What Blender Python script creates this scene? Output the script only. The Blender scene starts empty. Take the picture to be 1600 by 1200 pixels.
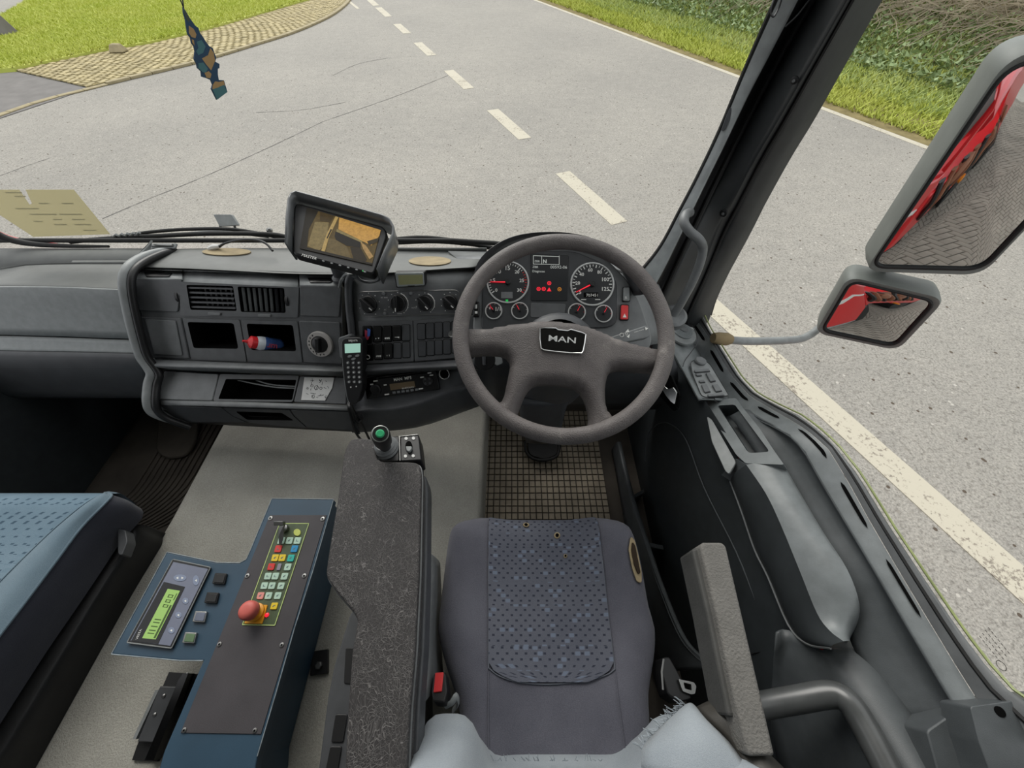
import bpy, bmesh, math, random
import numpy as np
from mathutils import Vector, Matrix, geometry
from mathutils.bvhtree import BVHTree

random.seed(7)
rng = np.random.default_rng(7)
SC = bpy.context.scene
COL = SC.collection
sin, cos, pi, R = math.sin, math.cos, math.pi, math.radians

# ------------------------------------------------------------------ camera, sky, sun, exposure
PITCH = R(52)
CAM = Vector((0, 0, 2.75))          # ground z = 0, cab floor z = 1.35
CP_, SP_ = cos(PITCH), sin(PITCH)
FPX = 600.0
cd = bpy.data.cameras.new('camera')
cd.sensor_width = 36; cd.lens = 36 * FPX / 1600; cd.clip_start = 0.02; cd.clip_end = 500
cam = bpy.data.objects.new('camera', cd); COL.objects.link(cam)
cam.location = CAM; cam.rotation_euler = (R(90) - PITCH, 0, 0)
SC.camera = cam

W = bpy.data.worlds.new('overcast_sky'); SC.world = W; W.use_nodes = True
nt = W.node_tree; nt.nodes.clear()
out = nt.nodes.new('ShaderNodeOutputWorld'); bg = nt.nodes.new('ShaderNodeBackground')
tc = nt.nodes.new('ShaderNodeTexCoord'); sx = nt.nodes.new('ShaderNodeSeparateXYZ')
rp_ = nt.nodes.new('ShaderNodeValToRGB')
rp_.color_ramp.elements[0].position = 0.0; rp_.color_ramp.elements[0].color = (0.92, 0.95, 1.0, 1)
rp_.color_ramp.elements[1].position = 0.8; rp_.color_ramp.elements[1].color = (0.98, 0.99, 1.0, 1)
nt.links.new(tc.outputs['Generated'], sx.inputs[0]); nt.links.new(sx.outputs['Z'], rp_.inputs[0])
nt.links.new(rp_.outputs[0], bg.inputs[0]); bg.inputs[1].default_value = 1.0
nt.links.new(bg.outputs[0], out.inputs[0])
sl = bpy.data.lights.new('sun', 'SUN'); sl.energy = 2.0; sl.angle = R(40); sl.color = (1, 0.96, 0.9)
so = bpy.data.objects.new('sun', sl); COL.objects.link(so); so.location = (0, 0, 30)
so.rotation_euler = Vector((0.25, -0.75, -0.62)).to_track_quat('-Z', 'Y').to_euler()
SC.view_settings.view_transform = 'Standard'; SC.view_settings.look = 'None'
SC.view_settings.gamma = 1.0; SC.view_settings.use_curve_mapping = False
SC.view_settings.exposure = 0.35
KALB = 0.57

# ------------------------------------------------------------------ projection helpers
def ray(px, py):
    a = (px - 800) / FPX; b = (600 - py) / FPX
    return Vector((a, CP_ + b * SP_, -SP_ + b * CP_))
def at(px, py, t): return CAM + ray(px, py) * t
def dn(px, py, d):
    r = ray(px, py); return CAM + r * (-d / r.z)
def onx(px, py, x):
    r = ray(px, py); return CAM + r * (x / r.x)
def ony(px, py, y):
    r = ray(px, py); return CAM + r * (y / r.y)
CFWD = Vector((0, CP_, -SP_))
class PL:
    def __init__(s, a, b=None, c=None, n=None):
        s.o = Vector(a)
        s.n = (b - a).cross(c - a).normalized() if n is None else Vector(n).normalized()
        if s.n.dot(CAM - s.o) < 0: s.n = -s.n
    def p(s, px, py, h=0.0):
        r = ray(px, py); return CAM + r * (((s.o + s.n * h) - CAM).dot(s.n) / r.dot(s.n))
    def m(s, px, py, rpx): return rpx / FPX * (s.p(px, py) - CAM).dot(CFWD)
    def fr(s, px, py):
        u = s.p(px + 2, py) - s.p(px, py); u.normalize(); return u, s.n.cross(u).normalized(), s.n
def rp(pts, r, seg=4):
    """round the corners of a pixel polygon"""
    o = []; n = len(pts)
    for i in range(n):
        P = Vector(pts[i]); A = Vector(pts[i - 1]); B = Vector(pts[(i + 1) % n])
        ra = min(r, (A - P).length * .48); rb = min(r, (B - P).length * .48)
        a = P + (A - P).normalized() * ra; b = P + (B - P).normalized() * rb
        for k in range(seg + 1):
            t = k / seg; o.append(tuple(a * (1 - t) ** 2 + P * 2 * t * (1 - t) + b * t * t))
    return o
def ell(cx, cy, rx, ry, n=24, rot=0):
    return [(cx + rx * cos(2*pi*k/n) * cos(rot) - ry * sin(2*pi*k/n) * sin(rot),
             cy + rx * cos(2*pi*k/n) * sin(rot) + ry * sin(2*pi*k/n) * cos(rot)) for k in range(n)]
def cr(pts, n):
    """Catmull-Rom through pts, n samples per span"""
    pts = [Vector(p) for p in pts]
    P = [pts[0] * 2 - pts[1]] + pts + [pts[-1] * 2 - pts[-2]]; o = []
    for i in range(1, len(P) - 2):
        for k in range(n):
            t = k / n; a, b, c, d = P[i-1:i+3]
            o.append(.5 * (2*b + (c - a)*t + (2*a - 5*b + 4*c - d)*t*t + (3*b - a - 3*c + d)*t**3))
    o.append(pts[-1]); return o
def lerp(a, b, t): return a + (b - a) * t

# ------------------------------------------------------------------ materials
def s2l(c):
    c = c / 255.0
    return c / 12.92 if c <= .04045 else ((c + .055) / 1.055) ** 2.4
def LC(rgb, k=None):
    k = KALB if k is None else k
    return tuple(s2l(c) * k for c in rgb) + (1,)
class NT:
    def __init__(s, name):
        s.m = bpy.data.materials.new(name); s.m.use_nodes = True
        s.t = s.m.node_tree; s.b = s.t.nodes['Principled BSDF']; s.out = s.t.nodes['Material Output']
    def n(s, typ, **kw):
        x = s.t.nodes.new('ShaderNode' + typ)
        for k, v in kw.items(): setattr(x, k, v)
        return x
    def l(s, a, b): s.t.links.new(a, b)
    def co(s, kind='Object', scale=None):
        c = s.n('TexCoord').outputs[kind]
        if scale:
            mp = s.n('Mapping'); mp.inputs['Scale'].default_value = scale; s.l(c, mp.inputs[0]); return mp.outputs[0]
        return c
    def noise(s, vec, scale, detail=4, rough=.55):
        x = s.n('TexNoise'); x.inputs['Scale'].default_value = scale; x.inputs['Detail'].default_value = detail
        x.inputs['Roughness'].default_value = rough; s.l(vec, x.inputs['Vector']); return x.outputs[0]
    def ramp(s, fac, stops):
        x = s.n('ValToRGB'); e = x.color_ramp.elements
        while len(e) < len(stops): e.new(.5)
        for i, (p, c) in enumerate(stops): e[i].position = p; e[i].color = c
        s.l(fac, x.inputs[0]); return x.outputs[0]
    def mix(s, fac, a, b, typ='MIX'):
        x = s.n('Mix', data_type='RGBA', blend_type=typ)
        for v, i in ((fac, 0), (a, 6), (b, 7)):
            if hasattr(v, 'default_value') or hasattr(v, 'is_linked'): s.l(v, x.inputs[i])
            else: x.inputs[i].default_value = v
        return x.outputs[2]
    def math(s, op, a, b=None, c=None):
        x = s.n('Math', operation=op)
        for i, v in enumerate((a, b, c)):
            if v is None: continue
            if hasattr(v, 'is_linked'): s.l(v, x.inputs[i])
            else: x.inputs[i].default_value = v
        return x.outputs[0]
    def bump(s, h, strength, dist=.001, prev=None):
        x = s.n('Bump'); x.inputs['Strength'].default_value = strength; x.inputs['Distance'].default_value = dist
        s.l(h, x.inputs['Height'])
        if prev is not None: s.l(prev, x.inputs['Normal'])
        s.l(x.outputs[0], s.b.inputs['Normal']); return x.outputs[0]
    def set(s, col=None, rough=None, metal=None, spec=None):
        for k, v in (('Base Color', col), ('Roughness', rough), ('Metallic', metal), ('Specular IOR Level', spec)):
            if v is None: continue
            if hasattr(v, 'is_linked'): s.l(v, s.b.inputs[k])
            else: s.b.inputs[k].default_value = v
def M(name, rgb, rough=.5, metal=0, var=.15, vs=30, bump=.25, bs=900, spec=.4, k=None, bd=.0006):
    t = NT(name); c = LC(rgb, k); v = t.co()
    if var:
        lo = tuple(x * (1 - var) for x in c[:3]) + (1,); hi = tuple(min(1, x * (1 + var)) for x in c[:3]) + (1,)
        t.set(col=t.ramp(t.noise(v, vs, 5), [(.3, lo), (.7, hi)]))
    else: t.set(col=c)
    t.set(rough=rough, metal=metal, spec=spec)
    if bump: t.bump(t.noise(v, bs, 2), bump, bd)
    return t.m
def E(name, rgb, strength=1.0):
    t = NT(name); t.set(col=(0.01, 0.01, 0.01, 1), rough=.3)
    t.b.inputs['Emission Color'].default_value = LC(rgb, 1); t.b.inputs['Emission Strength'].default_value = strength
    return t.m
MT = {}
MT['plastic_dark'] = M('plastic_dark', (90, 92, 95), .4, bump=.35, bs=1400)
MT['plastic_panel'] = M('plastic_panel', (112, 114, 116), .42, bump=.35, bs=1400)
MT['plastic_mid'] = M('plastic_mid', (136, 139, 140), .42, bump=.3, bs=1300)
MT['plastic_grey'] = M('plastic_grey', (166, 170, 170), .45, bump=.3, bs=1200)
MT['plastic_black'] = M('plastic_black', (38, 38, 39), .4, bump=.2)
MT['gloss_black'] = M('gloss_black', (14, 14, 15), .15, bump=0, var=0)
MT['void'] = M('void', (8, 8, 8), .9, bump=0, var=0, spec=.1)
MT['rubber'] = M('rubber', (34, 34, 34), .7, bump=.3)
MT['wheel'] = None
MT['chrome'] = M('chrome', (210, 210, 208), .22, 1, var=0, bump=0, k=1)
MT['steel'] = M('steel', (150, 150, 148), .38, 1, var=.1, bump=.1, k=.9)
MT['white'] = M('white', (225, 225, 222), .5, var=.05, bump=0, k=.8)
MT['print'] = M('white_print', (225, 225, 220), .6, var=0, bump=0, k=.95)
MT['red'] = M('red_plastic', (225, 60, 62), .35, var=.05, bump=0, k=.8)
MT['red_glow'] = E('red_lamp', (255, 40, 60), .8)
MT['amber_glow'] = E('amber_lamp', (220, 140, 40), .5)
MT['green_glow'] = E('green_lamp', (40, 200, 90), .5)
MT['lcd_text'] = E('display_text', (190, 195, 190), .55)
MT['lcd_olive'] = M('lcd_olive', (205, 205, 150), .3, var=.06, bump=0)
MT['lcd_green'] = E('lcd_green', (150, 190, 95), .72)
MT['lcd_mint'] = E('lcd_mint', (150, 190, 175), .75)
MT['lcd_amber'] = M('lcd_amber', (130, 112, 85), .2, var=.06, bump=0)
t = NT('paint_colours'); a_ = t.n('VertexColor', layer_name='Col'); t.set(col=a_.outputs[0], rough=.55); MT['paint'] = t.m
t = NT('screen_picture'); a_ = t.n('VertexColor', layer_name='Col'); t.set(col=(.01, .01, .01, 1), rough=.45, spec=.15)
nz = t.noise(t.co(), 130, 6, .7)
t.l(t.mix(.55, a_.outputs[0], t.mix(1.0, a_.outputs[0], t.ramp(nz, [(.3, (.3, .3, .3, 1)), (.7, (1.15, 1.15, 1.15, 1))]), 'MULTIPLY')), t.b.inputs['Emission Color'])
t.b.inputs['Emission Strength'].default_value = .6; MT['screen'] = t.m

# ------------------------------------------------------------------ mesh builder
def wloc(o):
    v = Vector((0, 0, 0))
    while o: v += o.location; o = o.parent
    return v
class MB:
    def __init__(s): s.v = []; s.f = []; s.mi = []; s.uv = []; s.col = []; s.has_uv = False; s.has_col = False
    def add(s, vs, fs, mi=0, uvs=None, col=None):
        k = len(s.v); s.v += [Vector(v) for v in vs]
        for f in fs:
            s.f.append([i + k for i in f]); s.mi.append(mi)
            s.uv.append([uvs[i] for i in f] if uvs else [(0, 0)] * len(f)); s.col.append(col)
        if uvs: s.has_uv = True
        if col: s.has_col = True
        return s
    def poly(s, pts, mi=0, col=None): return s.add(pts, [list(range(len(pts)))], mi, col=col)
    def prism(s, top, bot, mi=0, cap=True):
        n = len(top); f = [[i, (i+1) % n, n + (i+1) % n, n + i][::-1] for i in range(n)]
        if cap: f += [list(range(n)), list(range(2*n - 1, n - 1, -1))]
        return s.add(list(top) + list(bot), f, mi)
    def slab(s, pl, px, h0, h1, mi=0):
        top = [pl.p(x, y, h1) for x, y in px]; bot = [v - pl.n * (h1 - h0) for v in top]
        return s.prism(top, bot, mi)
    def flat(s, pl, px, h, mi=0, col=None): return s.poly([pl.p(x, y, h) for x, y in px], mi, col)
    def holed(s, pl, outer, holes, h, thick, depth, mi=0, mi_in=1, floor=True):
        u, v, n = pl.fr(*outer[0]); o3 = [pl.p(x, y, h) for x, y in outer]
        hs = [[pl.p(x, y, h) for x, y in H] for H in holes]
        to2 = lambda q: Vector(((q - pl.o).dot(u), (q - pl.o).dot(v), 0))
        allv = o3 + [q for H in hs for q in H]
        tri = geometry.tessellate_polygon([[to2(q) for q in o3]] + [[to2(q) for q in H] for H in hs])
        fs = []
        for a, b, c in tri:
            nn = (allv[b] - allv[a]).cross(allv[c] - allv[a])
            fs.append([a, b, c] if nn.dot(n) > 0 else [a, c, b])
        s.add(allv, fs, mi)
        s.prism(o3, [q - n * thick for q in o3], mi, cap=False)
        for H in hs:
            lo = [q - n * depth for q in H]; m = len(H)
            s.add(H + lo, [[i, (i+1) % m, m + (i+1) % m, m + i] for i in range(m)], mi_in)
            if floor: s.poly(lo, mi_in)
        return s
    def tube(s, path, r, seg=10, cap=True, closed=False, mi=0, flat=1.0):
        path = [Vector(p) for p in path]; n = len(path); rr = r if hasattr(r, '__len__') else [r] * n
        vs = []; up = None
        for i in range(n):
            a = path[i-1] if (i > 0 or closed) else path[0]; b = path[(i+1) % n] if (i < n-1 or closed) else path[-1]
            d = (b - a).normalized()
            if up is None: up = d.orthogonal().normalized()
            up = (up - d * up.dot(d)).normalized(); w = d.cross(up)
            for k in range(seg):
                an = 2*pi*k/seg; vs.append(path[i] + (up * cos(an) + w * sin(an) * flat) * rr[i])
        fs = []
        for i in range(n if closed else n - 1):
            for k in range(seg):
                j = (i + 1) % n
                fs.append([i*seg + k, i*seg + (k+1) % seg, j*seg + (k+1) % seg, j*seg + k])
        if cap and not closed: fs += [list(range(seg - 1, -1, -1)), [(n-1)*seg + k for k in range(seg)]]
        return s.add(vs, fs, mi)
    def lathe(s, c, u, v, n, prof, seg=24, mi=0, sx=1.0, sy=1.0):
        vs = []; m = len(prof)
        for r, h in prof:
            for k in range(seg):
                a = 2*pi*k/seg; vs.append(c + u * (r * cos(a) * sx) + v * (r * sin(a) * sy) + n * h)
        fs = [[i*seg + k, i*seg + (k+1) % seg, (i+1)*seg + (k+1) % seg, (i+1)*seg + k] for i in range(m-1) for k in range(seg)]
        fs += [list(range(seg - 1, -1, -1)), [(m-1)*seg + k for k in range(seg)]]
        return s.add(vs, fs, mi)
    def box(s, c, ux, uy, uz, mi=0):
        c = Vector(c); ux, uy, uz = Vector(ux), Vector(uy), Vector(uz)
        q = [c - ux - uy, c + ux - uy, c + ux + uy, c - ux + uy]
        return s.prism([p + uz for p in q], [p - uz for p in q], mi)
    def aabb(s, lo, hi, mi=0):
        c = [(a + b) / 2 for a, b in zip(lo, hi)]; h = [(b - a) / 2 for a, b in zip(lo, hi)]
        return s.box(c, (h[0], 0, 0), (0, h[1], 0), (0, 0, h[2]), mi)
    def surf(s, rows, mi=0, nu=1, nv=1, uvs=None):
        """rows of points (first index v, second u); upsampled by Catmull-Rom"""
        if nu > 1: rows = [cr(r_, nu) for r_ in rows]
        if nv > 1:
            c = [cr([r_[i] for r_ in rows], nv) for i in range(len(rows[0]))]; rows = [[q[j] for q in c] for j in range(len(c[0]))]
        a, b = len(rows), len(rows[0]); vs = [q for r_ in rows for q in r_]
        uv = [(j / (b-1), i / (a-1)) for i in range(a) for j in range(b)]
        return s.add(vs, [[i*b + j, i*b + j+1, (i+1)*b + j+1, (i+1)*b + j] for i in range(a-1) for j in range(b-1)], mi, uv)
    def build(s, name, mats, parent=None, smooth=35, bevel=0, bseg=2, solid=0, soff=-1, sub=0, label=None, kind=None, flip=False, tagv=None):
        if not isinstance(mats, (list, tuple)): mats = [mats]
        if solid:      # solidify away from the viewer's side of an open shell
            q = 0.0
            for f in s.f:
                a, b, c = s.v[f[0]], s.v[f[1]], s.v[f[2]]; nn = (b - a).cross(c - a); cc = (a + b + c) / 3; q += nn.dot((CAM - cc).normalized())
            flip = q < 0
        me = bpy.data.meshes.new(name)
        if parent: off = wloc(parent)
        else:
            n = max(1, len(s.v)); lo = [min(v[i] for v in s.v) for i in range(3)]; hi = [max(v[i] for v in s.v) for i in range(3)]
            off = Vector(((lo[0]+hi[0])/2, (lo[1]+hi[1])/2, lo[2]))
        me.from_pydata([tuple(v - off) for v in s.v], [], [f[::-1] for f in s.f] if flip else s.f)
        for m in mats: me.materials.append(MT[m] if isinstance(m, str) else m)
        me.polygons.foreach_set('material_index', s.mi)
        if s.has_uv:
            l = me.uv_layers.new(name='UVMap'); i = 0
            for fu in s.uv:
                for c in fu: l.data[i].uv = c; i += 1
        if s.has_col:
            l = me.color_attributes.new('Col', 'FLOAT_COLOR', 'CORNER'); i = 0
            for f, c in zip(s.f, s.col):
                for _ in f: l.data[i].color = c or (0, 0, 0, 1); i += 1
        if smooth:
            me.polygons.foreach_set('use_smooth', [True] * len(me.polygons)); me.update(); me.set_sharp_from_angle(angle=R(smooth))
        me.update()
        o = bpy.data.objects.new(name, me); COL.objects.link(o)
        if parent: o.parent = parent
        else: o.location = off
        if solid:
            md = o.modifiers.new('solid', 'SOLIDIFY'); md.thickness = solid; md.offset = soff
        if sub:
            md = o.modifiers.new('sub', 'SUBSURF'); md.levels = sub; md.render_levels = sub
        if bevel:
            md = o.modifiers.new('bevel', 'BEVEL'); md.width = bevel; md.segments = bseg; md.limit_method = 'ANGLE'; md.angle_limit = R(40)
            md.use_clamp_overlap = True
        if label: o['label'] = label
        if kind: o['kind'] = kind
        return o
def tag(o, label=None, cat=None, group=None, kind=None):
    if label: o['label'] = label
    if cat: o['category'] = cat
    if group: o['group'] = group
    if kind: o['kind'] = kind
    return o
def thing(name, loc, label, cat, group=None, kind=None):
    o = bpy.data.objects.new(name, None); COL.objects.link(o); o.location = Vector(loc); o.empty_display_size = .05
    return tag(o, label, cat, group, kind)
def text(name, body, pl, x0, y0, x1, y1, h, mat, parent, bold=0, hpx=None, align=True):
    """lettering whose base line runs from pixel (x0,y0) to (x1,y1) on plane pl"""
    cu = bpy.data.curves.new('t', 'FONT'); cu.body = body; cu.size = 1; cu.offset = bold; cu.resolution_u = 2; cu.extrude = 0
    ob = bpy.data.objects.new('t', cu); COL.objects.link(ob)
    bpy.context.view_layer.update()
    me = bpy.data.meshes.new_from_object(ob.evaluated_get(bpy.context.evaluated_depsgraph_get()))
    vs = [v.co.copy() for v in me.vertices]; fs = [list(p.vertices) for p in me.polygons]
    bpy.data.objects.remove(ob); bpy.data.curves.remove(cu); bpy.data.meshes.remove(me)
    if not vs: return None
    lo = min(v.x for v in vs); hi = max(v.x for v in vs); yl = min(v.y for v in vs); yh = max(v.y for v in vs)
    a, b = pl.p(x0, y0, h), pl.p(x1, y1, h); u = (b - a); L = u.length; u.normalize(); w = pl.n.cross(u).normalized()
    sx = L / (hi - lo); sy = sx if hpx is None else pl.m(x0, y0, hpx) / (yh - yl)
    m = MB(); m.add([a + u * ((v.x - lo) * sx) + w * ((v.y - yl) * sy) for v in vs], fs)
    return m.build(name, mat, parent, smooth=0)
# ================================================================== OUTSIDE
def G(px, py, z=0.0): return dn(px, py, 2.75 - z)
def V2(a): return Vector((a[0], a[1], 0))
# asphalt
t = NT('asphalt'); v = t.co('Object')
big = t.noise(v, .35, 4); fine = t.noise(v, 60, 5, .75); mid = t.noise(v, 5, 5, .65)
c = t.ramp(big, [(.3, LC((184, 180, 172))), (.7, LC((202, 197, 187)))])
c = t.mix(.28, c, t.ramp(mid, [(.35, LC((160, 157, 153))), (.65, LC((202, 197, 189)))]))
c = t.mix(1.0, c, t.ramp(fine, [(.32, (.5, .49, .48, 1)), (.5, (1, 1, 1, 1)), (.68, (1.34, 1.33, 1.31, 1))]), 'MULTIPLY')
vo = t.n('TexVoronoi'); vo.inputs['Scale'].default_value = 9; t.l(v, vo.inputs['Vector'])
c = t.mix(1.0, c, t.ramp(t.noise(v, 26, 3, .6), [(.36, (.74, .73, .72, 1)), (.47, (1, 1, 1, 1)), (.6, (1, 1, 1, 1)), (.7, (1.16, 1.15, 1.13, 1))]), 'MULTIPLY')
wn_ = t.n('TexWhiteNoise'); t.l(vo.outputs['Position'], wn_.inputs['Vector'])
c = t.mix(t.math('MULTIPLY', t.math('LESS_THAN', vo.outputs['Distance'], .13), t.math('LESS_THAN', wn_.outputs['Value'], .35)), c, LC((112, 100, 88)))
c = t.mix(t.math('MULTIPLY', t.math('LESS_THAN', vo.outputs['Distance'], .12), t.math('GREATER_THAN', wn_.outputs['Value'], .8)), c, LC((228, 222, 212)))
t.set(col=c, rough=.85, spec=.2); t.bump(fine, .5, .006); MT['asphalt'] = t.m
MT['asphalt_dark'] = M('asphalt_dark', (150, 146, 143), .9, var=.14, vs=3, bump=.5, bs=60, spec=.2, bd=.005)
t = NT('road_paint'); v = t.co('Object'); w = t.noise(v, 30, 6, .75); w2 = t.noise(v, 3, 3)
msk = t.ramp(t.math('ADD', t.math('MULTIPLY', w, .75), t.math('MULTIPLY', w2, .35)), [(.44, (0, 0, 0, 1)), (.50, (1, 1, 1, 1))])
t.set(col=t.mix(msk, LC((168, 158, 145)), LC((236, 228, 208))), rough=.8, spec=.2); t.bump(w, .4, .004); MT['road_paint'] = t.m
MT['kerb'] = M('kerb_stone', (196, 182, 146), .85, var=.16, vs=6, bump=.4, bs=60, spec=.2, bd=.004)
MT['sett'] = M('sett', (214, 198, 152), .85, var=.3, vs=3.5, bump=.5, bs=40, spec=.2, bd=.006)
MT['soil'] = M('soil', (160, 146, 104), .95, var=.3, vs=4, bump=.5, bs=30, spec=.1, bd=.01)
MT['paver'] = M('paver', (158, 150, 140), .85, var=.22, vs=1.7, bump=.4, bs=60, spec=.2, bd=.004)
MT['crack'] = M('crack', (138, 135, 132), .95, var=.1, bump=0, spec=.1)
def grassmat(name, a, b, c3):
    t = NT(name); v = t.co('Object'); n1 = t.noise(v, .55, 4); n2 = t.noise(v, 9, 3)
    c = t.mix(n2, t.ramp(n1, [(.32, LC(a)), (.66, LC(b))]), LC(c3)); t.set(col=c, rough=.75, spec=.15)
    return t.m
MT['grass'] = grassmat('grass', (214, 232, 100), (246, 250, 140), (232, 240, 122))
MT['grass_bank'] = grassmat('grass_bank', (184, 206, 124), (232, 242, 150), (206, 222, 142))
MT['ivy'] = M('ivy', (160, 182, 122), .6, var=.35, vs=2.0, bump=0)
MT['twig'] = M('twig', (184, 170, 144), .85, var=.3, vs=1.5, bump=0)

m = MB(); m.poly([Vector((-90, -60, 0)), Vector((90, -60, 0)), Vector((90, 120, 0)), Vector((-90, 120, 0))])
road = m.build('road', 'asphalt', smooth=0, kind='structure')
tag(road, 'pale grey asphalt road and junction mouth around the lorry')
# centre line (wide 0.25 m dashes) and far edge line
A_ = G(598, 18); B_ = G(1600, 915); du = V2(B_ - A_).normalized(); dv = Vector((-du.y, du.x, 0))
def mark(p, q, w, name, z=.006):
    u = V2(q - p).normalized(); n = Vector((-u.y, u.x, 0)) * (w / 2); zz = Vector((0, 0, z))
    p = V2(p); q = V2(q); mm = MB(); mm.prism([p - n + zz, q - n + zz, q + n + zz, p + n + zz], [p - n, q - n, q + n, p + n])
    return mm.build(name, 'road_paint', road, smooth=0)
dash_px = [((577, 0), (588, 9)), ((590, 12), (608, 26)), ((617, 38), (640, 52)), ((650, 67), (681, 86)), ((702, 110), (738, 138)), ((768, 172), (826, 216)), ((878, 270), (976, 347))]
for a, b in dash_px:
    pa = G(*a); pb = G(*b); pa = A_ + du * (pa - A_).dot(du); pb = A_ + du * (pb - A_).dot(du)
    mark(pa, pb, .25, 'lane_dash')
p0 = A_ + du * (G(1080, 442) - A_).dot(du); mark(p0, p0 + du * 6.2, .25, 'lane_line')
eA, eB = G(835, 0), G(1435, 226); eu = V2(eB - eA).normalized(); en = Vector((-eu.y, eu.x, 0))
if en.x < 0: en = -en
mark(eA - eu * 30, eB + eu * 16, .15, 'edge_line')
mark(G(560, 14), G(545, 2), .12, 'give_way_dash')
for pts in ([(0, 275), (40, 260), (78, 247)], [(160, 342), (230, 312), (300, 284), (360, 258), (430, 226), (505, 190)], [(505, 190), (620, 150), (700, 118)], [(540, 160), (470, 172), (400, 176)], [(610, 90), (560, 100), (520, 118)]):
    q = cr([G(*p) for p in pts], 8); mm = MB()
    for i in range(len(q) - 1):
        u = (q[i+1] - q[i]).normalized(); n = Vector((-u.y, u.x, 0)) * (.003 + .008 * random.random()); z = Vector((0, 0, .003))
        mm.poly([q[i] - n + z, q[i+1] - n + z, q[i+1] + n + z, q[i] + n + z])
    mm.build('crack', 'crack', road, smooth=0)
mm = MB(); mm.prism([G(*p, .008) for p in [(-160, 128), (24, 113), (140, 138), (-160, 238)]], [G(*p) for p in [(-160, 128), (24, 113), (140, 138), (-160, 238)]])
mm.build('side_drive', 'asphalt_dark', road, smooth=0)
# kerb stones
kerb = thing('kerb', G(300, 102), None, None, kind='structure'); kerb['label'] = 'curved pale kerb of stone blocks along the grassy island'
ko = cr([G(*p) for p in [(-60, 206), (60, 162), (140, 141), (200, 126), (300, 102), (340, 90.5), (400, 72), (462, 52), (512, 30), (535, 15), (548, 2), (556, -14), (558, -34), (540, -60)]], 14)
def resample(q, step):
    d = [0]
    for i in range(1, len(q)): d.append(d[-1] + (q[i] - q[i-1]).length)
    n = max(2, int(d[-1] / step)); o = []
    for k in range(n + 1):
        s = d[-1] * k / n; j = max(i for i in range(len(d)) if d[i] <= s + 1e-9); j = min(j, len(d) - 2)
        o.append(q[j].lerp(q[j+1], (s - d[j]) / max(1e-9, d[j+1] - d[j])))
    return o
kq = resample(ko, .5)
def norm2(q, i):
    u = (q[min(i+1, len(q)-1)] - q[max(i-1, 0)]).normalized(); return Vector((-u.y, u.x, 0))
for i in range(len(kq) - 1):
    a, b = kq[i], kq[i+1]; na, nb = norm2(kq, i) * .15, norm2(kq, i+1) * .15; g = (b - a).normalized() * .006
    hh = .055 if G(150, 138).x < a.x else .025; z = Vector((0, 0, hh)); a2 = a + g; b2 = b - g
    mm = MB(); mm.prism([a2 + z, b2 + z, b2 + nb + z, a2 + na + z], [a2, b2, b2 + nb, a2 + na]); mm.build('kerb_stone', 'kerb', kerb, smooth=0, bevel=.012)
# sett apron between the kerb and the grass
gin = cr([G(*p) for p in [(26, 112), (83, 100), (167, 82), (233, 71), (300, 55), (350, 42), (400, 27), (450, 12), (487, 1), (505, -12), (515, -28), (505, -50)]], 12)
apron = thing('sett_apron', G(250, 95), None, None, kind='structure'); apron['label'] = 'strip of small tan setts between kerb and grass'
mm = MB(); kin = [q + norm2(ko, i) * .15 for i, q in enumerate(ko)]
i0 = min(range(len(kin)), key=lambda i: (kin[i] - G(142, 138)).length); kk = kin[i0:]
A2 = resample(kk, (sum((kk[i+1]-kk[i]).length for i in range(len(kk)-1))) / 90); B2 = resample(gin, (sum((gin[i+1]-gin[i]).length for i in range(len(gin)-1))) / 90)
n_ = min(len(A2), len(B2)); A2, B2 = A2[:n_], B2[:n_]
zb = Vector((0, 0, .03))
mm.surf([[a + zb for a in A2], [b + zb for b in B2]]); mm.build('mortar_bed', 'soil', apron, smooth=0)
cells = []
La = [0]
for i in range(1, n_): La.append(La[-1] + ((A2[i] - A2[i-1]).length + (B2[i] - B2[i-1]).length) / 2)
def apt(s, t):
    j = max(0, min(n_ - 2, next((i for i in range(n_ - 1) if La[i+1] >= s), n_ - 2))); f = (s - La[j]) / max(1e-6, La[j+1] - La[j])
    return A2[j].lerp(A2[j+1], f).lerp(B2[j].lerp(B2[j+1], f), t)
s = 0.0; row = 0
while s < La[-1] - .13:
    wdt = (apt(s, 0) - apt(s, 1)).length; nt_ = max(1, int(wdt / .21)); off = (row % 2) * .5 / nt_
    for k in range(nt_):
        t0 = k / nt_ + off + .012; t1 = (k + 1) / nt_ + off - .012
        if t1 > 1: continue
        cells.append((s + .008, s + .122, t0, t1))
    s += .13; row += 1
cells.sort(key=lambda c_: (apt(c_[0], c_[2]) - Vector((-.5, 0, 0))).length)
tops = []
for c_ in cells:
    p = [apt(c_[0], c_[2]), apt(c_[1], c_[2]), apt(c_[1], c_[3]), apt(c_[0], c_[3])]; z = .036 + .010 * random.random()
    p = [q + Vector((random.uniform(-.016, .016), random.uniform(-.016, .016), z)) for q in p]; tops.append(p)
for p in tops[:290]:
    mm = MB(); mm.prism(p, [q - Vector((0, 0, .03)) for q in p]); mm.build('sett', 'sett', apron, smooth=0)
mm = MB()
for p in tops[290:]: mm.prism(p, [q - Vector((0, 0, .03)) for q in p])
mm.build('far_setts', 'sett', apron, smooth=0, kind='stuff')

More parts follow.
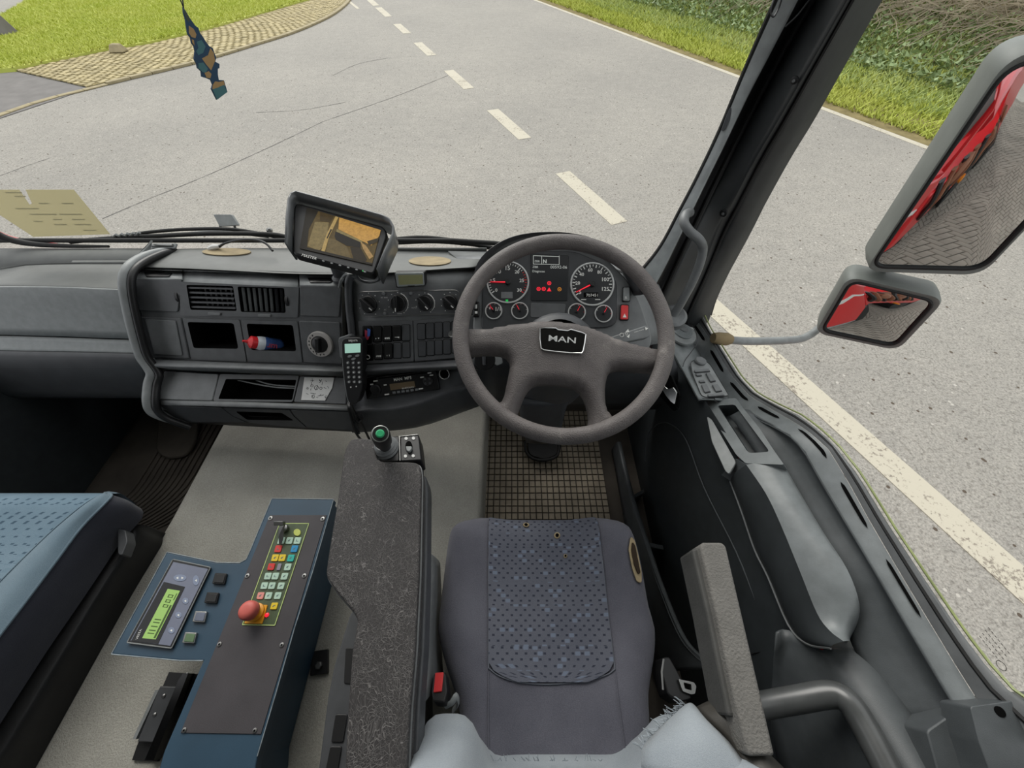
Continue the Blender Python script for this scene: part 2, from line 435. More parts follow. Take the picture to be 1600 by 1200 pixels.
# grass blades (numpy)
def blades(name, mat, P, h, w, label, zf=None, spread=.6):
    n = len(P); ang = rng.uniform(0, 2*pi, n); hh = h * rng.uniform(.5, 1.3, n); ww = w * rng.uniform(.6, 1.3, n)
    lx = rng.normal(0, spread, (n, 2)) * hh[:, None]
    dx = np.stack([np.cos(ang), np.sin(ang)], 1) * ww[:, None] / 2
    V = np.zeros((n, 3, 3)); V[:, 0, :2] = P[:, :2] - dx; V[:, 1, :2] = P[:, :2] + dx; V[:, 2, :2] = P[:, :2] + lx
    V[:, 0, 2] = V[:, 1, 2] = P[:, 2] - .01; V[:, 2, 2] = P[:, 2] + hh
    me = bpy.data.meshes.new(name); me.vertices.add(n*3); me.vertices.foreach_set('co', V.reshape(-1))
    me.loops.add(n*3); me.loops.foreach_set('vertex_index', np.arange(n*3)); me.polygons.add(n)
    me.polygons.foreach_set('loop_start', np.arange(0, n*3, 3)); me.update(calc_edges=True); me.materials.append(MT[mat])
    o = bpy.data.objects.new(name, me); COL.objects.link(o); return tag(o, label, 'grass', kind='stuff')
def inpoly(P, poly):
    x, y = P[:, 0], P[:, 1]; c = np.zeros(len(P), bool); j = len(poly) - 1
    for i in range(len(poly)):
        xi, yi = poly[i]; xj, yj = poly[j]
        c ^= ((yi > y) != (yj > y)) & (x < (xj - xi) * (y - yi) / (yj - yi + 1e-12) + xi); j = i
    return c
isl = [(p.x, p.y) for p in gin[::4]] + [tuple(G(*p)[:2]) for p in [(430, -60), (200, -60), (66, -8), (-4, 34), (-40, 40), (-40, 118)]]
m = MB(); m.prism([Vector((x, y, .08)) for x, y in isl], [Vector((x, y, 0)) for x, y in isl])
tag(m.build('island_ground', 'grass', smooth=0, kind='structure'), 'low turfed ground of the roadside island')
x0, x1 = min(p[0] for p in isl), max(p[0] for p in isl); y0, y1 = min(p[1] for p in isl), max(p[1] for p in isl)
P = np.stack([rng.uniform(x0, x1, 420000), rng.uniform(y0, y1, 420000), np.full(420000, .08)], 1)
P = P[inpoly(P, isl)]
dst = np.hypot(P[:, 0], P[:, 1]); P = P[(dst < 34) & (rng.random(len(P)) < np.clip(14 / dst, 0, 1))][:170000]
blades('island_grass', 'grass', P, .065, .045, 'bright mown grass on the island beyond the kerb', spread=.8)
m = MB(); c0 = G(5, 52, .1); m.prism([c0 + Vector((x*.8, y*.6, .5)) for x, y in ((-.25, -.2), (.2, -.2), (.22, .2), (-.2, .22))], [c0 + Vector((x, y, -.05)) for x, y in ((-.3, -.25), (.3, -.25), (.3, .25), (-.3, .25))])
tag(m.build('marker_stone', 'asphalt_dark', smooth=0, bevel=.03), 'dark squat marker stone at the edge of the island grass', 'stone')
m = MB(); c0 = G(184, 77, .1); m.prism([c0 + Vector((x*.8, y*.6, .12)) for x, y in ((-.16, -.1), (.15, -.12), (.16, .1), (-.12, .12))], [c0 + Vector((x, y, -.05)) for x, y in ((-.2, -.15), (.2, -.15), (.2, .15), (-.2, .15))])
tag(m.build('pale_stone', 'kerb', smooth=0, bevel=.03), 'small pale stone lying in the island grass beside the setts', 'stone')

# far verge: dirt strip, grass bank, bramble bank
o0 = eA - eu * 26
def VG(s, off, z): return V2(o0) + eu * s + en * off + Vector((0, 0, z))
def vz(off): return 0 if off < .4 else (.02 + .10 * (off - .4) if off < 2.6 else .24 + .42 * (off - 2.6))
m = MB(); offs = [.1, .4, .8, 1.4, 2.0, 2.6, 3.4, 4.2, 5, 6, 7, 8.5, 11]
m.surf([[VG(s_, o, vz(o) + (.0 if o < .5 else random.uniform(-.05, .05))) for s_ in range(0, 72, 2)] for o in offs])
tag(m.build('verge_ground', 'soil', smooth=80, kind='structure'), 'sloping soil of the verge across the road')
def vpts(n, a, b):
    s_ = rng.uniform(6, 58, n); o = a + (b - a) * rng.random(n)
    z = np.where(o < .4, 0, np.where(o < 2.6, .02 + .10 * (o - .4), .24 + .42 * (o - 2.6)))
    return np.stack([o0.x + eu.x * s_ + en.x * o, o0.y + eu.y * s_ + en.y * o, z], 1)
blades('verge_grass', 'grass', np.concatenate([vpts(60000, .35, 1.5), vpts(30000, 1.2, 3.0)]), .10, .05, 'bright grass along the far road edge', spread=.7)
blades('bank_grass', 'grass_bank', vpts(70000, 1.1, 4.6), .13, .06, 'longer dull green grass and weeds on the far bank', spread=.7)
# bramble bank : twigs + ivy leaves
def twigs(n):
    V = []; Fc = []
    s_ = rng.uniform(8, 56, n); o = 4.0 + 3.6 * rng.random(n) ** 1.3
    for i in range(n):
        p = VG(s_[i], o[i], vz(o[i])); L = rng.uniform(.6, 1.7); d = Vector((rng.normal(0, .8), rng.normal(0, .8), rng.uniform(.2, 1.1))) - en * .45; d.normalize()
        r_ = rng.uniform(.004, .011); k = len(V); pts = []
        for j in range(4):
            f = j / 3; pts.append(p + d * (L * f) + Vector((rng.normal(0, .05), rng.normal(0, .05), -.5 * L * f * f)))
        for j, q in enumerate(pts):
            for a in range(3): V.append((q.x + r_ * cos(2.09*a), q.y + r_ * sin(2.09*a) * .6, q.z + r_ * sin(2.09*a)))
        for j in range(3):
            for a in range(3): Fc.append((k + j*3 + a, k + j*3 + (a+1) % 3, k + j*3 + 3 + (a+1) % 3, k + j*3 + 3 + a))
    me = bpy.data.meshes.new('bramble_twigs'); me.from_pydata(V, [], Fc); me.materials.append(MT['twig'])
    ob = bpy.data.objects.new('bramble_twigs', me); COL.objects.link(ob)
    tag(ob, 'tangle of bare brown bramble twigs on the bank above the grass', 'brambles', kind='stuff')
twigs(17000)
P = np.concatenate([vpts(26000, 2.2, 4.4), vpts(9000, 4.2, 6.5)]); P[:, 2] += rng.uniform(0, .2, len(P))
blades('ivy_leaves', 'ivy', P, .06, .11, 'low ivy and weed leaves scattered over the far bank', spread=1.2)

# herringbone paving behind the lorry (seen in the mirrors)
pav = thing('block_paving', (3, -5, 0), None, None, kind='structure'); pav['label'] = 'grey herringbone block paving behind the cab'
bl = []; a45 = R(20); ux, uy = Vector((cos(a45), sin(a45), 0)), Vector((-sin(a45), cos(a45), 0))
Wd = .10; Ld = .20
for i in range(-110, 110):
    for j in range(-70, 70):
        # standard herringbone: L shaped pair of blocks
        ox = Wd * i + Ld * 1.0 * j; oy = Wd * i - Ld * 1.0 * j
        for (x_, y_, w_, h_) in ((ox, oy, Ld, Wd), (ox, oy + Wd, Wd, Ld)):
            c_ = ux * (x_ + w_/2) + uy * (y_ + h_/2) + Vector((4, -7, 0))
            if -.6 < c_.x < 7 and -13 < c_.y < -.9: bl.append((c_, w_, h_))
bl.sort(key=lambda b: (b[0] - Vector((1.7, -3.2, 0))).length)
pmesh = {}
for c_, w_, h_ in bl[:280]:
    key = (w_ > h_)
    if key not in pmesh:
        mm = MB(); g = .006; e = .008
        q = [ux * x_ + uy * y_ for x_, y_ in ((-w_/2+g, -h_/2+g), (w_/2-g, -h_/2+g), (w_/2-g, h_/2-g), (-w_/2+g, h_/2-g))]
        tp = [p * .95 + Vector((0, 0, .03)) for p in q]; md_ = [p + Vector((0, 0, .022)) for p in q]
        mm.prism(tp, md_, cap=False); mm.poly(tp); mm.prism(md_, q, cap=False)
        me = bpy.data.meshes.new('paver'); me.from_pydata([tuple(v_) for v_ in mm.v], [], mm.f); me.materials.append(MT['paver']); pmesh[key] = me
    o = bpy.data.objects.new('paver', pmesh[key]); COL.objects.link(o); o.parent = pav; o.location = c_ - pav.location + Vector((0, 0, random.uniform(0, .004)))
mm = MB()
for c_, w_, h_ in bl[280:]:
    g = .006; q = [c_ + ux * x_ + uy * y_ for x_, y_ in ((-w_/2+g, -h_/2+g), (w_/2-g, -h_/2+g), (w_/2-g, h_/2-g), (-w_/2+g, h_/2-g))]; z = Vector((0, 0, .028 + .004 * random.random()))
    mm.prism([c_ + (p - c_) * .96 + z for p in q], q)
mm.build('far_pavers', 'paver', pav, smooth=0, kind='stuff')
KALB = 0.95
# ================================================================== CAB : fabric / carpet / special materials
def carpet(name, a, b, sc=260):
    t = NT(name); v = t.co(); n1 = t.noise(v, sc, 3, .7); n2 = t.noise(v, 6, 4)
    c = t.mix(.5, t.ramp(n1, [(.3, LC(a)), (.7, LC(b))]), t.ramp(n2, [(.3, LC(a)), (.7, LC(b))]))
    t.set(col=c, rough=.95, spec=.1); t.bump(n1, .9, .003); return t.m
MT['carpet'] = carpet('carpet', (146, 144, 136), (184, 182, 173))
MT['mat_rubber'] = M('mat_rubber', (140, 131, 116), .85, var=.32, vs=9, bump=.5, bs=120, spec=.15, bd=.002)
MT['mat_dark'] = M('mat_dark', (76, 71, 65), .8, var=.2, vs=9, bump=.4, bs=200, spec=.15)
def fabric(name, a, b, sc=700):
    t = NT(name); v = t.co(); n1 = t.noise(v, sc, 2, .7); n2 = t.noise(v, 7, 5)
    c = t.mix(.45, t.ramp(n2, [(.3, LC(a)), (.7, LC(b))]), t.ramp(n1, [(.3, LC(a)), (.7, LC(b))]))
    t.set(col=c, rough=.95, spec=.12); t.b.inputs['Sheen Weight'].default_value = .15; t.bump(n1, .6, .0012); return t.m
MT['seat_fabric'] = fabric('seat_fabric', (72, 72, 81), (108, 108, 117))
MT['bolster_fabric'] = fabric('bolster_fabric', (128, 136, 143), (160, 167, 172))
MT['pass_fabric'] = fabric('pass_fabric', (92, 112, 126), (124, 142, 152))  # bluish window light on this seat is put into the fabric colour
MT['pass_side'] = fabric('pass_side', (50, 52, 60), (66, 68, 77))
def dotted(name, a, b, dot, lightc, nx, ny):
    t = NT(name); uv = t.co('UV'); sp = t.n('SeparateXYZ'); t.l(uv, sp.inputs[0])
    U = t.math('MULTIPLY', sp.outputs[0], nx); V = t.math('MULTIPLY', sp.outputs[1], ny)
    rowi = t.math('FLOOR', V); U2 = t.math('ADD', U, t.math('MULTIPLY', t.math('MODULO', rowi, 2.0), .5))
    fu = t.math('ABSOLUTE', t.math('SUBTRACT', t.math('FRACT', U2), .5)); fv = t.math('ABSOLUTE', t.math('SUBTRACT', t.math('FRACT', V), .5))
    d = t.math('MULTIPLY', t.math('LESS_THAN', fu, .14), t.math('LESS_THAN', fv, .19))
    # sparse lighter squares, staggered
    cb = t.n('CombineXYZ'); t.l(t.math('FLOOR', t.math('ADD', U2, .5)), cb.inputs[0]); t.l(rowi, cb.inputs[1])
    wn = t.n('TexWhiteNoise', noise_dimensions='2D'); t.l(cb.outputs[0], wn.inputs['Vector'])
    fu3 = t.math('ABSOLUTE', t.math('SUBTRACT', t.math('FRACT', t.math('ADD', U2, .5)), .5))
    l_ = t.math('MULTIPLY', t.math('MULTIPLY', t.math('LESS_THAN', fu3, .26), t.math('LESS_THAN', fv, .36)), t.math('GREATER_THAN', wn.outputs['Value'], .80))
    v = t.co(); n1 = t.noise(v, 700, 2, .7); n2 = t.noise(v, 6, 5)
    c = t.mix(.4, t.ramp(n2, [(.3, LC(a)), (.7, LC(b))]), t.ramp(n1, [(.3, LC(a)), (.7, LC(b))]))
    c = t.mix(t.math('MULTIPLY', l_, .75), c, LC(lightc)); c = t.mix(t.math('MULTIPLY', d, .85), c, LC(dot))
    t.set(col=c, rough=.95, spec=.12); t.bump(n1, .6, .0012); return t.m
MT['seat_dots'] = dotted('seat_dots', (84, 87, 98), (108, 110, 119), (46, 49, 62), (114, 124, 142), 14, 34)
MT['pass_dots'] = dotted('pass_dots', (100, 122, 137), (128, 148, 161), (62, 82, 98), (112, 134, 148), 20, 28)  # same painted blue window light on the dotted cushion
t = NT('creased_leather'); v = t.co(); wv = t.n('Mapping'); wv.inputs['Scale'].default_value = (1, .75, 1); t.l(v, wv.inputs[0])
nz = t.n('TexNoise'); nz.inputs['Scale'].default_value = 12; nz.inputs['Detail'].default_value = 4; t.l(wv.outputs[0], nz.inputs['Vector'])
wp = t.n('VectorMath', operation='MULTIPLY_ADD'); t.l(nz.outputs[1], wp.inputs[0]); wp.inputs[1].default_value = (.09, .07, .05); t.l(wv.outputs[0], wp.inputs[2])
vo = t.n('TexVoronoi', feature='DISTANCE_TO_EDGE'); vo.inputs['Scale'].default_value = 360; t.l(wp.outputs[0], vo.inputs['Vector'])
vo2 = t.n('TexVoronoi', feature='DISTANCE_TO_EDGE'); vo2.inputs['Scale'].default_value = 150; t.l(wp.outputs[0], vo2.inputs['Vector'])
e1 = t.ramp(vo.outputs['Distance'], [(0, (1, 1, 1, 1)), (.10, (0, 0, 0, 1))]); e2 = t.ramp(vo2.outputs['Distance'], [(0, (1, 1, 1, 1)), (.05, (0, 0, 0, 1))])
brk = t.ramp(t.noise(v, 22, 3), [(.42, (0, 0, 0, 1)), (.6, (1, 1, 1, 1))])
e = t.math('MAXIMUM', t.math('MULTIPLY', e1, t.math('MULTIPLY_ADD', brk, .55, .2)), t.math('MULTIPLY', e2, .75))
t.set(col=t.mix(e, LC((52, 50, 50)), LC((122, 119, 117))), rough=.6, spec=.3); t.bump(e, .6, .0015); MT['leather'] = t.m
t = NT('wheel_skin'); v = t.co(); vo = t.n('TexVoronoi'); vo.inputs['Scale'].default_value = 420; t.l(v, vo.inputs['Vector'])
n2 = t.noise(v, 14, 5, .65); c = t.ramp(n2, [(.35, LC((88, 83, 82))), (.6, LC((104, 99, 97))), (.72, LC((138, 132, 128)))])
t.set(col=c, rough=.55, spec=.35); t.bump(vo.outputs['Distance'], .55, .0012); MT['wheel'] = t.m
MT['console_blue'] = M('console_blue', (48, 72, 90), .45, var=.14, vs=8, bump=.15, bs=500)
MT['edge_worn'] = M('edge_worn', (136, 146, 152), .5, var=.3, vs=60, bump=0)
MT['panel_black'] = M('panel_black', (66, 63, 66), .6, var=.14, vs=12, bump=.25, bs=700)
MT['armrest_grey'] = M('armrest_grey', (112, 110, 106), .8, var=.12, vs=30, bump=.9, bs=260, bd=.002, spec=.2)
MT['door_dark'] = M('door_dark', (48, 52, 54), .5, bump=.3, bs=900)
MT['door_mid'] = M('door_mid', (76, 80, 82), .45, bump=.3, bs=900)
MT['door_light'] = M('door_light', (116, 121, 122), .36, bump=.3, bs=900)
MT['pillar'] = M('pillar', (46, 48, 49), .45, bump=.3, bs=700)
MT['pillar_light'] = M('pillar_light', (150, 154, 154), .5, bump=.3, bs=700)
MT['dash_top_lit'] = M('dash_top_lit', (128, 132, 132), .5, var=.1, vs=60, bump=.35, bs=1000)  # grey lightened as top-lit, the light sits in the colour
MT['tray_grey'] = M('tray_grey', (100, 102, 100), .55, var=.08, bump=.3, bs=1000)
MT['mirror_shell'] = M('mirror_shell', (110, 114, 110), .55, var=.14, vs=9, bump=.3, bs=500)
t = NT('mirror_glass'); t.set(col=(.80, .82, .82, 1), rough=.015, metal=1); MT['mirror_glass'] = t.m
MT['cab_red'] = M('cab_red', (205, 36, 42), .3, var=.04, bump=0, k=.9)
MT['rust'] = M('rust', (128, 84, 62), .7, var=.3, vs=14, bump=.4, bs=80)
t = NT('window_glass'); t.t.nodes.remove(t.b); tr = t.n('BsdfTransparent'); tr.inputs[0].default_value = (.97, .985, .975, 1); gl = t.n('BsdfGlossy'); gl.inputs['Roughness'].default_value = .03
lw = t.n('LayerWeight'); lw.inputs[0].default_value = .12; mx = t.n('MixShader')
t.l(t.math('MULTIPLY', lw.outputs['Fresnel'], .30), mx.inputs[0]); t.l(tr.outputs[0], mx.inputs[1]); t.l(gl.outputs[0], mx.inputs[2]); t.l(mx.outputs[0], t.out.inputs[0]); MT['glass'] = t.m
t = NT('card_film'); t.t.nodes.remove(t.b); tr = t.n('BsdfTransparent'); df = t.n('BsdfDiffuse'); df.inputs[0].default_value = LC((206, 198, 162)); tl = t.n('BsdfTranslucent'); tl.inputs[0].default_value = LC((210, 202, 164), .95)
ad = t.n('MixShader'); ad.inputs[0].default_value = .5; t.l(df.outputs[0], ad.inputs[1]); t.l(tl.outputs[0], ad.inputs[2]); mx = t.n('MixShader'); mx.inputs[0].default_value = .74
t.l(tr.outputs[0], mx.inputs[1]); t.l(ad.outputs[0], mx.inputs[2]); t.l(mx.outputs[0], t.out.inputs[0]); MT['card'] = t.m

# ================================================================== CAB SHELL, FLOOR, TUNNEL, MATS
D = lambda d: 2.75 - d              # height of a level d below the lens
m = MB(); m.aabb((-1.62, -.55, D(1.44)), (.63, 1.12, D(1.40)))
tag(m.build('floor', 'mat_dark', smooth=0, kind='structure'), 'dark cab floor under the mats')
m = MB(); m.aabb((-1.62, -.60, D(1.44)), (.66, -.55, D(-.50)))
tag(m.build('wall_back', 'plastic_mid', smooth=0, kind='structure'), 'rear cab wall behind the seats')
m = MB(); m.aabb((-1.66, -.60, D(-.46)), (.66, .62, D(-.50)))  # roof out of view, added to block sky and leave the dash front-lit
tag(m.build('ceiling', 'white', smooth=0, kind='structure'), 'pale cab roof lining over the seats, added unseen to block the sky')
m = MB(); m.aabb((-1.66, -.55, D(1.44)), (-1.62, 1.12, D(.82)))
tag(m.build('wall_passenger', 'door_dark', smooth=0, kind='structure'), 'dark passenger side wall of the cab')
m = MB(); m.aabb((-1.66, -.55, D(.82)), (-1.62, -.02, D(-.46)))  # wall out of view, added to lower light in the rear
tag(m.build('wall_passenger_rear', 'plastic_mid', smooth=0, kind='structure'), 'unseen cab side wall behind the passenger door, added to cut light')
m = MB(); m.aabb((.62, -.55, D(1.44)), (.66, -.09, D(-.46)))  # matching unseen wall, added to lower light in the rear
tag(m.build('wall_driver_rear', 'plastic_mid', smooth=0, kind='structure'), "cab side wall behind the driver's door")
m = MB(); m.aabb((-1.62, 1.0, D(1.44)), (.62, 1.12, D(.95)))
tag(m.build('wall_front', 'door_dark', smooth=0, kind='structure'), 'dark front bulkhead under the dashboard')
# engine tunnel with rounded shoulders, flaring at the passenger seat base
tp = [(-1.045, 1.0), (-1.045, .40), (-1.052, .26), (-1.060, .17), (-1.060, -.55)]
m = MB(); rows = []
def tunx(y):
    for (xa, ya), (xb, yb) in zip(tp, tp[1:]):
        if ya >= y >= yb: return lerp(xa, xb, (ya - y) / (ya - yb))
    return tp[-1][0]
for k in range(32):
    y = 1.0 - 1.55 * k / 31; xl = tunx(y); xr = -.097; r_ = .035; r = []
    r += [Vector((xl - .05, y, D(1.40))), Vector((xl - .035, y, D(1.32)))]
    for q in range(5): a = pi - q * pi / 8; r.append(Vector((xl + r_ + r_ * cos(a) - .012, y, D(1.18 + r_) + r_ * sin(a))))
    for q in range(1, 8): r.append(Vector((lerp(xl + r_, xr - .02, q / 8), y, D(1.18) + .006 * sin(pi * q / 8))))
    for q in range(5): a = pi / 2 - q * pi / 8; r.append(Vector((xr - .02 + .02 * cos(a), y, D(1.18 + .02) + .02 * sin(a))))
    r += [Vector((xr, y, D(1.30))), Vector((xr, y, D(1.40)))]
    rows.append(r)
m.surf(rows); tun = tag(m.build('engine_tunnel', 'carpet', smooth=60, flip=True), 'grey carpeted engine tunnel hump between the two footwells', 'tunnel')
# driver's rubber mat, cast with a grid of raised squares
fm = thing('floor_mat', dn(850, 740, 1.395), 'worn brown rubber floor mat with a square grid under the steering wheel', 'floor mat')
mq = [dn(757, 640, 1.392), dn(935, 640, 1.392), dn(941, 700, 1.392), dn(948, 812, 1.392), dn(956, 900, 1.392), dn(756, 900, 1.392)]
m = MB(); m.prism(mq, [q - Vector((0, 0, .008)) for q in mq]); m.build('mat_base', 'mat_dark', fm, smooth=0)
m = MB(); xl, xr = mq[0].x + .008, mq[2].x - .012; ny = 26; nx = 21; yt, yb = mq[0].y - .01, mq[4].y + .01
for j in range(ny):
    for i in range(nx):
        cx = lerp(xl, xr, (i + .5) / nx); cy = lerp(yt, yb, (j + .5) / ny); hx = (xr - xl) / nx / 2 - .0022; hy = (yt - yb) / ny / 2 - .0022
        m.box((cx, cy, D(1.389)), (hx, 0, 0), (0, hy, 0), (0, 0, .003))
m.build('raised_grid', 'mat_rubber', fm, smooth=0, kind='stuff')
m = MB(); pts = cr([dn(x, y, 1.35) for x, y in [(820, 690), (822, 705), (832, 716), (850, 719), (868, 714), (873, 704), (874, 688)]], 5); m.tube(pts, .006, 8); 
pts2 = [dn(x, y, 1.352) for x, y in rp([(822, 660), (873, 660), (872, 710), (850, 718), (826, 710)], 8)]; m.prism(pts2, [q - Vector((0, 0, .03)) for q in pts2])
ped = m.build('brake_pedal', 'rubber', smooth=35, bevel=.004); tag(ped, 'black rubber brake pedal above the grid floor mat', 'pedal')
# passenger mat with curved ribs
pm = thing('floor_mat', dn(280, 740, 1.395), 'dark rubber passenger floor mat with curved ribs beside the tunnel', 'floor mat')
m = MB(); m.aabb((-1.60, .05, D(1.40)), (-1.10, .99, D(1.39))); m.build('mat_base', 'mat_dark', pm, smooth=0, bevel=.003)
for i in range(15):
    xo = -1.120 - .022 * i; rr = .36 - .012 * i; yc = .66 - .004 * i
    pts = [Vector((xo, .97, D(1.388))), Vector((xo, .8, D(1.388))), Vector((xo, yc, D(1.388)))]
    pts += [Vector((xo - rr + rr * cos(a), yc - rr * .8 * sin(a), D(1.388))) for a in [pi/2 * k / 8 for k in range(1, 9)]]
    m = MB(); m.tube(pts, .0045, 6); m.build('rib', 'mat_dark', pm)
m = MB(); q = [dn(x, y, 1.37) for x, y in rp([(247, 640), (312, 640), (306, 690), (290, 712), (262, 717), (243, 706)], 10)]; m.prism(q, [p - Vector((0, 0, .015)) for p in q])
m.build('heel_pad', 'mat_dark', pm, bevel=.006)

# ================================================================== PASSENGER DASHBOARD
pd = thing('passenger_dashboard', (-1.35, .85, D(.9)), 'passenger side dashboard with an open top tray, its grey lightened by painted top light', 'dashboard')
xs = [-180, -60, 0, 40, 110, 150, 180, 200]
trx = [(385, 262), (396, 240), (406, 216), (420, 199), (440, 193), (478, 198), (528, 210), (556, 219), (574, 229), (600, 232), (700, 236)]
def trimx(y):
    for (ya, xa), (yb, xb) in zip(trx, trx[1:]):
        if ya <= y <= yb: return xa + (xb - xa) * (y - ya) / (yb - ya)
    return trx[0][1]
def prow(ys, ts):
    xe = trimx(ys[-1]) + 2; q = xs[:5] + [110 + (xe - 110) * .45, 110 + (xe - 110) * .8, xe]
    return [at(x, y, t_) for x, y, t_ in zip(q, ys, ts)]
lines = [
 [ony(x, 388, 1.075) for x in xs[:5] + [170, 215, 258]],
 [ony(x, 392, 1.055) for x in xs[:5] + [165, 208, 250]],
 prow([414]*8 if 0 else [412, 412, 440, 418, 413, 412, 412, 412], [1.15]*8),
]
lines[2] = prow([418, 418, 418, 413, 411, 411, 411, 411], [1.165]*8)
top = lines
m = MB(); m.surf(top, nu=2); 
tray = [top[2], prow([424, 424, 424, 417, 415, 415, 415, 415], [1.16]*8), prow([443, 442, 441, 441, 442, 444, 445, 446], [1.075]*8), prow([449, 448, 447, 447, 448, 450, 451, 452], [1.062]*8)]
m.surf(tray, nu=2, nv=3); m.build('top_tray', 'tray_grey', pd, smooth=50, solid=.01)
m = MB(); f = [prow([449, 448, 447, 447, 448, 450, 451, 452], [1.062]*8), prow([455, 454, 453, 453, 454, 456, 457, 458], [1.06]*8), prow([490, 489, 489, 489, 490, 491, 492, 492], [1.09]*8), prow([523, 523, 523, 524, 526, 528, 529, 530], [1.118]*8)]
m.surf(f, nu=2, nv=3); m.build('face_panel', 'dash_top_lit', pd, smooth=50, solid=.01)
m = MB(); f = [prow([525, 525, 525, 526, 528, 530, 531, 532], [1.122]*8), prow([538, 538, 538, 539, 541, 543, 544, 545], [1.125]*8), prow([547, 547, 547, 548, 549, 550, 551, 552], [1.122]*8)]
m.surf(f, nu=2, nv=2); m.build('lower_band', 'dash_top_lit', pd, smooth=50, solid=.01)
m = MB(); f = [prow([548, 548, 548, 549, 550, 551, 552, 553], [1.122]*8), prow([556, 556, 556, 557, 558, 559, 560, 561], [1.125]*8), prow([580]*8, [1.15]*8), prow([605]*8, [1.20]*8), prow([622]*8, [1.26]*8), prow([618]*8, [1.42]*8)]
m.surf(f, nu=2, nv=3); m.build('knee_panel', 'plastic_dark', pd, smooth=50, solid=.01)

# ================================================================== CENTRE DASHBOARD
CPL = PL(at(213, 428, 1.08), at(540, 432, 1.04), at(540, 572, 1.13))
RPL = PL(at(548, 447, 1.035), at(728, 436, .995), at(556, 570, 1.095))
LPL = PL(at(256, 580, 1.165), at(467, 586, 1.14), at(457, 628, 1.125))
QPL = PL(at(560, 592, 1.115), at(736, 578, 1.07), at(560, 634, 1.13))
cdb = thing('centre_dashboard', (-.6, .8, D(.9)), 'black centre dashboard pod with vents, cubbies and hatches', 'dashboard')
# top skin
m = MB(); cx = [236, 262, 330, 400, 470, 560, 640, 700, 760]
r0 = [ony(x, 389, 1.075) for x in cx]; r0b = [ony(x, y, 1.06) for x, y in zip(cx, [393, 391, 390, 390, 391, 393, 395, 396, 398])]
CPt = PL(CPL.p(220, 418), CPL.p(540, 424), CPL.p(540, 424) + Vector((0, .2, .015)))
r1 = [CPL.p(x, y, -.046) for x, y in [(206, 414), (232, 414), (300, 416), (380, 420), (460, 424)]] + [RPL.p(x, y, -.02) for x, y in [(560, 424), (640, 420), (700, 416), (745, 414)]]
r2 = [CPL.p(x, y, -.046) for x, y in [(205, 419), (230, 420), (300, 422), (380, 425), (460, 428)]] + [RPL.p(x, y, -.02) for x, y in [(560, 430), (640, 426), (700, 423), (745, 420)]]
m.surf([r0, r0b, r1, r2], nu=3, nv=3); SKIN = m; m.build('top_skin', 'tray_grey', cdb, smooth=60, solid=.006)
# dark carcass behind the face
m = MB(); o_ = [(206, 421), (534, 431), (537, 574), (235, 565)]; m.slab(CPL, o_, -.155, -.15)
q = [CPL.p(x, y, -.15) for x, y in o_]; w = [CPL.p(x, y, -.012) for x, y in o_]; m.add(q + w, [[i, (i+1) % 4, 4 + (i+1) % 4, 4 + i] for i in range(4)]); m.build('carcass', 'void', cdb, smooth=0)
B_ = .0025
def cpanel(name, px, holes=None, depth=.02, mats=('plastic_panel', 'void'), h=0, pl=CPL, r=3, thick=.012, bev=B_, floor=True, par=None):
    m = MB()
    if holes: m.holed(pl, rp(px, r), holes, h, thick, depth, 0, 1, floor)
    else: m.slab(pl, rp(px, r), h - thick, h)
    return m.build(name, list(mats), par or cdb, smooth=35, bevel=bev)
def brow(pl, px, h, dh, out_, name, mat):     # rounded brow from face edge up and back
    pass
# upper row
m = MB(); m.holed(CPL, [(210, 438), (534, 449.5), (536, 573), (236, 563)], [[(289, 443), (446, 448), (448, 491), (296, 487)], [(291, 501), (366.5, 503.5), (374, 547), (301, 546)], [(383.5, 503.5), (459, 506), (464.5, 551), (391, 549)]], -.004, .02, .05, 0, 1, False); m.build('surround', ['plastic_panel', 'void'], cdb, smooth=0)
def drawer(px, hpx):
    d_ = cpanel('drawer', px, [rp(hpx, 2)], depth=.01, mats=('plastic_mid', 'plastic_black'))
    return d_
dl = cpanel('drawer', [(209, 436), (284, 437), (277.5, 487.5), (215, 485)])
dr = cpanel('drawer', [(468, 446), (534, 447), (530, 496), (469, 494)])
# rolled top edges (paler grey, sky reflection put into the colour) of the drawers and of the vent unit
def rolled(name, pxa, pxb, holes, mat='plastic_grey'):
    """band between pixel lines: a = face line, b = top edge line"""
    m = MB(); n = len(pxa)
    f0 = [CPL.p(x, y, 0) for x, y in pxa]; f1 = [CPL.p(x, y - 1.5, -.048) for x, y in pxb]
    back = [q + Vector((0, .02, -.002)) for q in f1]
    mid = [CPL.p(lerp(a[0], b[0], .45), lerp(a[1], b[1], .45), -.012) for a, b in zip(pxa, pxb)]
    m.surf([f0, mid, f1, back], nu=2, nv=4); o = m.build(name, mat, cdb, smooth=60, solid=.005)
    for hp in holes:
        bv_ = BVHTree.FromPolygons(m.v, m.f); hp_ = [bv_.ray_cast(CAM, ray(x, y).normalized())[:2] for x, y in rp(hp, 2)]; hp_ = [h_ + Vector((0, -.001, .003)) for h_, n_ in hp_ if h_ is not None]
        mm = MB(); mm.prism(hp_, [h_ - Vector((0, 0, .004)) for h_ in hp_]); mm.build('finger_recess_shade', 'plastic_black', o, smooth=0, bevel=.0006)  # black patch laid on the brow stands for shade in the recess
rolled('drawer_brow', [(210, 436), (247, 436.5), (284, 437)], [(209, 421), (247, 422), (285, 422.5)], [[(226, 426), (270, 427), (265, 433), (229, 433)]])
rolled('vent_brow', [(279, 442), (370, 446), (465, 450)], [(278, 423), (370, 425), (466, 429)], [])
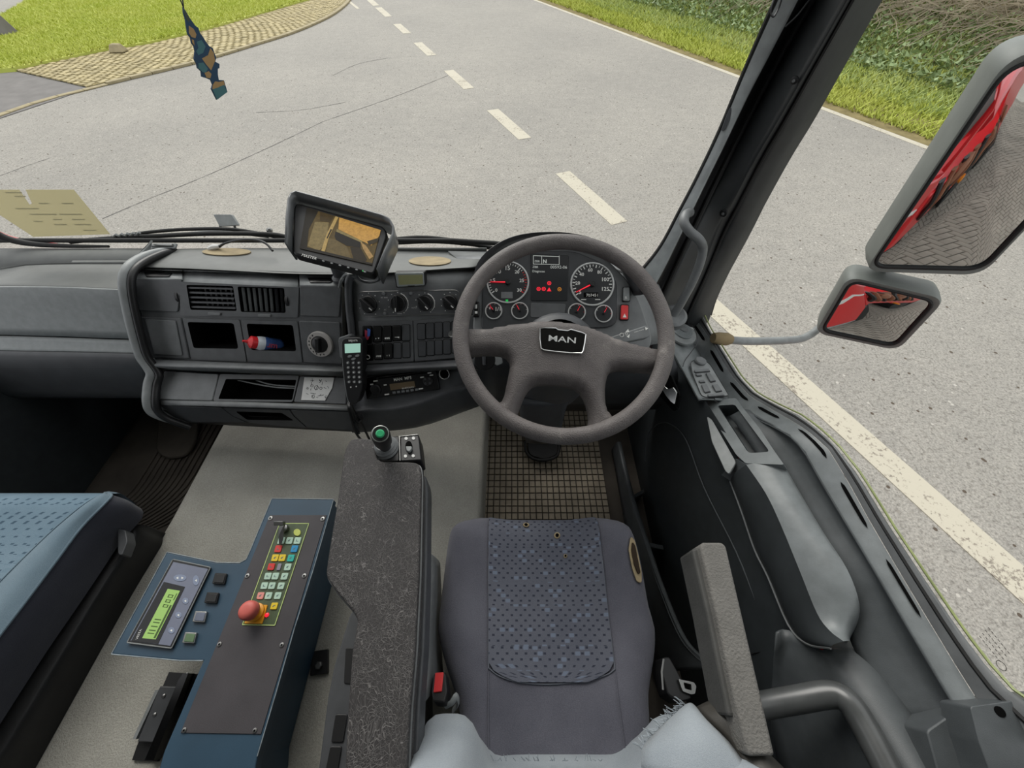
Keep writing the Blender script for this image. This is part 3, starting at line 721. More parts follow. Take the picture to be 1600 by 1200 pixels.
rolled('drawer_brow', [(468, 446), (500, 447), (534, 448)], [(468, 430), (500, 431), (534, 432)], [[(481, 434.5), (527, 435.5), (517, 442), (485, 442)]])
vl = [(291, 445), (364, 447), (370, 486), (297.5, 484)]; vr = [(371, 447.5), (444, 450), (446.5, 489), (376.5, 487.5)]
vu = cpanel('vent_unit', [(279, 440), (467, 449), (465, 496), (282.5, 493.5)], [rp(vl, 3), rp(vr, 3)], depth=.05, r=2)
def quad(q, u, v): 
    a = Vector(q[0]).lerp(Vector(q[1]), u); b = Vector(q[3]).lerp(Vector(q[2]), u); return tuple(a.lerp(b, v))
for k in range(5):
    v = (k + .6) / 5.2; m = MB(); m.slab(CPL, [quad(vl, .02, v - .035), quad(vl, .98, v - .035), quad(vl, .98, v + .035), quad(vl, .02, v + .035)], -.02, -.004); m.build('vent_slat', 'plastic_dark', vu, smooth=0)
for k in range(9):
    u = (k + .5) / 9; m = MB(); m.slab(CPL, [quad(vl, u - .02, .03), quad(vl, u + .02, .03), quad(vl, u + .02, .97), quad(vl, u - .02, .97)], -.045, -.026); m.build('vent_fin', 'plastic_black', vu, smooth=0)
for k in range(8):
    u = .10 + k * .118; a, b, c_, d_ = quad(vr, u - .02, .04), quad(vr, u + .05, .04), quad(vr, u + .05, .96), quad(vr, u - .02, .96)
    m = MB(); m.prism([CPL.p(*a, -.003), CPL.p(*b, -.014), CPL.p(*c_, -.014), CPL.p(*d_, -.003)], [CPL.p(*a, -.008), CPL.p(*b, -.019), CPL.p(*c_, -.019), CPL.p(*d_, -.008)]); m.build('vent_slat', 'plastic_grey' if k < 6 else 'plastic_dark', vu, smooth=0)
for cx_, cy_ in ((284.5, 463), (454, 469.5)):
    m = MB(); u, v, n = CPL.fr(cx_, cy_); m.lathe(CPL.p(cx_, cy_, -.0165), v, n, u, [(.003, -.004), (.021, -.004), (.021, .004), (.003, .004)], 20); m.build('vent_wheel', 'plastic_black', vu)
for cx_, cy_ in ((334, 490.5), (412.5, 493)):
    m = MB(); m.slab(CPL, rp([(cx_ - 10, cy_ - 2.2), (cx_ + 10, cy_ - 1.6), (cx_ + 9.5, cy_ + 2.6), (cx_ - 9.5, cy_ + 2)], 1.5), 0, .004); m.build('vent_slider', 'plastic_mid', vu, bevel=.001)
# lower row
hp = cpanel('hatch_panel', [(216, 495.5), (282.5, 497), (296, 561), (235, 559)])
m = MB(); m.slab(CPL, rp([(226, 499), (274, 501), (285, 556), (241, 554)], 3), 0, .003); hl = m.build('hatch_lid', 'plastic_mid', hp, bevel=.0015)
c1h = rp([(292.5, 503), (365, 505), (372.5, 545), (302.5, 544)], 4); c2h = rp([(385, 505.5), (457.5, 508), (463, 549), (392.5, 547)], 4)
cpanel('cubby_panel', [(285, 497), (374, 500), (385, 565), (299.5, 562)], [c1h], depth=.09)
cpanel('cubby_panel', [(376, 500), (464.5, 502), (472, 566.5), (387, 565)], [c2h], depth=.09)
kp = cpanel('switch_panel', [(466.5, 501), (531, 503.5), (535, 570), (474, 567)])
kc = (501, 537.5); u, v, n = CPL.fr(*kc); r_ = CPL.m(*kc, 20.5); c_ = CPL.p(*kc)
m = MB(); m.lathe(c_, u, v, n, [(r_ * .62, 0), (r_ * .62, .004), (r_ * .66, .007), (r_ * .95, .007), (r_, .004), (r_, 0)], 40); kr = m.build('knob_ring', M('ring_grey', (186, 182, 178), .35, .2, bump=0, var=0), kp)
m = MB(); m.lathe(c_, u, v, n, [(r_ * .62, .003), (r_ * .62, .006), (r_ * .5, .009)], 32); 
w_ = (u * .15 + v).normalized(); s_ = w_.cross(n); m.box(c_ + n * .014, s_ * r_ * .15, w_ * r_ * .55, n * .008); m.build('rotary_knob', 'plastic_black', kr, bevel=.002)
for k in range(9):
    a = R(120 + 18 * k * 1.15); m = MB(); cc = c_ + u * (r_ * .8 * cos(a)) + v * (r_ * .8 * sin(a)) + n * .0074; m.box(cc, u * .0016, v * .0022, n * .0003); m.build('mark', 'plastic_black', kr, smooth=0)
# rolled ledge below the face, lower shelf with lid, tray and note place
def rowt(pts): return [at(x, y, t_) for x, y, t_ in pts]
m = MB()
m.surf([[CPL.p(236, 561), CPL.p(385, 567), CPL.p(538, 572)], rowt([(238, 566, 1.135), (387, 571, 1.118), (540, 577, 1.10)]), rowt([(243, 573, 1.125), (390, 578, 1.112), (540, 583, 1.095)]), [LPL.p(250, 577.5, -.001), LPL.p(392, 583.5, -.001), LPL.p(540, 589, -.001)]], nu=3, nv=4)
m.build('rolled_ledge', 'plastic_mid', cdb, smooth=70, solid=.005)
cpanel('shelf_lid', [(256, 579), (342, 584.5), (331.5, 626.5), (246.5, 624)], mats=('plastic_mid',), pl=LPL)
tr_o = [(343.5, 584.5), (467, 587), (457, 628), (333, 626.5)]
cpanel('shelf_tray', tr_o, [rp([(353, 592), (463, 593.5), (456.5, 625), (341, 623.5)], 2)], depth=.06, pl=LPL)
cpanel('shelf_blank', [(468.5, 587), (541, 590), (541, 632), (458.5, 628.5)], pl=LPL)
for pts in ([(372, 594), (400, 600), (430, 605), (462, 607)], [(400, 594), (425, 601), (462, 604)]):
    m = MB(); m.tube(cr([LPL.p(x, y, -.022) for x, y in pts], 5), .0022, 6); m.build('loose_wire', 'plastic_grey', cdb)
m = MB(); cxs = 3
m.surf([[LPL.p(245, 625), LPL.p(392, 628), LPL.p(542, 633)], rowt([(244, 628.5, 1.145), (392, 632, 1.125), (544, 637, 1.105)]), rowt([(248, 633, 1.145), (394, 637, 1.125), (546, 642, 1.105)])], nu=3, nv=3); m.build('shelf_lip', 'plastic_mid', cdb, smooth=60, solid=.005)
UPL = PL(at(250, 634, 1.15), at(546, 643, 1.11), at(420, 664, 1.175))
cpanel('lower_panel', [(250, 634), (346, 637.5), (362, 650), (384, 660), (292, 660), (272, 650)], pl=UPL, mats=('plastic_dark',), r=2)
cpanel('lower_panel', [(348, 637.5), (452, 641), (458, 650), (478, 668), (440, 666), (390, 660.5), (364, 650)], [rp([(368, 643), (440, 645), (459, 657), (386, 656)], 3)], pl=UPL, mats=('plastic_dark', 'void'), depth=.05, r=1)
cpanel('lower_panel', [(454, 641), (548, 644), (552, 673), (480, 668), (460, 650)], pl=UPL, mats=('plastic_dark',), r=1)
m = MB(); m.surf([[UPL.p(246, 640, -.013), UPL.p(400, 650, -.013), UPL.p(555, 655, -.013)], [UPL.p(290, 661, -.013), UPL.p(420, 668, -.013), UPL.p(556, 675, -.013)], rowt([(280, 655, 1.34), (420, 660, 1.32), (560, 668, 1.30)])], nu=2, nv=2); m.build('underside', 'plastic_black', cdb, smooth=60)
# curved side trim
tr = [(266, 390, 1.19), (244, 394, 1.15), (216, 406, 1.10), (199, 420, 1.065), (193, 440, 1.055), (198, 478, 1.07), (210, 528, 1.10), (219, 556, 1.118), (231, 574, 1.13), (236, 585, 1.135), (232, 600, 1.135), (230, 626, 1.13), (236, 642, 1.14), (256, 654, 1.16), (292, 666, 1.19)]
m = MB(); tq_ = cr([at(*p) for p in tr], 5); m.tube(tq_, [.0125 * min(1, .35 + (len(tq_) - 1 - i) / 14, .5 + i / 16) for i in range(len(tq_))], 10); m.build('side_trim', 'plastic_grey', cdb, smooth=60)
tr2 = [(x + dx, y + 2, t_ + .004) for (x, y, t_), dx in zip(tr, [8, 11, 12, 12, 12, 12, 12, 12, 13, 13, 13, 13, 12, 9, 6])]
m = MB(); m.tube(cr([at(*p) for p in tr2], 5), .010, 8); m.build('side_groove', 'plastic_black', cdb, smooth=60)
m = MB(); pa = [at(x - 4, y, t_ + .01) for x, y, t_ in tr[2:]]; pb = [Vector((q.x - .01, min(q.y + .16, 1.06), q.z)) for q in pa]; m.surf([pa, pb], nu=1); m.build('side_wall', 'plastic_grey', cdb, smooth=60, solid=.004)

m = MB(); m.prism([at(526, 428, 1.09), at(556, 428, 1.09), at(562, 592, 1.17), at(528, 592, 1.17)], [at(526, 428, 1.12), at(556, 428, 1.12), at(562, 592, 1.20), at(528, 592, 1.20)]); m.build('pod_filler', 'plastic_black', cdb, smooth=0)
# ---- right half of the pod: heater band, switch panels, radio bay
m = MB()
m.surf([[RPL.p(545, 430, -.022), RPL.p(640, 426, -.022), RPL.p(740, 420, -.022)], [RPL.p(543, 438, -.008), RPL.p(640, 435, -.008), RPL.p(740, 430, -.008)], [RPL.p(546, 452, -.001), RPL.p(640, 449, -.001), RPL.p(742, 446, -.001)], [RPL.p(548, 480, -.003), RPL.p(640, 480, -.003), RPL.p(742, 478, -.003)], [RPL.p(556, 572, -.003), RPL.p(640, 570, -.003), RPL.p(742, 562, -.003)]], nu=2, nv=4)
m.build('control_face', 'plastic_mid', cdb, smooth=60, solid=.006)
m = MB(); m.tube(cr([RPL.p(x, y, h) for x, y, h in [(549, 432, .0), (545, 440, .004), (545, 470, .004), (550, 520, .004), (556, 560, .004), (557, 575, .0)]], 5), .010, 8); m.build('pod_edge', 'plastic_dark', cdb, smooth=60)
m = MB()
rows = [[(556, 570, 1.092), (640, 567, 1.065), (745, 560, 1.035)], [(556, 577, 1.075), (640, 573, 1.05), (745, 568, 1.02)], [(556, 583, 1.078), (640, 578, 1.052), (745, 573, 1.022)]]
m.surf([rowt(r) for r in rows] + [[QPL.p(556, 589, -.002), QPL.p(640, 583, -.002), QPL.p(745, 575, -.002)]], nu=3, nv=4)
m.build('rolled_ledge', 'plastic_dark', cdb, smooth=70, solid=.005)
m = MB(); m.surf([[QPL.p(556, 589, -.002), QPL.p(640, 583, -.002), QPL.p(745, 575, -.002)], [QPL.p(550, 634, -.002), QPL.p(640, 626, -.002), QPL.p(722, 596, -.002)], rowt([(548, 646, 1.13), (640, 640, 1.115), (734, 607, 1.09)]), rowt([(550, 676, 1.21), (650, 668, 1.19), (748, 634, 1.17)]), rowt([(552, 666, 1.32), (650, 658, 1.30), (748, 628, 1.28)])], nu=4, nv=5)
m.build('radio_bay', 'plastic_dark', cdb, smooth=60, solid=.005)
skb = BVHTree.FromPolygons(SKIN.v, SKIN.f)
for cx_, cy_, rx_, ry_ in ((355, 394.5, 38, 5.5), (672, 409, 33, 7)):
    top = []
    for x, y in ell(cx_, cy_, rx_, ry_, 32):
        h_, n_, _, _ = skb.ray_cast(CAM, ray(x, y).normalized()); top.append(h_)
    top = [q for q in top if q is not None]; m = MB(); m.prism([q + Vector((0, -.001, .004)) for q in top], [q + Vector((0, 0, -.003)) for q in top])
    m.build('speaker_grille', M('speaker_grille', (150, 136, 108), .9, bump=.6, bs=900), cdb, smooth=0)
# ================================================================== DASH CONTROLS
def circ(m, pl, cx, cy, rpx, prof, seg=24, mi=0):
    u, v, n = pl.fr(cx, cy); r = pl.m(cx, cy, rpx); m.lathe(pl.p(cx, cy), u, v, n, [(a * r, h) for a, h in prof], seg, mi); return m
def ring(m, pl, cx, cy, rpx, wpx, h0, h1, seg=32):
    u, v, n = pl.fr(cx, cy); r = pl.m(cx, cy, rpx); w = pl.m(cx, cy, wpx); c = pl.p(cx, cy)
    m.tube([c + u * (r * cos(2*pi*k/seg)) + v * (r * sin(2*pi*k/seg)) + n * ((h0 + h1) / 2) for k in range(seg)], w / 2, 6, closed=True); return m
# heater panel
hp_o = rp([(559, 456), (717, 453), (721, 490), (570, 495), (560, 489)], 8)
heat = thing('heater_control_panel', RPL.p(640, 475), 'black heater control strip with four rotary knobs above the rocker switches', 'heater controls')
m = MB(); m.slab(RPL, hp_o, -.002, .003); m.build('face_plate', 'plastic_panel', heat, bevel=.001)
m = MB(); m.tube([RPL.p(x, y, .0035) for x, y in hp_o], .0008, 6, closed=True); m.build('face_border', 'steel', heat)
for i, (cx_, cy_, r_, ang) in enumerate([(578, 475.6, 13, 138), (623, 474, 12.5, 88), (665, 473.5, 11.8, 132), (704, 472.5, 11.5, 138)]):
    m = MB(); circ(m, RPL, cx_, cy_, r_, [(1, .003), (1, .010), (.93, .012)], 32)
    u, v, n = RPL.fr(cx_, cy_); rr = RPL.m(cx_, cy_, r_); c_ = RPL.p(cx_, cy_); w_ = u * cos(R(ang)) + v * sin(R(ang)); s_ = w_.cross(n)
    m.box(c_ + n * .017, s_ * rr * .2, w_ * rr * 1.0, n * .007); kb = m.build('rotary_knob', 'plastic_black', heat, bevel=.0015)
    m = MB(); ring(m, RPL, cx_, cy_, r_ + .5, .9, .003, .004); m.build('dial_ring', 'steel', kb)
    m = MB(); m.box(c_ - w_ * rr * .72 + n * .0245, s_ * rr * .06, w_ * rr * .22, n * .0006); m.build('pointer', 'print', kb, smooth=0)
    for k in range(9):
        a = R(-60 + 37 * k); cc = c_ + (u * cos(a) + v * sin(a)) * rr * 1.32 + n * .0033; m = MB(); m.box(cc, u * .0011, v * .0011, n * .0003); m.build('dial_mark', 'print', kb, smooth=0)
    if i in (1, 2):
        m = MB(); m.tube([c_ + (u * cos(R(a)) + v * sin(R(a))) * rr * 1.28 + n * .0034 for a in range(-50, 75, 8)], [.0006 + .0012 * k / 16 for k in range(16)], 5); m.build('dial_arc', 'print', kb)
for cx_, cy_ in ((600.5, 459), (643, 458.5), (602.5, 489.5)):
    m = MB(); circ(m, RPL, cx_, cy_, 2.8, [(1, .003), (1, .006), (.6, .0075)], 14); m.build('push_button', 'plastic_mid', heat)
for s_, x0, y0, x1, y1 in (('AC  MAX', 595, 466, 606, 466), ('AUTO', 643, 482, 651, 482), ('ECON', 621, 491, 628, 491), ('AC', 600, 485, 604, 485)):
    text('lettering', s_, RPL, x0, y0, x1, y1, .0034, 'print', heat)
# rocker switch panels
def rocker(par, px, icon=None, blank=False, mat='gloss_black', h=.007):
    m = MB(); q = rp(px, 2.2); 
    xs_ = [p[0] for p in px]; ys_ = [p[1] for p in px]
    m.slab(RPL, [(x + (x - sum(xs_)/4) * .12, y + (y - sum(ys_)/4) * .07) for x, y in q], .001, .0035, 1)
    if blank: m.slab(RPL, q, .002, .005)
    else:
        t3 = [RPL.p(x, y, h + (.004 if y < sum(ys_)/4 else -.001)) for x, y in q]; m.prism(t3, [RPL.p(x, y, .002) for x, y in q])
    o = m.build('blank_switch' if blank else 'rocker_switch', ['plastic_dark' if blank else 'gloss_black', 'void'], par, bevel=.0008)
    cx_, cy_ = sum(xs_)/4, sum(ys_)/4
    if icon:
        m = MB(); y_ = max(ys_) - 6
        if icon == 'tank':
            m.slab(RPL, [(cx_ - 3.5, y_ - 2), (cx_ - .5, y_ - 2), (cx_ - 2, y_ + 2)], .0068, .0073); m.slab(RPL, [(cx_ + .5, y_ - 1), (cx_ + 3.5, y_ - 2), (cx_ + 2.5, y_ + 1.5)], .0068, .0073)
        elif icon == 'axle':
            for dx in (-2.8, 0, 2.8): m.slab(RPL, [(cx_ + dx - 1, y_ - 2.2), (cx_ + dx + 1, y_ - 2.2), (cx_ + dx + 1, y_ + 2.2), (cx_ + dx - 1, y_ + 2.2)], .0068, .0073)
            m.slab(RPL, [(cx_ - 3, y_ - .5), (cx_ + 3, y_ - .5), (cx_ + 3, y_ + .5), (cx_ - 3, y_ + .5)], .0068, .0074)
        elif icon == 'horn':
            m.slab(RPL, [(cx_ - 3.5, y_ - 1.5), (cx_ + 1, y_ - .6), (cx_ + 3.8, y_ - 2.2), (cx_ + 3.8, y_ + 2), (cx_ + 1, y_ + .8), (cx_ - 3.5, y_ + .6)], .0068, .0073)
        elif icon == 'clock':
            ring(m, RPL, cx_, y_, 3.2, 1, .007, .008, 18); m.slab(RPL, [(cx_ - .4, y_ - 2), (cx_ + .4, y_ - 2), (cx_ + 1.2, y_ + .6), (cx_ + .2, y_ + .8)], .0068, .0075)
        elif icon == 'lamp':
            for dx in (-1.8, 1.8): m.slab(RPL, [(cx_ + dx - 1.5, y_ - 2), (cx_ + dx + 1.2, y_ - 2), (cx_ + dx + .4, y_ + .2), (cx_ + dx + .4, y_ + 2), (cx_ + dx - .4, y_ + 2), (cx_ + dx - .4, y_ + .2)], .0068, .0073)
        m.build('symbol', 'print', o, smooth=0)
    return o
def R8(x0, y0, x1, y1): return [(540 + x0/8, 440 + y0/8), (540 + x1/8, 440 + y0/8 - .3), (540 + x1/8 + .3, 440 + y1/8 - .3), (540 + x0/8 + .5, 440 + y1/8)]
sp1 = thing('switch_panel', RPL.p(600, 533), 'black rocker switch panel with seven working switches under the heater knobs', 'switch panel', 'rocker switch panels')
m = MB(); m.slab(RPL, rp([(559, 502), (644.5, 500.5), (646.5, 565), (567, 569)], 2), -.002, .002); m.build('face_plate', 'plastic_panel', sp1, bevel=.001)
s1 = rocker(sp1, R8(215, 560, 320, 765), None)
m = MB()
for px, c in (([(570, 515), (574, 517), (573, 529), (570, 530)], (150, 30, 60)), ([(574, 513), (579, 515), (578, 525), (574, 527)], (50, 90, 170)), ([(571, 523), (577, 526), (575, 531), (572, 531)], (170, 40, 60))): m.flat(RPL, px, .0115, col=LC(c))
m.build('coloured_sticker', 'paint', s1, smooth=0)
for q, ic in (((340, 560, 445, 755), 'tank'), ((465, 558, 570, 750), 'axle'), ((585, 555, 690, 740), 'horn')): rocker(sp1, R8(*q), ic)
rocker(sp1, R8(700, 545, 800, 740), blank=True)
for q, ic in (((240, 785, 340, 985), 'clock'), ((360, 785, 460, 975), 'axle'), ((480, 780, 580, 965), 'lamp')): rocker(sp1, R8(*q), ic)
rocker(sp1, R8(595, 770, 690, 960), blank=True); rocker(sp1, R8(710, 760, 800, 950), blank=True)
sp2 = thing('switch_panel', RPL.p(690, 530), 'black panel of ten blanking plates behind the steering wheel rim', 'switch panel', 'rocker switch panels')
m = MB(); m.slab(RPL, rp([(646, 500.5), (742, 493), (742, 557), (648, 565)], 2), -.002, .002); m.build('face_plate', 'plastic_panel', sp2, bevel=.001)
for q in ((895, 530, 990, 725), (1005, 522, 1100, 715), (1115, 512, 1205, 705), (1220, 508, 1305, 700), (1325, 500, 1405, 695), (905, 750, 1000, 935), (1015, 745, 1105, 925), (1115, 735, 1205, 915), (1220, 727, 1310, 905), (1325, 720, 1405, 895)): rocker(sp2, R8(*q), blank=True)
m = MB(); circ(m, RPL, 707, 521, 5.2, [(1, .004), (1, .012), (.85, .014), (.5, .012)], 20); tag(m.build('coin_knob', 'steel', smooth=40), 'round pale metal knob at the edge of the blank switch panel behind the rim', 'knob')
# small LCD clock on the pod
LP2 = PL(RPL.p(640, 448, .004), RPL.p(664, 448, .004), RPL.p(640, 448, .004) + Vector((0, .012, .034)))
clk = thing('display_unit', LP2.p(640, 448), 'small grey box with an olive liquid crystal display above the heater knobs', 'display')
co = rp([(615, 426), (663, 425), (664.5, 447), (619, 450)], 2.5)
m = MB(); m.slab(LP2, co, -.016, .004); m.build('case', 'plastic_black', clk, bevel=.002)
m = MB(); m.slab(LP2, rp([(617, 427), (661.5, 426), (663, 446), (620.5, 448.5)], 2), .002, .0065); m.build('bezel', M('bezel_silver', (158, 163, 162), .4, bump=0, var=.04), clk, bevel=.001)
m = MB(); m.slab(LP2, [(622, 430), (660, 429.3), (660.8, 443.6), (623.6, 445)], .004, .0070); m.build('screen', 'lcd_olive', clk, smooth=0)
m = MB(); m.slab(LP2, [(637, 446.3), (648, 446), (648, 446.8), (637, 447.1)], .006, .0069); m.build('dark_mark', 'plastic_black', clk, smooth=0)
# radio
rdq = [(567.5, 591.5), (681, 577.5), (687, 609), (573, 624)]
rad = thing('car_radio', QPL.p(630, 600), 'black car radio with amber display set in the lower dashboard', 'radio')
m = MB(); m.slab(QPL, rdq, -.004, .007); m.build('face_plate', 'gloss_black', rad, bevel=.0015)
def rq(u, v): return quad(rdq, u, v)
def rquad(u0, v0, u1, v1): return [rq(u0, v0), rq(u1, v0), rq(u1, v1), rq(u0, v1)]
m = MB(); m.slab(QPL, rquad(.20, .06, .88, .12), .006, .0078); m.build('disc_slot', 'void', rad, smooth=0)
m = MB(); m.slab(QPL, rquad(.34, .42, .68, .72), .006, .0085); m.build('display', 'lcd_amber', rad, smooth=0, bevel=.0004)
for (cu, cv, r_) in ((.16, .58, 8.5), (.88, .48, 8.0)):
    m = MB(); cx_, cy_ = rq(cu, cv); circ(m, QPL, cx_, cy_, r_, [(1, .006), (1, .010), (.85, .012), (.4, .011)], 24); k_ = m.build('control_knob', 'plastic_black', rad)
    if cu > .5:
        for a in (0, 90, 180, 270):
            m = MB(); circ(m, QPL, cx_ + 5 * cos(R(a + 40)), cy_ + 5 * sin(R(a + 40)), 2.2, [(1, .010), (.8, .0135)], 10); m.build('cursor_button', 'plastic_dark', k_)
for k in range(6): m = MB(); m.slab(QPL, rquad(.36 + .062 * k, .80, .40 + .062 * k, .90), .006, .0095); m.build('preset_button', 'plastic_mid', rad, smooth=0)
for (a, b, c_, d_) in ((.08, .30, .12, .36), (.13, .16, .19, .22), (.26, .40, .30, .46), (.25, .86, .31, .92), (.77, .26, .82, .32), (.72, .80, .78, .86), (.88, .10, .93, .15), (.90, .22, .95, .27)):
    m = MB(); m.slab(QPL, rquad(a, b, c_, d_), .006, .0082); m.build('white_mark', 'print', rad, smooth=0)
a, b = rq(.41, .31), rq(.65, .31); text('lettering', 'MAN  MP3', QPL, a[0], a[1], b[0], b[1], .0078, 'print', rad, bold=.01)
a, b = rq(.50, .74), rq(.66, .74); text('lettering', 'BLUETOOTH', QPL, a[0], a[1], b[0], b[1], .0092, 'print', rad)
sk = thing('power_socket', QPL.p(695, 584), 'chrome rimmed cigarette lighter socket beside the radio', 'socket')
m = MB(); ring(m, QPL, 695, 584, 7.8, 2.2, .002, .006, 28); m.build('socket_rim', 'chrome', sk)
m = MB(); circ(m, QPL, 695, 584, 7, [(1, .0005), (1, .0035)], 24); m.build('socket_well', 'void', sk)
# phone in its cradle
PPL = PL(at(548, 530, 1.035), at(566, 530, 1.03), at(552, 628, 1.085))
ph = thing('handset', PPL.p(551, 625), 'black corded telephone handset with a mint display in its dashboard cradle', 'telephone')
m = MB(); m.slab(PPL, rp([(528, 528), (546, 522), (546, 560), (531, 560)], 4), -.03, -.006); m.build('cradle', 'plastic_mid', ph, bevel=.003)
po = rp([(533, 533), (538, 528), (562, 527), (566.5, 532), (566, 570), (566, 607), (561, 624), (556, 632), (546, 631), (542, 622), (537, 590), (534, 560)], 5)
m = MB(); m.slab(PPL, po, -.022, .004); m.build('body', 'plastic_black', ph, bevel=.005, bseg=3)
m = MB(); m.tube([PPL.p(x, y, .002) for x, y in [(534, 535), (535, 560), (538, 592), (542.5, 620), (545, 630)]], .0016, 6); m.build('side_strip', 'plastic_grey', ph)
m = MB(); m.slab(PPL, [(538.5, 537.5), (563, 536.5), (563, 550.5), (539, 552)], .002, .0048); m.build('display', 'lcd_mint', ph, smooth=0)
text('lettering', 'sepura', PPL, 545, 535, 559, 534.5, .0048, 'print', ph, bold=.02)
for j in range(5):
    for i in range(3):
        x_ = 543.2 + 8.6 * i + .5 * j * (1 - i * .2); y_ = 567 + 7.5 * j
        m = MB(); m.slab(PPL, ell(x_, y_, 2.6, 2.3, 10), .003, .0062); b_ = m.build('key', 'plastic_mid', ph, bevel=.0006)
        m = MB(); m.flat(PPL, [(x_ - 1, y_ - 1), (x_ + 1, y_ - 1), (x_ + .7, y_ + .8), (x_ - .7, y_ + .8)], .0064); m.build('key_symbol', 'print', b_, smooth=0)
for x_, y_ in ((546, 557), (558, 556), (552, 561)):
    m = MB(); m.slab(PPL, ell(x_, y_, 3.4, 1.9, 12, -.2), .003, .0062); m.build('soft_key', 'plastic_grey', ph, bevel=.0006)
for x_, y_ in ((548, 605), (556.5, 604)):
    m = MB(); m.slab(PPL, ell(x_, y_, 1.1, 1.3, 8), .003, .0048); m.build('microphone_dot', 'print', ph, smooth=0)
m = MB(); path = cr([PPL.p(546, 630, -.01), at(547, 640, 1.085), at(553, 660, 1.12), at(560, 676, 1.14), at(574, 690, 1.20)], 60); q = []
for i, p_ in enumerate(path[:180]):
    a = i * 1.05; q.append(p_ + Vector((cos(a), sin(a) * .4, sin(a))) * .0055)
m.tube(q, .0019, 5); m.build('coiled_cord', 'plastic_black', ph)
for pts in ([(545, 632, 1.09), (549, 655, 1.13), (556, 676, 1.16), (568, 692, 1.22)], [(549, 632, 1.09), (557, 650, 1.12), (565, 662, 1.14), (578, 688, 1.2)], [(557, 650, 1.115), (562, 648, 1.11), (566, 655, 1.12), (560, 659, 1.125), (556, 652, 1.115)]):
    m = MB(); m.tube(cr([at(*p) for p in pts], 8), .0035, 6); m.build('cord', 'plastic_black', ph)
# monitor
MPL = PL(at(470, 317, .93), at(600, 357, .93), at(462, 398, .885))
mon = thing('camera_monitor', at(530, 428, .99), 'black camera monitor showing a yellowish picture on a dashboard stalk', 'monitor')
mo = rp([(460, 313), (606, 352), (618, 372), (590, 430), (455, 397)], 12)
bez = rp([(463, 316.5), (600, 354), (606, 366), (584, 429), (457, 396), (459, 325)], 7)
m = MB(); m.slab(MPL, bez, -.026, 0); m.build('case', 'plastic_black', mon, bevel=.004)
# hood: a visor plate round the top and both sides, projecting towards the seats
m = MB(); hin = [(453, 391), (454, 350), (457, 322), (461, 313.5), (468, 310.5), (540, 330), (600, 347), (611, 353), (617, 364), (616, 376), (604, 402), (593, 430)]
a3 = [MPL.p(x, y, .004) for x, y in hin]; b3 = [q + MPL.n * .022 + MPL.fr(530, 370)[1] * .002 for q in a3]; c3 = [q - MPL.n * .036 for q in a3]
m.surf([b3, a3, c3]); m.build('visor_hood', M('hood_satin', (96, 98, 99), .3, bump=.1, spec=.6), mon, smooth=50, solid=.004, soff=0)  # hood colour raised to grey to carry sky reflected on its top
scq = [(479, 324), (595, 359.5), (581, 414), (468, 388)]
def sq(u, v): return quad(scq, u, v)
m = MB(); m.flat(MPL, scq, .0012, col=LC((96, 78, 38), 1))
def SC_(pts, c, h): m.flat(MPL, [sq(*p) for p in pts], h, col=LC(c, 1))
SC_([(0, 0), (.16, 0), (.08, .5), (.1, 1), (0, 1)], (34, 28, 16), .0014)
SC_([(.14, .28), (.32, .2), (.34, .75), (.26, .95), (.10, .9)], (142, 124, 80), .0014)
SC_([(.18, 0), (.37, 0), (.34, .2), (.2, .22)], (74, 58, 28), .0015)
SC_([(.39, 0), (.43, 0), (.36, .55), (.34, .98), (.29, .98), (.32, .5)], (196, 166, 102), .0016)
SC_([(.36, .35), (.38, .35), (.345, .6), (.33, .6)], (30, 22, 12), .0018)
SC_([(.44, 0), (1, 0), (1, .16), (.93, .48), (.46, .30)], (214, 164, 84), .0016)
SC_([(.44, .30), (.80, .43), (.80, .49), (.44, .37)], (148, 132, 84), .0018)
SC_([(.43, .37), (.78, .47), (.80, .62), (.62, .66), (.46, .58), (.43, .5)], (28, 22, 14), .0019)
SC_([(.78, .46), (.86, .52), (.99, .76), (.95, .86), (.84, .64)], (186, 150, 94), .0020)
SC_([(.66, .66), (.80, .62), (.92, .88), (.9, 1), (.74, .96)], (46, 36, 20), .0019)
SC_([(.36, .58), (.46, .58), (.62, .68), (.72, .98), (.36, .98)], (112, 96, 60), .0017)
SC_([(.86, .40), (1, .22), (1, .34), (.90, .50)], (60, 50, 30), .0020)
SC_([(0, .93), (1, .95), (1, 1), (0, 1)], (34, 28, 18), .0021)
m.build('screen', 'screen', mon, smooth=0)
text('lettering', 'MASTER', MPL, 471, 400, 494, 406, .001, 'print', mon)
for k in range(6):
    x_, y_ = 505 + 13 * k, 407.5 + 3.4 * k; m = MB(); m.slab(MPL, ell(x_, y_, 2.2, 1.1, 10, .25), 0, .0015); m.build('button', 'plastic_mid', mon, smooth=0)
m = MB(); circ(m, MPL, 567, 423.5, .9, [(1, 0), (1, .0015)], 8); m.build('status_lamp', 'green_glow', mon)
m = MB(); b0 = ony(531, 429, .885); m.lathe(b0 + Vector((0, 0, -.012)), Vector((1, 0, 0)), Vector((0, 1, 0)), Vector((0, 0, 1)), [(.024, 0), (.024, .006), (.017, .012), (.015, .075)], 20)
m.build('stalk', 'plastic_dark', mon)
m = MB(); m.tube(cr([at(*p) for p in [(558, 425, .95), (558, 432, .96), (566, 439, .97), (580, 441, .97), (592, 437, .95), (593, 428, .93)]], 6), .0035, 6); m.build('cable', 'plastic_dark', mon)
m = MB(); m.tube(cr([at(*p) for p in [(541, 428, .99), (536, 433, 1.0), (532, 441, 1.0), (530, 448, 1.04)]], 6), .004, 6); m.build('cable', 'plastic_grey', mon)
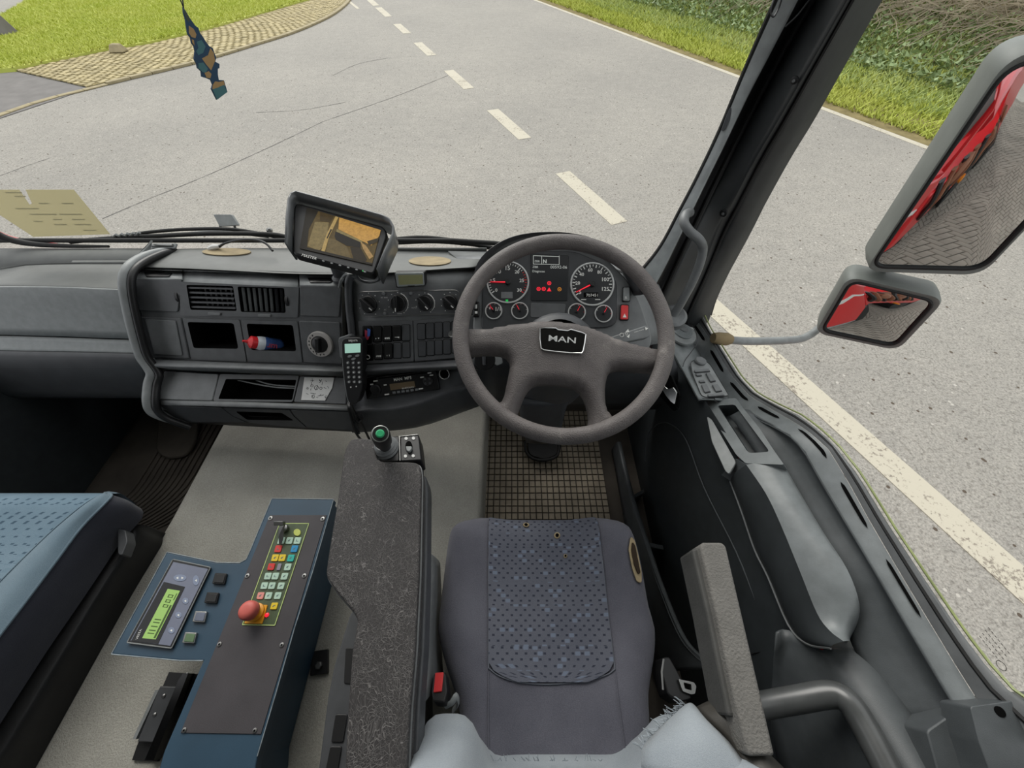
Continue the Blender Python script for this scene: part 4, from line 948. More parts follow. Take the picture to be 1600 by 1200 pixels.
# bottle lying in the second cubby
bt = thing('bottle', CPL.p(390, 535), 'small white and blue squeeze bottle with a red cap lying in the cubby', 'bottle')
b0 = CPL.p(389, 534, .012); b1 = CPL.p(441, 541, -.055); ax = (b1 - b0).normalized(); u_ = ax.orthogonal().normalized(); v_ = ax.cross(u_); L_ = (b1 - b0).length
m = MB(); m.lathe(b0, u_, v_, ax, [(.013, .012), (.019, .02), (.021, .03), (.021, L_ * .5)], 24); m.build('bottle_body', M('bottle_white', (214, 220, 226), .35, bump=0, var=.03), bt)
m = MB(); m.lathe(b0, u_, v_, ax, [(.0212, L_ * .42), (.0212, L_ * .9), (.015, L_)], 24); lb = m.build('bottle_label', M('bottle_blue', (62, 92, 150), .35, bump=0, var=.25, vs=90), bt)
m = MB(); m.lathe(b0, u_, v_, ax, [(.003, -.016), (.0045, -.004), (.012, .0), (.018, .004), (.018, .018), (.014, .022)], 24); m.build('bottle_cap', M('cap_red', (222, 40, 48), .35, bump=0, var=.05, k=.9), bt)
BPL = PL(b0 + ax * .05, n=CAM - b0); 
text('lettering', 'num', BPL, 409, 541.5, 433, 544.5, .0215, M('dark_red_print', (150, 40, 60), .5, bump=0, var=0), lb, bold=.02)
# note with a gear pattern sketch
npx = [(475.5, 589.5), (522, 590), (519, 606), (507.5, 626), (470.5, 625)]
nt_ = thing('paper_note', LPL.p(495, 608), 'white paper note with scribbled symbols stuck beside the shelf tray', 'note')
m = MB(); m.slab(LPL, npx, .001, .0022); m.build('sheet', 'white', nt_, smooth=0)
m = MB(); rr_ = random.Random(3)
for k in range(26):
    x_ = rr_.uniform(477, 514); y_ = rr_.uniform(593, 621)
    if x_ + (y_ - 606) * .55 > 517: continue
    L_ = rr_.uniform(1.2, 3.0); a = rr_.uniform(0, 3.1); dx, dy = cos(a) * L_, sin(a) * L_; w_ = .35
    m.flat(LPL, [(x_ - dx - dy*w_/L_, y_ - dy + dx*w_/L_), (x_ - dx + dy*w_/L_, y_ - dy - dx*w_/L_), (x_ + dx + dy*w_/L_, y_ + dy - dx*w_/L_), (x_ + dx - dy*w_/L_, y_ + dy + dx*w_/L_)], .0025)
for x_, y_, r_ in ((495, 606, 3.2), (488, 603, 2), (502, 607, 2), (490, 620, 2.4), (481, 607, 1.4)): ring(m, LPL, x_, y_, r_, .6, .002, .003, 14)
m.build('scribble', M('ink', (60, 62, 66), .8, bump=0, var=0), nt_, smooth=0)

# ================================================================== INSTRUMENT CLUSTER
IPL = PL(at(860, 450, .985), n=Vector((-.02, -.60, .80)))
ic = thing('instrument_cluster', IPL.p(860, 500), 'instrument cluster with two big dials, four small gauges and lit warning lamps', 'instrument cluster')
io = rp([(738, 520), (744, 440), (775, 400), (830, 384), (900, 386), (948, 404), (978, 434), (1000, 470), (1020, 530), (1010, 556), (940, 540)], 10)
m = MB(); m.slab(IPL, io, -.06, -.004); m.build('binnacle', 'plastic_mid', ic, bevel=.004)
fo = rp([(752, 516), (754, 440), (782, 401), (830, 391), (900, 393), (944, 412), (964, 440), (964, 505), (950, 512)], 9)
m = MB(); m.slab(IPL, fo, -.01, .001); m.build('face', M('cluster_face', (62, 64, 66), .4, bump=.2), ic, bevel=.002)
# hood arch
arc = [(736, 480), (738, 436), (752, 402), (786, 376), (830, 364), (890, 364), (945, 380), (985, 415), (1006, 460)]
m = MB(); ai = [IPL.p(x, y, .0) for x, y in [(744, 484), (747, 440), (762, 410), (794, 386), (834, 375), (888, 376), (940, 392), (972, 424), (990, 462)]]; ao = [IPL.p(x, y, .045) for x, y in arc]; ab = [q + Vector((0, .09, -.055)) for q in ao]
m.surf([ai, ao, ab], nu=4, nv=2); m.build('hood', 'plastic_dark', ic, smooth=60, solid=.006)
MT['ring_silver'] = M('ring_silver', (196, 198, 196), .35, .3, bump=0, var=0)
DIAL = M('dial_face', (44, 46, 48), .35, bump=0, var=.05)
def gauge(cx_, cy_, r_, nums, a0, a1, nt_, needle, rim=1.6, redfrom=None, maj=2, numr=.68, ns=.11):
    u, v, n = IPL.fr(cx_, cy_); rr = IPL.m(cx_, cy_, r_); c_ = IPL.p(cx_, cy_)
    m = MB(); circ(m, IPL, cx_, cy_, r_, [(1, .000), (1, .003)], 40); g = m.build('gauge', DIAL, ic)
    m = MB(); ring(m, IPL, cx_, cy_, r_, rim * 1.9, .002, .005, 48); m.build('gauge_ring', MT['ring_silver'], g)
    P_ = lambda a, f: c_ + (u * cos(R(a)) + v * sin(R(a))) * rr * f
    m = MB(); mr = MB()
    for k in range(nt_ + 1):
        f = k / nt_; a = a0 + (a1 - a0) * f; L = .14 if k % maj == 0 else .09; w = rr * (.014 if k % maj else .022)
        d_ = u * cos(R(a)) + v * sin(R(a)); s_ = d_.cross(n); (mr if redfrom is not None and f >= redfrom else m).box(P_(a, .93 - L/2) + n * .0034, s_ * w, d_ * rr * L/2, n * .0003)
    m.build('scale', 'print', g, smooth=0)
    if mr.v: mr.build('red_scale', 'red', g, smooth=0)
    for k, s_ in enumerate(nums):
        if not s_: continue
        a = a0 + (a1 - a0) * k / (len(nums) - 1); q = (cx_ + r_ * numr * cos(R(a)), cy_ - r_ * numr * sin(R(a))); w = r_ * ns * len(s_) * .5
        text('number', s_, IPL, q[0] - w, q[1] + r_ * .07, q[0] + w, q[1] + r_ * .07, .0036, 'print', g, bold=.015)
    d_ = u * cos(R(needle)) + v * sin(R(needle)); s_ = d_.cross(n); m = MB()
    m.prism([c_ - d_ * rr * .1 - s_ * rr * .035 + n * .006, c_ + d_ * rr * .86 - s_ * rr * .012 + n * .006, c_ + d_ * rr * .86 + s_ * rr * .012 + n * .006, c_ - d_ * rr * .1 + s_ * rr * .035 + n * .006], [c_ - d_ * rr * .1 + n * .004, c_ + d_ * rr * .86 + n * .004, c_ + d_ * rr * .86 + n * .004, c_ - d_ * rr * .1 + n * .004])
    m.build('needle', 'red_glow', g, smooth=0)
    m = MB(); circ(m, IPL, cx_, cy_, r_ * .13, [(1, .004), (1, .009), (.8, .010)], 16); m.build('needle_hub', 'plastic_black', g)
    return g
g1 = gauge(793.5, 441.5, 32, ['0', '5', '10', '15', '20', '25', '30'], 214, -34, 30, 180, redfrom=.72, maj=5)
g2 = gauge(925, 444.5, 33, ['5', '20', '40', '60', '80', '100', '125'], 214, -20, 24, 207, maj=2)
m = MB(); m.slab(IPL, [(783, 456), (801, 456), (801, 466), (783, 466)], .002, .0036); m.build('small_display', 'plastic_mid', g1, smooth=0)
m = MB(); m.slab(IPL, [(790, 468), (794, 468), (794, 471), (790, 471)], .002, .0037); m.build('green_lamp', 'green_glow', g1, smooth=0)
m = MB(); m.slab(IPL, [(912, 457), (935, 457), (935, 464.5), (912, 464.5)], .002, .0036); od = m.build('odometer', 'void', g2, smooth=0)
text('digits', '707451', IPL, 916, 463.5, 934, 463.5, .0038, 'print', g2)
for x0, x1 in ((908, 916), (930, 938)): m = MB(); m.slab(IPL, [(x0, 467.5), (x1, 467.5), (x1, 468.5), (x0, 468.5)], .002, .0036); m.build('white_line', 'print', g2, smooth=0)
gauge(771.4, 486, 12.6, ['0', '', '1/1'], 150, 10, 4, 125, rim=1.1, maj=2, ns=.2, numr=.55); gauge(812, 486, 12.6, ['', '', ''], 150, 10, 4, 118, rim=1.1)
gauge(901, 488, 13, ['', '', ''], 150, 0, 4, 62, rim=1.1, redfrom=.7); gauge(942.6, 490.5, 13, ['', '', ''], 150, 0, 4, 62, rim=1.1, redfrom=.7)
m = MB(); m.slab(IPL, rp([(829, 396), (889, 399), (887, 470), (829, 470)], 3), 0, .003); cp_ = m.build('centre_screen', M('screen_dark', (40, 42, 44), .3, bump=0, var=0), ic, bevel=.001)
m = MB(); m.slab(IPL, rp([(829, 473), (884, 475), (882, 496), (829, 496)], 3), 0, .003); m.build('lower_blank', 'plastic_panel', ic, bevel=.001)
m = MB()
for a, b in (((833, 399), (874, 400.5)), ((833, 412), (874, 413)),): m.slab(IPL, [a, b, (b[0], b[1] + .8), (a[0], a[1] + .8)], .003, .0034)
for x_ in (833, 846, 873.4): m.slab(IPL, [(x_, 399.5), (x_ + .8, 399.5), (x_ + .8, 413), (x_, 413)], .003, .0034)
m.build('display_frame', 'lcd_text', cp_, smooth=0)
for s_, x0, x1, y_, b_ in (('N', 848.5, 854, 411.3, .03), ('ZBR', 835, 843.5, 409.5, 0), ('ZBR', 832, 841, 418.5, 0), ('00592-06', 860, 886, 419.5, 0), ('Diagnose', 832, 851, 426.5, 0)):
    text('display_text', s_, IPL, x0, y_, x1, y_ + (.4 if s_ != 'N' else 0), .0035, 'lcd_text', cp_, bold=b_)
for x_, y_, mt in ((841.5, 452, 'red_glow'), (849.5, 452, 'red_glow'), (858, 443, 'red_glow'), (874, 452.5, 'amber_glow')):
    m = MB(); ring(m, IPL, x_, y_, 2.6, 1.1, .003, .0036, 16); circ(m, IPL, x_, y_, 1.1, [(1, .003), (1, .0036)], 8); m.build('warning_lamp', mt, cp_, smooth=0)
m = MB(); m.slab(IPL, [(858, 449), (861.5, 455), (854.5, 455)], .003, .0036); m.build('warning_triangle', 'red_glow', cp_, smooth=0)
def irock(px, mats, name='rocker_switch'):
    m = MB(); m.slab(IPL, [(x + (x - sum(p[0] for p in px)/4) * .25, y + (y - sum(p[1] for p in px)/4) * .12) for x, y in rp(px, 2)], -.006, .002, 1); m.slab(IPL, rp(px, 2), 0, .007); return m.build(name, [mats, 'plastic_black'], ic, bevel=.0015)
sw = irock([(974.5, 449), (984, 449), (984, 470), (974, 470)], 'plastic_grey'); text('symbol', 'R', IPL, 977, 467, 980, 467, .0075, 'print', sw)
hz = irock([(971, 476.5), (982, 477), (981.5, 499), (970, 499)], 'red', 'hazard_switch'); m = MB(); m.slab(IPL, [(976, 490), (979, 496), (973, 496)], .007, .0076); m.build('symbol', 'print', hz, smooth=0)
irock([(739.5, 458), (745, 457), (745, 466), (740, 467)], 'gloss_black'); s_ = irock([(740, 472), (748, 472), (748, 494), (740, 494)], 'gloss_black'); m = MB(); m.slab(IPL, [(741.5, 476), (745.5, 476), (745.5, 482), (741.5, 482)], .007, .0076); m.slab(IPL, [(742, 486), (746, 486), (746, 490), (742, 490)], .007, .0076); m.build('symbol', 'print', s_, smooth=0)

# ================================================================== STEERING COLUMN AND WHEEL
WC = at(880, 520.5, .794); WN = Vector((.0, -.42, .9075)).normalized(); WPL = PL(WC, n=WN); wu, wv, wn_ = Vector((1, 0, 0)), WN.cross(Vector((1, 0, 0))).normalized(), WN
stc = thing('steering_column', WC - WN * .30, 'dark steering column shroud with stalk and ignition lock', 'steering column')
m = MB(); rows = []
for d_, rx_, ry_ in ((.045, .055, .05), (.07, .085, .075), (.16, .10, .065), (.26, .11, .075), (.34, .10, .085)):
    c_ = WC - WN * d_ - wv * (.02 if d_ > .1 else 0); rows.append([c_ + wu * rx_ * cos(2*pi*k/28) + wv * ry_ * sin(2*pi*k/28) for k in range(29)])
m.surf(rows, nv=3); m.build('shroud', 'plastic_dark', stc, smooth=60)
m = MB(); tq = [dn(x, y, d_) for x, y, d_ in ((812, 626, .86), (850, 628, .855), (889, 625, .86), (879, 660, 1.02), (873, 694, 1.16), (824, 694, 1.16), (816, 660, 1.02))]
m.surf([[dn(808, 626, .85), dn(850, 628.5, .845), dn(889, 624, .85)], [dn(814, 655, .96), dn(850, 657, .955), dn(881, 652, .96)], [dn(822, 692, 1.12), dn(850, 694, 1.115), dn(874, 690, 1.12)]], nu=4, nv=4); m.build('lower_cover', 'plastic_dark', stc, smooth=60, solid=.012)
SPL = PL(at(985, 520, .93), n=Vector((.05, -.55, .83)))
m = MB(); q0 = [(940, 532), (958, 525), (1010, 508), (1015, 511), (1017, 524), (1012, 528), (962, 538), (944, 541)]; m.slab(SPL, rp(q0, 3), -.02, .004); sk_ = m.build('indicator_stalk', 'plastic_mid', stc, bevel=.005, bseg=3)
text('symbol', 'D', SPL, 978, 524, 981.5, 523, .0048, 'print', sk_); text('lettering', 'WISCH WASCH', SPL, 991, 520, 1006, 515.5, .0048, 'print', sk_)
m = MB()
for q_ in ([(977, 519), (981.5, 514), (983.5, 519)], [(979, 526), (984, 522), (983, 528)], [(1008, 511), (1013, 513), (1009, 516)]): m.slab(SPL, q_, .004, .0048)
ring(m, SPL, 970.5, 524, 3, .8, .004, .0052, 14); m.build('symbol', 'print', sk_, smooth=0)
IGP = PL(at(757, 562, 1.0), n=CAM - at(757, 562, 1.0))
m = MB(); circ(m, IGP, 757, 562, 17, [(1, -.02), (1, .0), (.9, .003), (.55, .003)], 28); ig = m.build('ignition_lock', 'plastic_black', stc)
m = MB(); m.slab(IGP, rp([(753.5, 551), (759, 551), (759, 571), (754, 571)], 2), .002, .016); m.build('lock_lever', 'plastic_dark', ig, bevel=.002)
m = MB(); m.slab(IGP, rp([(770, 554), (784, 556), (786, 568), (776, 572), (770, 566)], 3), -.01, .0); m.build('key_tag', 'plastic_grey', ig, bevel=.002)

whl = thing('steering_wheel', WC, 'worn brown grey four spoke steering wheel with a lettered badge', 'steering wheel')
RW = .2125
m = MB(); N_ = 96
ringp = [WC + wu * RW * cos(2*pi*k/N_) + wv * RW * sin(2*pi*k/N_) for k in range(N_)]
m.tube(ringp, .0165, 20, closed=True); m.build('rim', 'wheel', whl, smooth=80)
hub_c4 = [(70, 528), (130, 521), (200, 524), (260, 512), (330, 502), (400, 494), (470, 489), (540, 489), (600, 493), (660, 500), (720, 512), (780, 530), (830, 550), (880, 572), (950, 594), (1010, 610), (1065, 622), (1120, 630),
          (1120, 760), (1065, 752), (1010, 748), (950, 742), (900, 742), (862, 752), (846, 778), (838, 815), (835, 850), (836, 890), (840, 930), (850, 962), (872, 990), (905, 1000), (880, 1052), (810, 1092), (735, 1100),
          (748, 1050), (752, 1010), (748, 970), (738, 930), (722, 892), (700, 862), (670, 840), (630, 828), (580, 821), (520, 818), (470, 820), (440, 832), (418, 855), (400, 885), (385, 920), (372, 955), (362, 985), (366, 1020), (330, 1035), (270, 1010), (205, 965), (215, 925), (250, 925), (278, 910), (292, 880), (300, 840), (308, 800), (316, 760), (322, 725), (318, 695), (300, 672), (270, 660), (220, 655), (170, 656), (120, 660), (70, 665)]
hub = [(700 + x / 3.3333, 350 + y / 3.3333) for x, y in hub_c4]
import bisect
hp3 = [WPL.p(x, y) for x, y in hub]
h2 = [Vector(((q - WC).dot(wu), (q - WC).dot(wv))) for q in hp3]
bd2 = []
for a, b in zip(h2, h2[1:] + h2[:1]):
    n_ = max(1, int((b - a).length / .006)); bd2 += [a.lerp(b, k / n_) for k in range(n_)]
nb = len(bd2); SA = np.array([tuple(p) for p in bd2]); SB_ = np.roll(SA, -1, 0)
gx, gy = np.meshgrid(np.arange(-.24, .24, .0055), np.arange(-.24, .24, .0055)); gx = gx + (np.arange(gx.shape[0]) % 2)[:, None] * .00275
PG = np.stack([gx.ravel(), gy.ravel()], 1); PG = PG[inpoly(PG, [tuple(p) for p in bd2])]
def edist(P):
    d = SB_ - SA; L2_ = (d ** 2).sum(1); o = np.full(len(P), 9.0)
    keep = np.hypot((SA + d / 2)[:, 0], (SA + d / 2)[:, 1]) < .206      # the ends that sink into the rim are not edges
    for a, v, l in zip(SA[keep], d[keep], L2_[keep]):
        t_ = np.clip(((P - a) @ v) / l, 0, 1); o = np.minimum(o, np.hypot(*(P - a - t_[:, None] * v).T))
    return o
PG = PG[edist(PG) > .0026]
vs2, es2, fs2, _, _, _ = geometry.delaunay_2d_cdt([Vector(p) for p in SA] + [Vector(p) for p in PG], [], [list(range(nb))], 1, 1e-7)
VP = np.array([tuple(v) for v in vs2]); dd_ = edist(VP); w_ = .021
hh = -.026 * (1 - np.sqrt(np.clip(1 - (1 - np.clip(dd_ / w_, 0, 1)) ** 2, 0, 1)))
rad = np.hypot(VP[:, 0], VP[:, 1] - .01); hh = hh + .006 * np.exp(-(rad / .09) ** 2) - .004
m = MB(); v3 = [WC + wu * float(a) + wv * float(b) + wn_ * float(h) for (a, b), h in zip(VP, hh)]
fl_ = []
for f in fs2:
    a, b, c = (v3[i] for i in f[:3]); fl_.append(list(f) if (b - a).cross(c - a).dot(wn_) > 0 else list(f)[::-1])
m.add(v3, fl_)
cnt = {}
for f in fl_:
    for a, b in zip(f, f[1:] + f[:1]): cnt[(a, b)] = cnt.get((a, b), 0) + 1
for (a, b) in [e for e in cnt if (e[1], e[0]) not in cnt]: m.add([v3[a], v3[b], v3[b] - wn_ * .016, v3[a] - wn_ * .016], [[1, 0, 3, 2]])
m.build('spoked_hub', 'wheel', whl, smooth=70)
bq = [(700 + x / 3.3333, 350 + y / 3.3333) for x, y in [(478, 545), (500, 540), (560, 542), (575, 551), (625, 556), (640, 549), (700, 566), (718, 576), (712, 620), (704, 660), (696, 673), (640, 672), (560, 665), (500, 657), (484, 648), (478, 600)]]
m = MB(); m.slab(WPL, bq, -.002, .0045); bd = m.build('badge', 'gloss_black', whl, bevel=.001)
m = MB(); m.tube([WPL.p(x, y, .0045) for x, y in bq], .0014, 8, closed=True); m.build('badge_rim', 'chrome', bd)
text('lettering', 'MAN', WPL, 857, 532.5, 899.5, 536.5, .0048, MT['ring_silver'], bd, bold=.012, hpx=9.5)
MT['seam_thread'] = M('seam_thread', (104, 108, 116), .9, bump=0)
# ================================================================== DRIVER'S SEAT
ZS = .955
seat = thing('cab_seat', dn(858, 950, 1.39), "driver's seat with torn grey cover and worn dotted centre panel", 'seat')
Lp = [(803, 725), (808, 712), (820, 702), (845, 697), (900, 690), (980, 681), (1030, 690), (1080, 708), (1130, 717), (1200, 719), (1260, 719)]
Rp = [(802, 958), (806, 976), (818, 990), (845, 1000), (880, 1008), (950, 1021), (990, 1033), (1040, 1027), (1080, 1020), (1130, 1022), (1200, 1022), (1260, 1022)]
def itp(tab, y):
    for (ya, xa), (yb, xb) in zip(tab, tab[1:]):
        if ya <= y <= yb: return lerp(xa, xb, (y - ya) / (yb - ya))
    return tab[0][1] if y < tab[0][0] else tab[-1][1]
def sprof(s):      # height over the cushion plane across the width, s in -1..1
    a = abs(s); b = .022 * math.exp(-((a - .72) / .20) ** 2)
    e = 0 if a < .88 else -.036 * ((a - .90) / .10) ** 2.2 if a > .90 else 0
    return b + e
ROW = [803, 806, 811, 820, 835, 855, 880, 910, 945, 980, 1015, 1050, 1085, 1120, 1160, 1200, 1250]
def fprof(y): return 0 if y > 835 else -.050 * ((835 - y) / 32) ** 2.2
SS = [-1, -.985, -.96, -.92, -.86, -.78, -.68, -.58, -.5, -.42, -.3, -.15, 0, .15, .3, .42, .5, .58, .68, .78, .86, .92, .96, .985, 1]
def seatpt(y, s, lift=0):
    xl, xr = itp(Lp, y), itp(Rp, y); p = dn(lerp(xl, xr, (s + 1) / 2), y, ZS)
    return p + Vector((0, 0, sprof(s) + fprof(y) + lift))
m = MB(); rows = []
for y in ROW:
    r_ = [seatpt(y, s) for s in SS]
    l_ = r_[0]; q_ = r_[-1]
    rows.append([l_ + Vector((.025, 0, -.10)), l_ + Vector((.006, 0, -.03))] + r_ + [q_ + Vector((-.006, 0, -.03)), q_ + Vector((-.025, 0, -.10))])
f0 = [p + Vector((0, .004, -.03)) for p in rows[0]]; f1 = [p + Vector((0, -.02, -.10)) for p in rows[0]]
m.surf([f1, f0] + rows, nv=2); cus = m.build('cushion', 'seat_fabric', seat, smooth=80, flip=True)
# dotted centre insert
il = [(803, 764), (1060, 764), (1100, 764)]; ir = [(803, 931), (860, 937), (1045, 957), (1100, 960)]
m = MB(); rows = []; ins_rows = [803.5, 806, 811, 820, 835, 855, 880, 910, 945, 980, 1010, 1035, 1048, 1056, 1062, 1066]
for y in ins_rows:
    xl, xr = itp(il, y), itp(ir, y)
    if y > 1035: sh = ((y - 1035) / 31) ** 2 * 46; xl += sh; xr -= sh * .9
    L_, R_ = itp(Lp, y), itp(Rp, y); r_ = []
    for k in range(15):
        x_ = lerp(xl, xr, k / 14); r_.append(seatpt(y, 2 * (x_ - L_) / (R_ - L_) - 1, .006))
    rows.append(r_)
m = MB(); m.surf(rows); 
ylo = rows[-1][0].y; yhi = rows[0][0].y; xs_all = [p.x for r_ in rows for p in r_]; xlo, xhi = min(xs_all), max(xs_all)
for fi, f in enumerate(m.f): m.uv[fi] = [((m.v[i].x - xlo) / (xhi - xlo), (m.v[i].y - ylo) / (yhi - ylo)) for i in f]
ins = m.build('centre_insert', 'seat_dots', seat, smooth=80, flip=True)
def sx(x, y): L_, R_ = itp(Lp, y), itp(Rp, y); return 2 * (x - L_) / (R_ - L_) - 1
def seam(pts, r_=.0013, mat='seam_thread'):
    m = MB(); m.tube(cr([seatpt(y, sx(x, y), .0025) for x, y in pts], 4), r_, 6); m.build('seam', mat, seat)
seam([(764, 806), (764, 880), (764, 960), (764, 1045)]); seam([(765, 1045), (780, 1056), (812, 1066), (860, 1069), (910, 1064), (945, 1055), (958, 1046)]); seam([(931, 806), (937, 860), (948, 960), (958, 1046)])
seam([(764, 1050), (764, 1120), (765, 1195)], mat='seat_fabric'); seam([(958, 1050), (966, 1120), (976, 1195)], mat='seat_fabric')
# torn hole with foam, cigarette burns
FOAM = M('foam', (158, 142, 112), .9, var=.25, vs=60, bump=.6, bs=200)
def spatch(name, pts, lift, mat):
    m = MB(); top = [seatpt(y, sx(x, y), lift) for x, y in pts]; m.prism(top, [q - Vector((0, 0, .006)) for q in top]); return m.build(name, mat, seat, smooth=0, bevel=.001)
spatch('torn_foam', rp([(983, 841), (990, 846), (996, 868), (1001, 893), (1000, 913), (992, 912), (984, 890), (979, 862)], 4), .007, FOAM)
spatch('tear_hole', rp([(985, 850), (990, 856), (994, 878), (998, 898), (993, 900), (987, 884), (983, 864)], 3), .0105, M('tear_dark', (50, 38, 26), .95, bump=0))
for x, y in ((822, 819), (870, 838), (883, 870)):
    spatch('burn_rim', ell(x, y, 5 if y < 860 else 3, 5 if y < 860 else 3, 12), .0085, FOAM); spatch('burn_hole', ell(x, y, 2.6 if y < 860 else 1.5, 2.8 if y < 860 else 1.6, 10), .0115, 'void')
# seat base, suspension and side shell
m = MB(); m.aabb((-.07, -.30, D(1.40)), (.27, .24, D(1.06))); m.build('suspension_base', 'plastic_black', seat, smooth=0, bevel=.02)
m = MB()
sh = [(664, 868, .93), (672, 860, .925), (680, 870, .93), (680, 905, .94), (676, 960, .95), (680, 1020, .95), (676, 1080, .95)]
so_ = [(652, 900, 1.02), (656, 872, 1.0), (660, 860, .95), (672, 858, .925)]
m.surf([[dn(660, 870, 1.10), dn(655, 930, 1.10), dn(650, 1000, 1.10), dn(648, 1100, 1.10)], [dn(656, 868, .96), dn(654, 930, .94), dn(650, 1000, .93), dn(648, 1100, .93)], [dn(664, 860, .93), dn(664, 930, .91), dn(662, 1000, .905), dn(660, 1100, .90)], [dn(682, 872, .95), dn(680, 930, .93), dn(677, 1000, .93), dn(680, 1080, .93)], [dn(688, 880, 1.10), dn(690, 930, 1.10), dn(690, 1000, 1.10), dn(694, 1080, 1.10)]], nu=4, nv=4)
m.build('side_shell', 'plastic_mid', seat, smooth=70, solid=.004, flip=True)
# backrest : bolstered height field leaning back
def bx(x):      # bolster swell across the width
    return .088 * (math.exp(-((x + .105) / .062) ** 4) + math.exp(-((x - .285) / .085) ** 4))
m = MB(); rows = []
X0, X1 = -.165, .375
zz = [D(1.02), D(.95), D(.90), D(.85), D(.79), D(.72), D(.62), D(.50), D(.38), D(.30)]
for z in zz:
    h = z - D(.94); y0 = -.100 - .30 * max(0, h) ; r_ = []
    grow = min(1, max(.15, (h + .06) / .15))
    for k in range(45):
        x = lerp(X0, X1, k / 44); e = min(1, max(0, min(x - X0, X1 - x) / .03)); e = math.sqrt(1 - (1 - e) ** 2)
        r_.append(Vector((x, y0 + bx(x) * grow - .05 * (1 - e), z)))
    rows.append([r_[0] + Vector((.01, -.08, 0))] + r_ + [r_[-1] + Vector((-.01, -.08, 0))])
m.surf(rows, nv=3); bk = m.build('backrest', 'bolster_fabric', seat, smooth=80, solid=.01)
# loose torn flap of grey cloth over the door-side bolster and dark vinyl flank
m = MB(); fl = [[(1002, 1200), (1060, 1215), (1120, 1225), (1190, 1230)], [(1003, 1170), (1060, 1165), (1110, 1165), (1168, 1200)], [(1018, 1150), (1060, 1135), (1095, 1130), (1140, 1160)], [(1040, 1128), (1065, 1110), (1082, 1106), (1105, 1125)], [(1062, 1108), (1072, 1100), (1080, 1098), (1088, 1104)]]
dd_ = [[.71, .68, .68, .70], [.72, .69, .69, .71], [.74, .71, .71, .73], [.76, .74, .74, .75], [.78, .77, .77, .77]]
m.surf([[dn(x, y, d_) for (x, y), d_ in zip(a, b)] for a, b in zip(fl, dd_)], nu=3, nv=3); m.build('torn_cover', 'bolster_fabric', seat, smooth=80, solid=.004)
m = MB(); fl = [[(1168, 1200, .71), (1215, 1215, .70), (1260, 1230, .74)], [(1140, 1160, .735), (1178, 1160, .72), (1215, 1190, .76)], [(1105, 1125, .755), (1140, 1118, .74), (1165, 1140, .78)], [(1088, 1104, .775), (1110, 1095, .77), (1128, 1104, .80)]]
m.surf([[dn(*p) for p in r_] for r_ in fl], nu=4, nv=4); m.build('vinyl_flank', M('vinyl', (58, 56, 52), .5, var=.15, bump=.3), seat, smooth=80, solid=.004)
m = MB(); rr_ = random.Random(5)
for k in range(90):
    f = rr_.random(); x = lerp(1003, 1072, f); y = lerp(1172, 1100, f) + rr_.uniform(-3, 3); p = dn(x, y, lerp(.725, .78, f) + .002)
    q = p + Vector((rr_.uniform(-.016, -.002), rr_.uniform(-.002, .012), rr_.uniform(-.004, .004))); m.tube([p, p.lerp(q, .5) + Vector((0, .001, .002)), q], .0005, 3)
m.build('frayed_threads', 'bolster_fabric', seat, kind='stuff')
m = MB()
for k in range(40):
    x = rr_.uniform(770, 1000); p = dn(x, 1189, .90); q = p + Vector((rr_.uniform(-.006, .006), rr_.uniform(.001, .010), .004)); m.tube([p, q], .0005, 3)
m.build('frayed_hem', 'bolster_fabric', seat, kind='stuff')
# buckle on the tunnel side
bp = PL(dn(684, 1065, .90), n=Vector((-.1, .25, 1)))
bu = thing('seat_belt_buckle', bp.p(684, 1080), 'black seat belt buckle with a red release button beside the seat cushion', 'belt buckle')
m = MB(); m.slab(bp, rp([(678, 1052), (696, 1050), (699, 1080), (694, 1098), (676, 1096), (674, 1080)], 3), -.035, 0); m.build('buckle_body', 'plastic_black', bu, bevel=.003)
m = MB(); m.slab(bp, rp([(680, 1051), (693, 1050), (690, 1080), (677, 1082)], 1.5), -.004, .003); m.build('release_button', 'red', bu, bevel=.001)
m = MB(); m.tube(cr([dn(x, y, d_) for x, y, d_ in ((695, 1104, .92), (706, 1098, .915), (713, 1088, .915), (716, 1098, .93), (708, 1110, .95))], 5), .006, 8, flat=.4); m.build('buckle_strap', 'plastic_grey', bu)
bp2 = PL(dn(1050, 1070, .95), n=Vector((.2, .1, 1)))
b2 = thing('seat_belt', bp2.p(1050, 1070), 'black seat belt with a bright steel tongue at the door side of the seat', 'seat belt')
m = MB(); m.slab(bp2, rp([(1036, 1027), (1046, 1026), (1054, 1040), (1082, 1092), (1062, 1098), (1044, 1085), (1034, 1050)], 4), -.04, 0); m.build('belt_cover', 'plastic_black', b2, bevel=.005)
m = MB(); m.holed(bp2, rp([(1060, 1061), (1084, 1066), (1088, 1072), (1086, 1084), (1080, 1085), (1067, 1080)], 2), [rp([(1068, 1066), (1080, 1069), (1081, 1079), (1070, 1076)], 1.5)], .006, .004, .006, 0, 0, floor=False); m.build('steel_tongue', 'steel', b2, bevel=.0006)
m = MB(); m.tube([bp2.p(x, y, .003) for x, y in ((1037, 1030), (1034, 1050), (1036, 1078))], .002, 6); m.build('metal_edge', 'steel', b2)
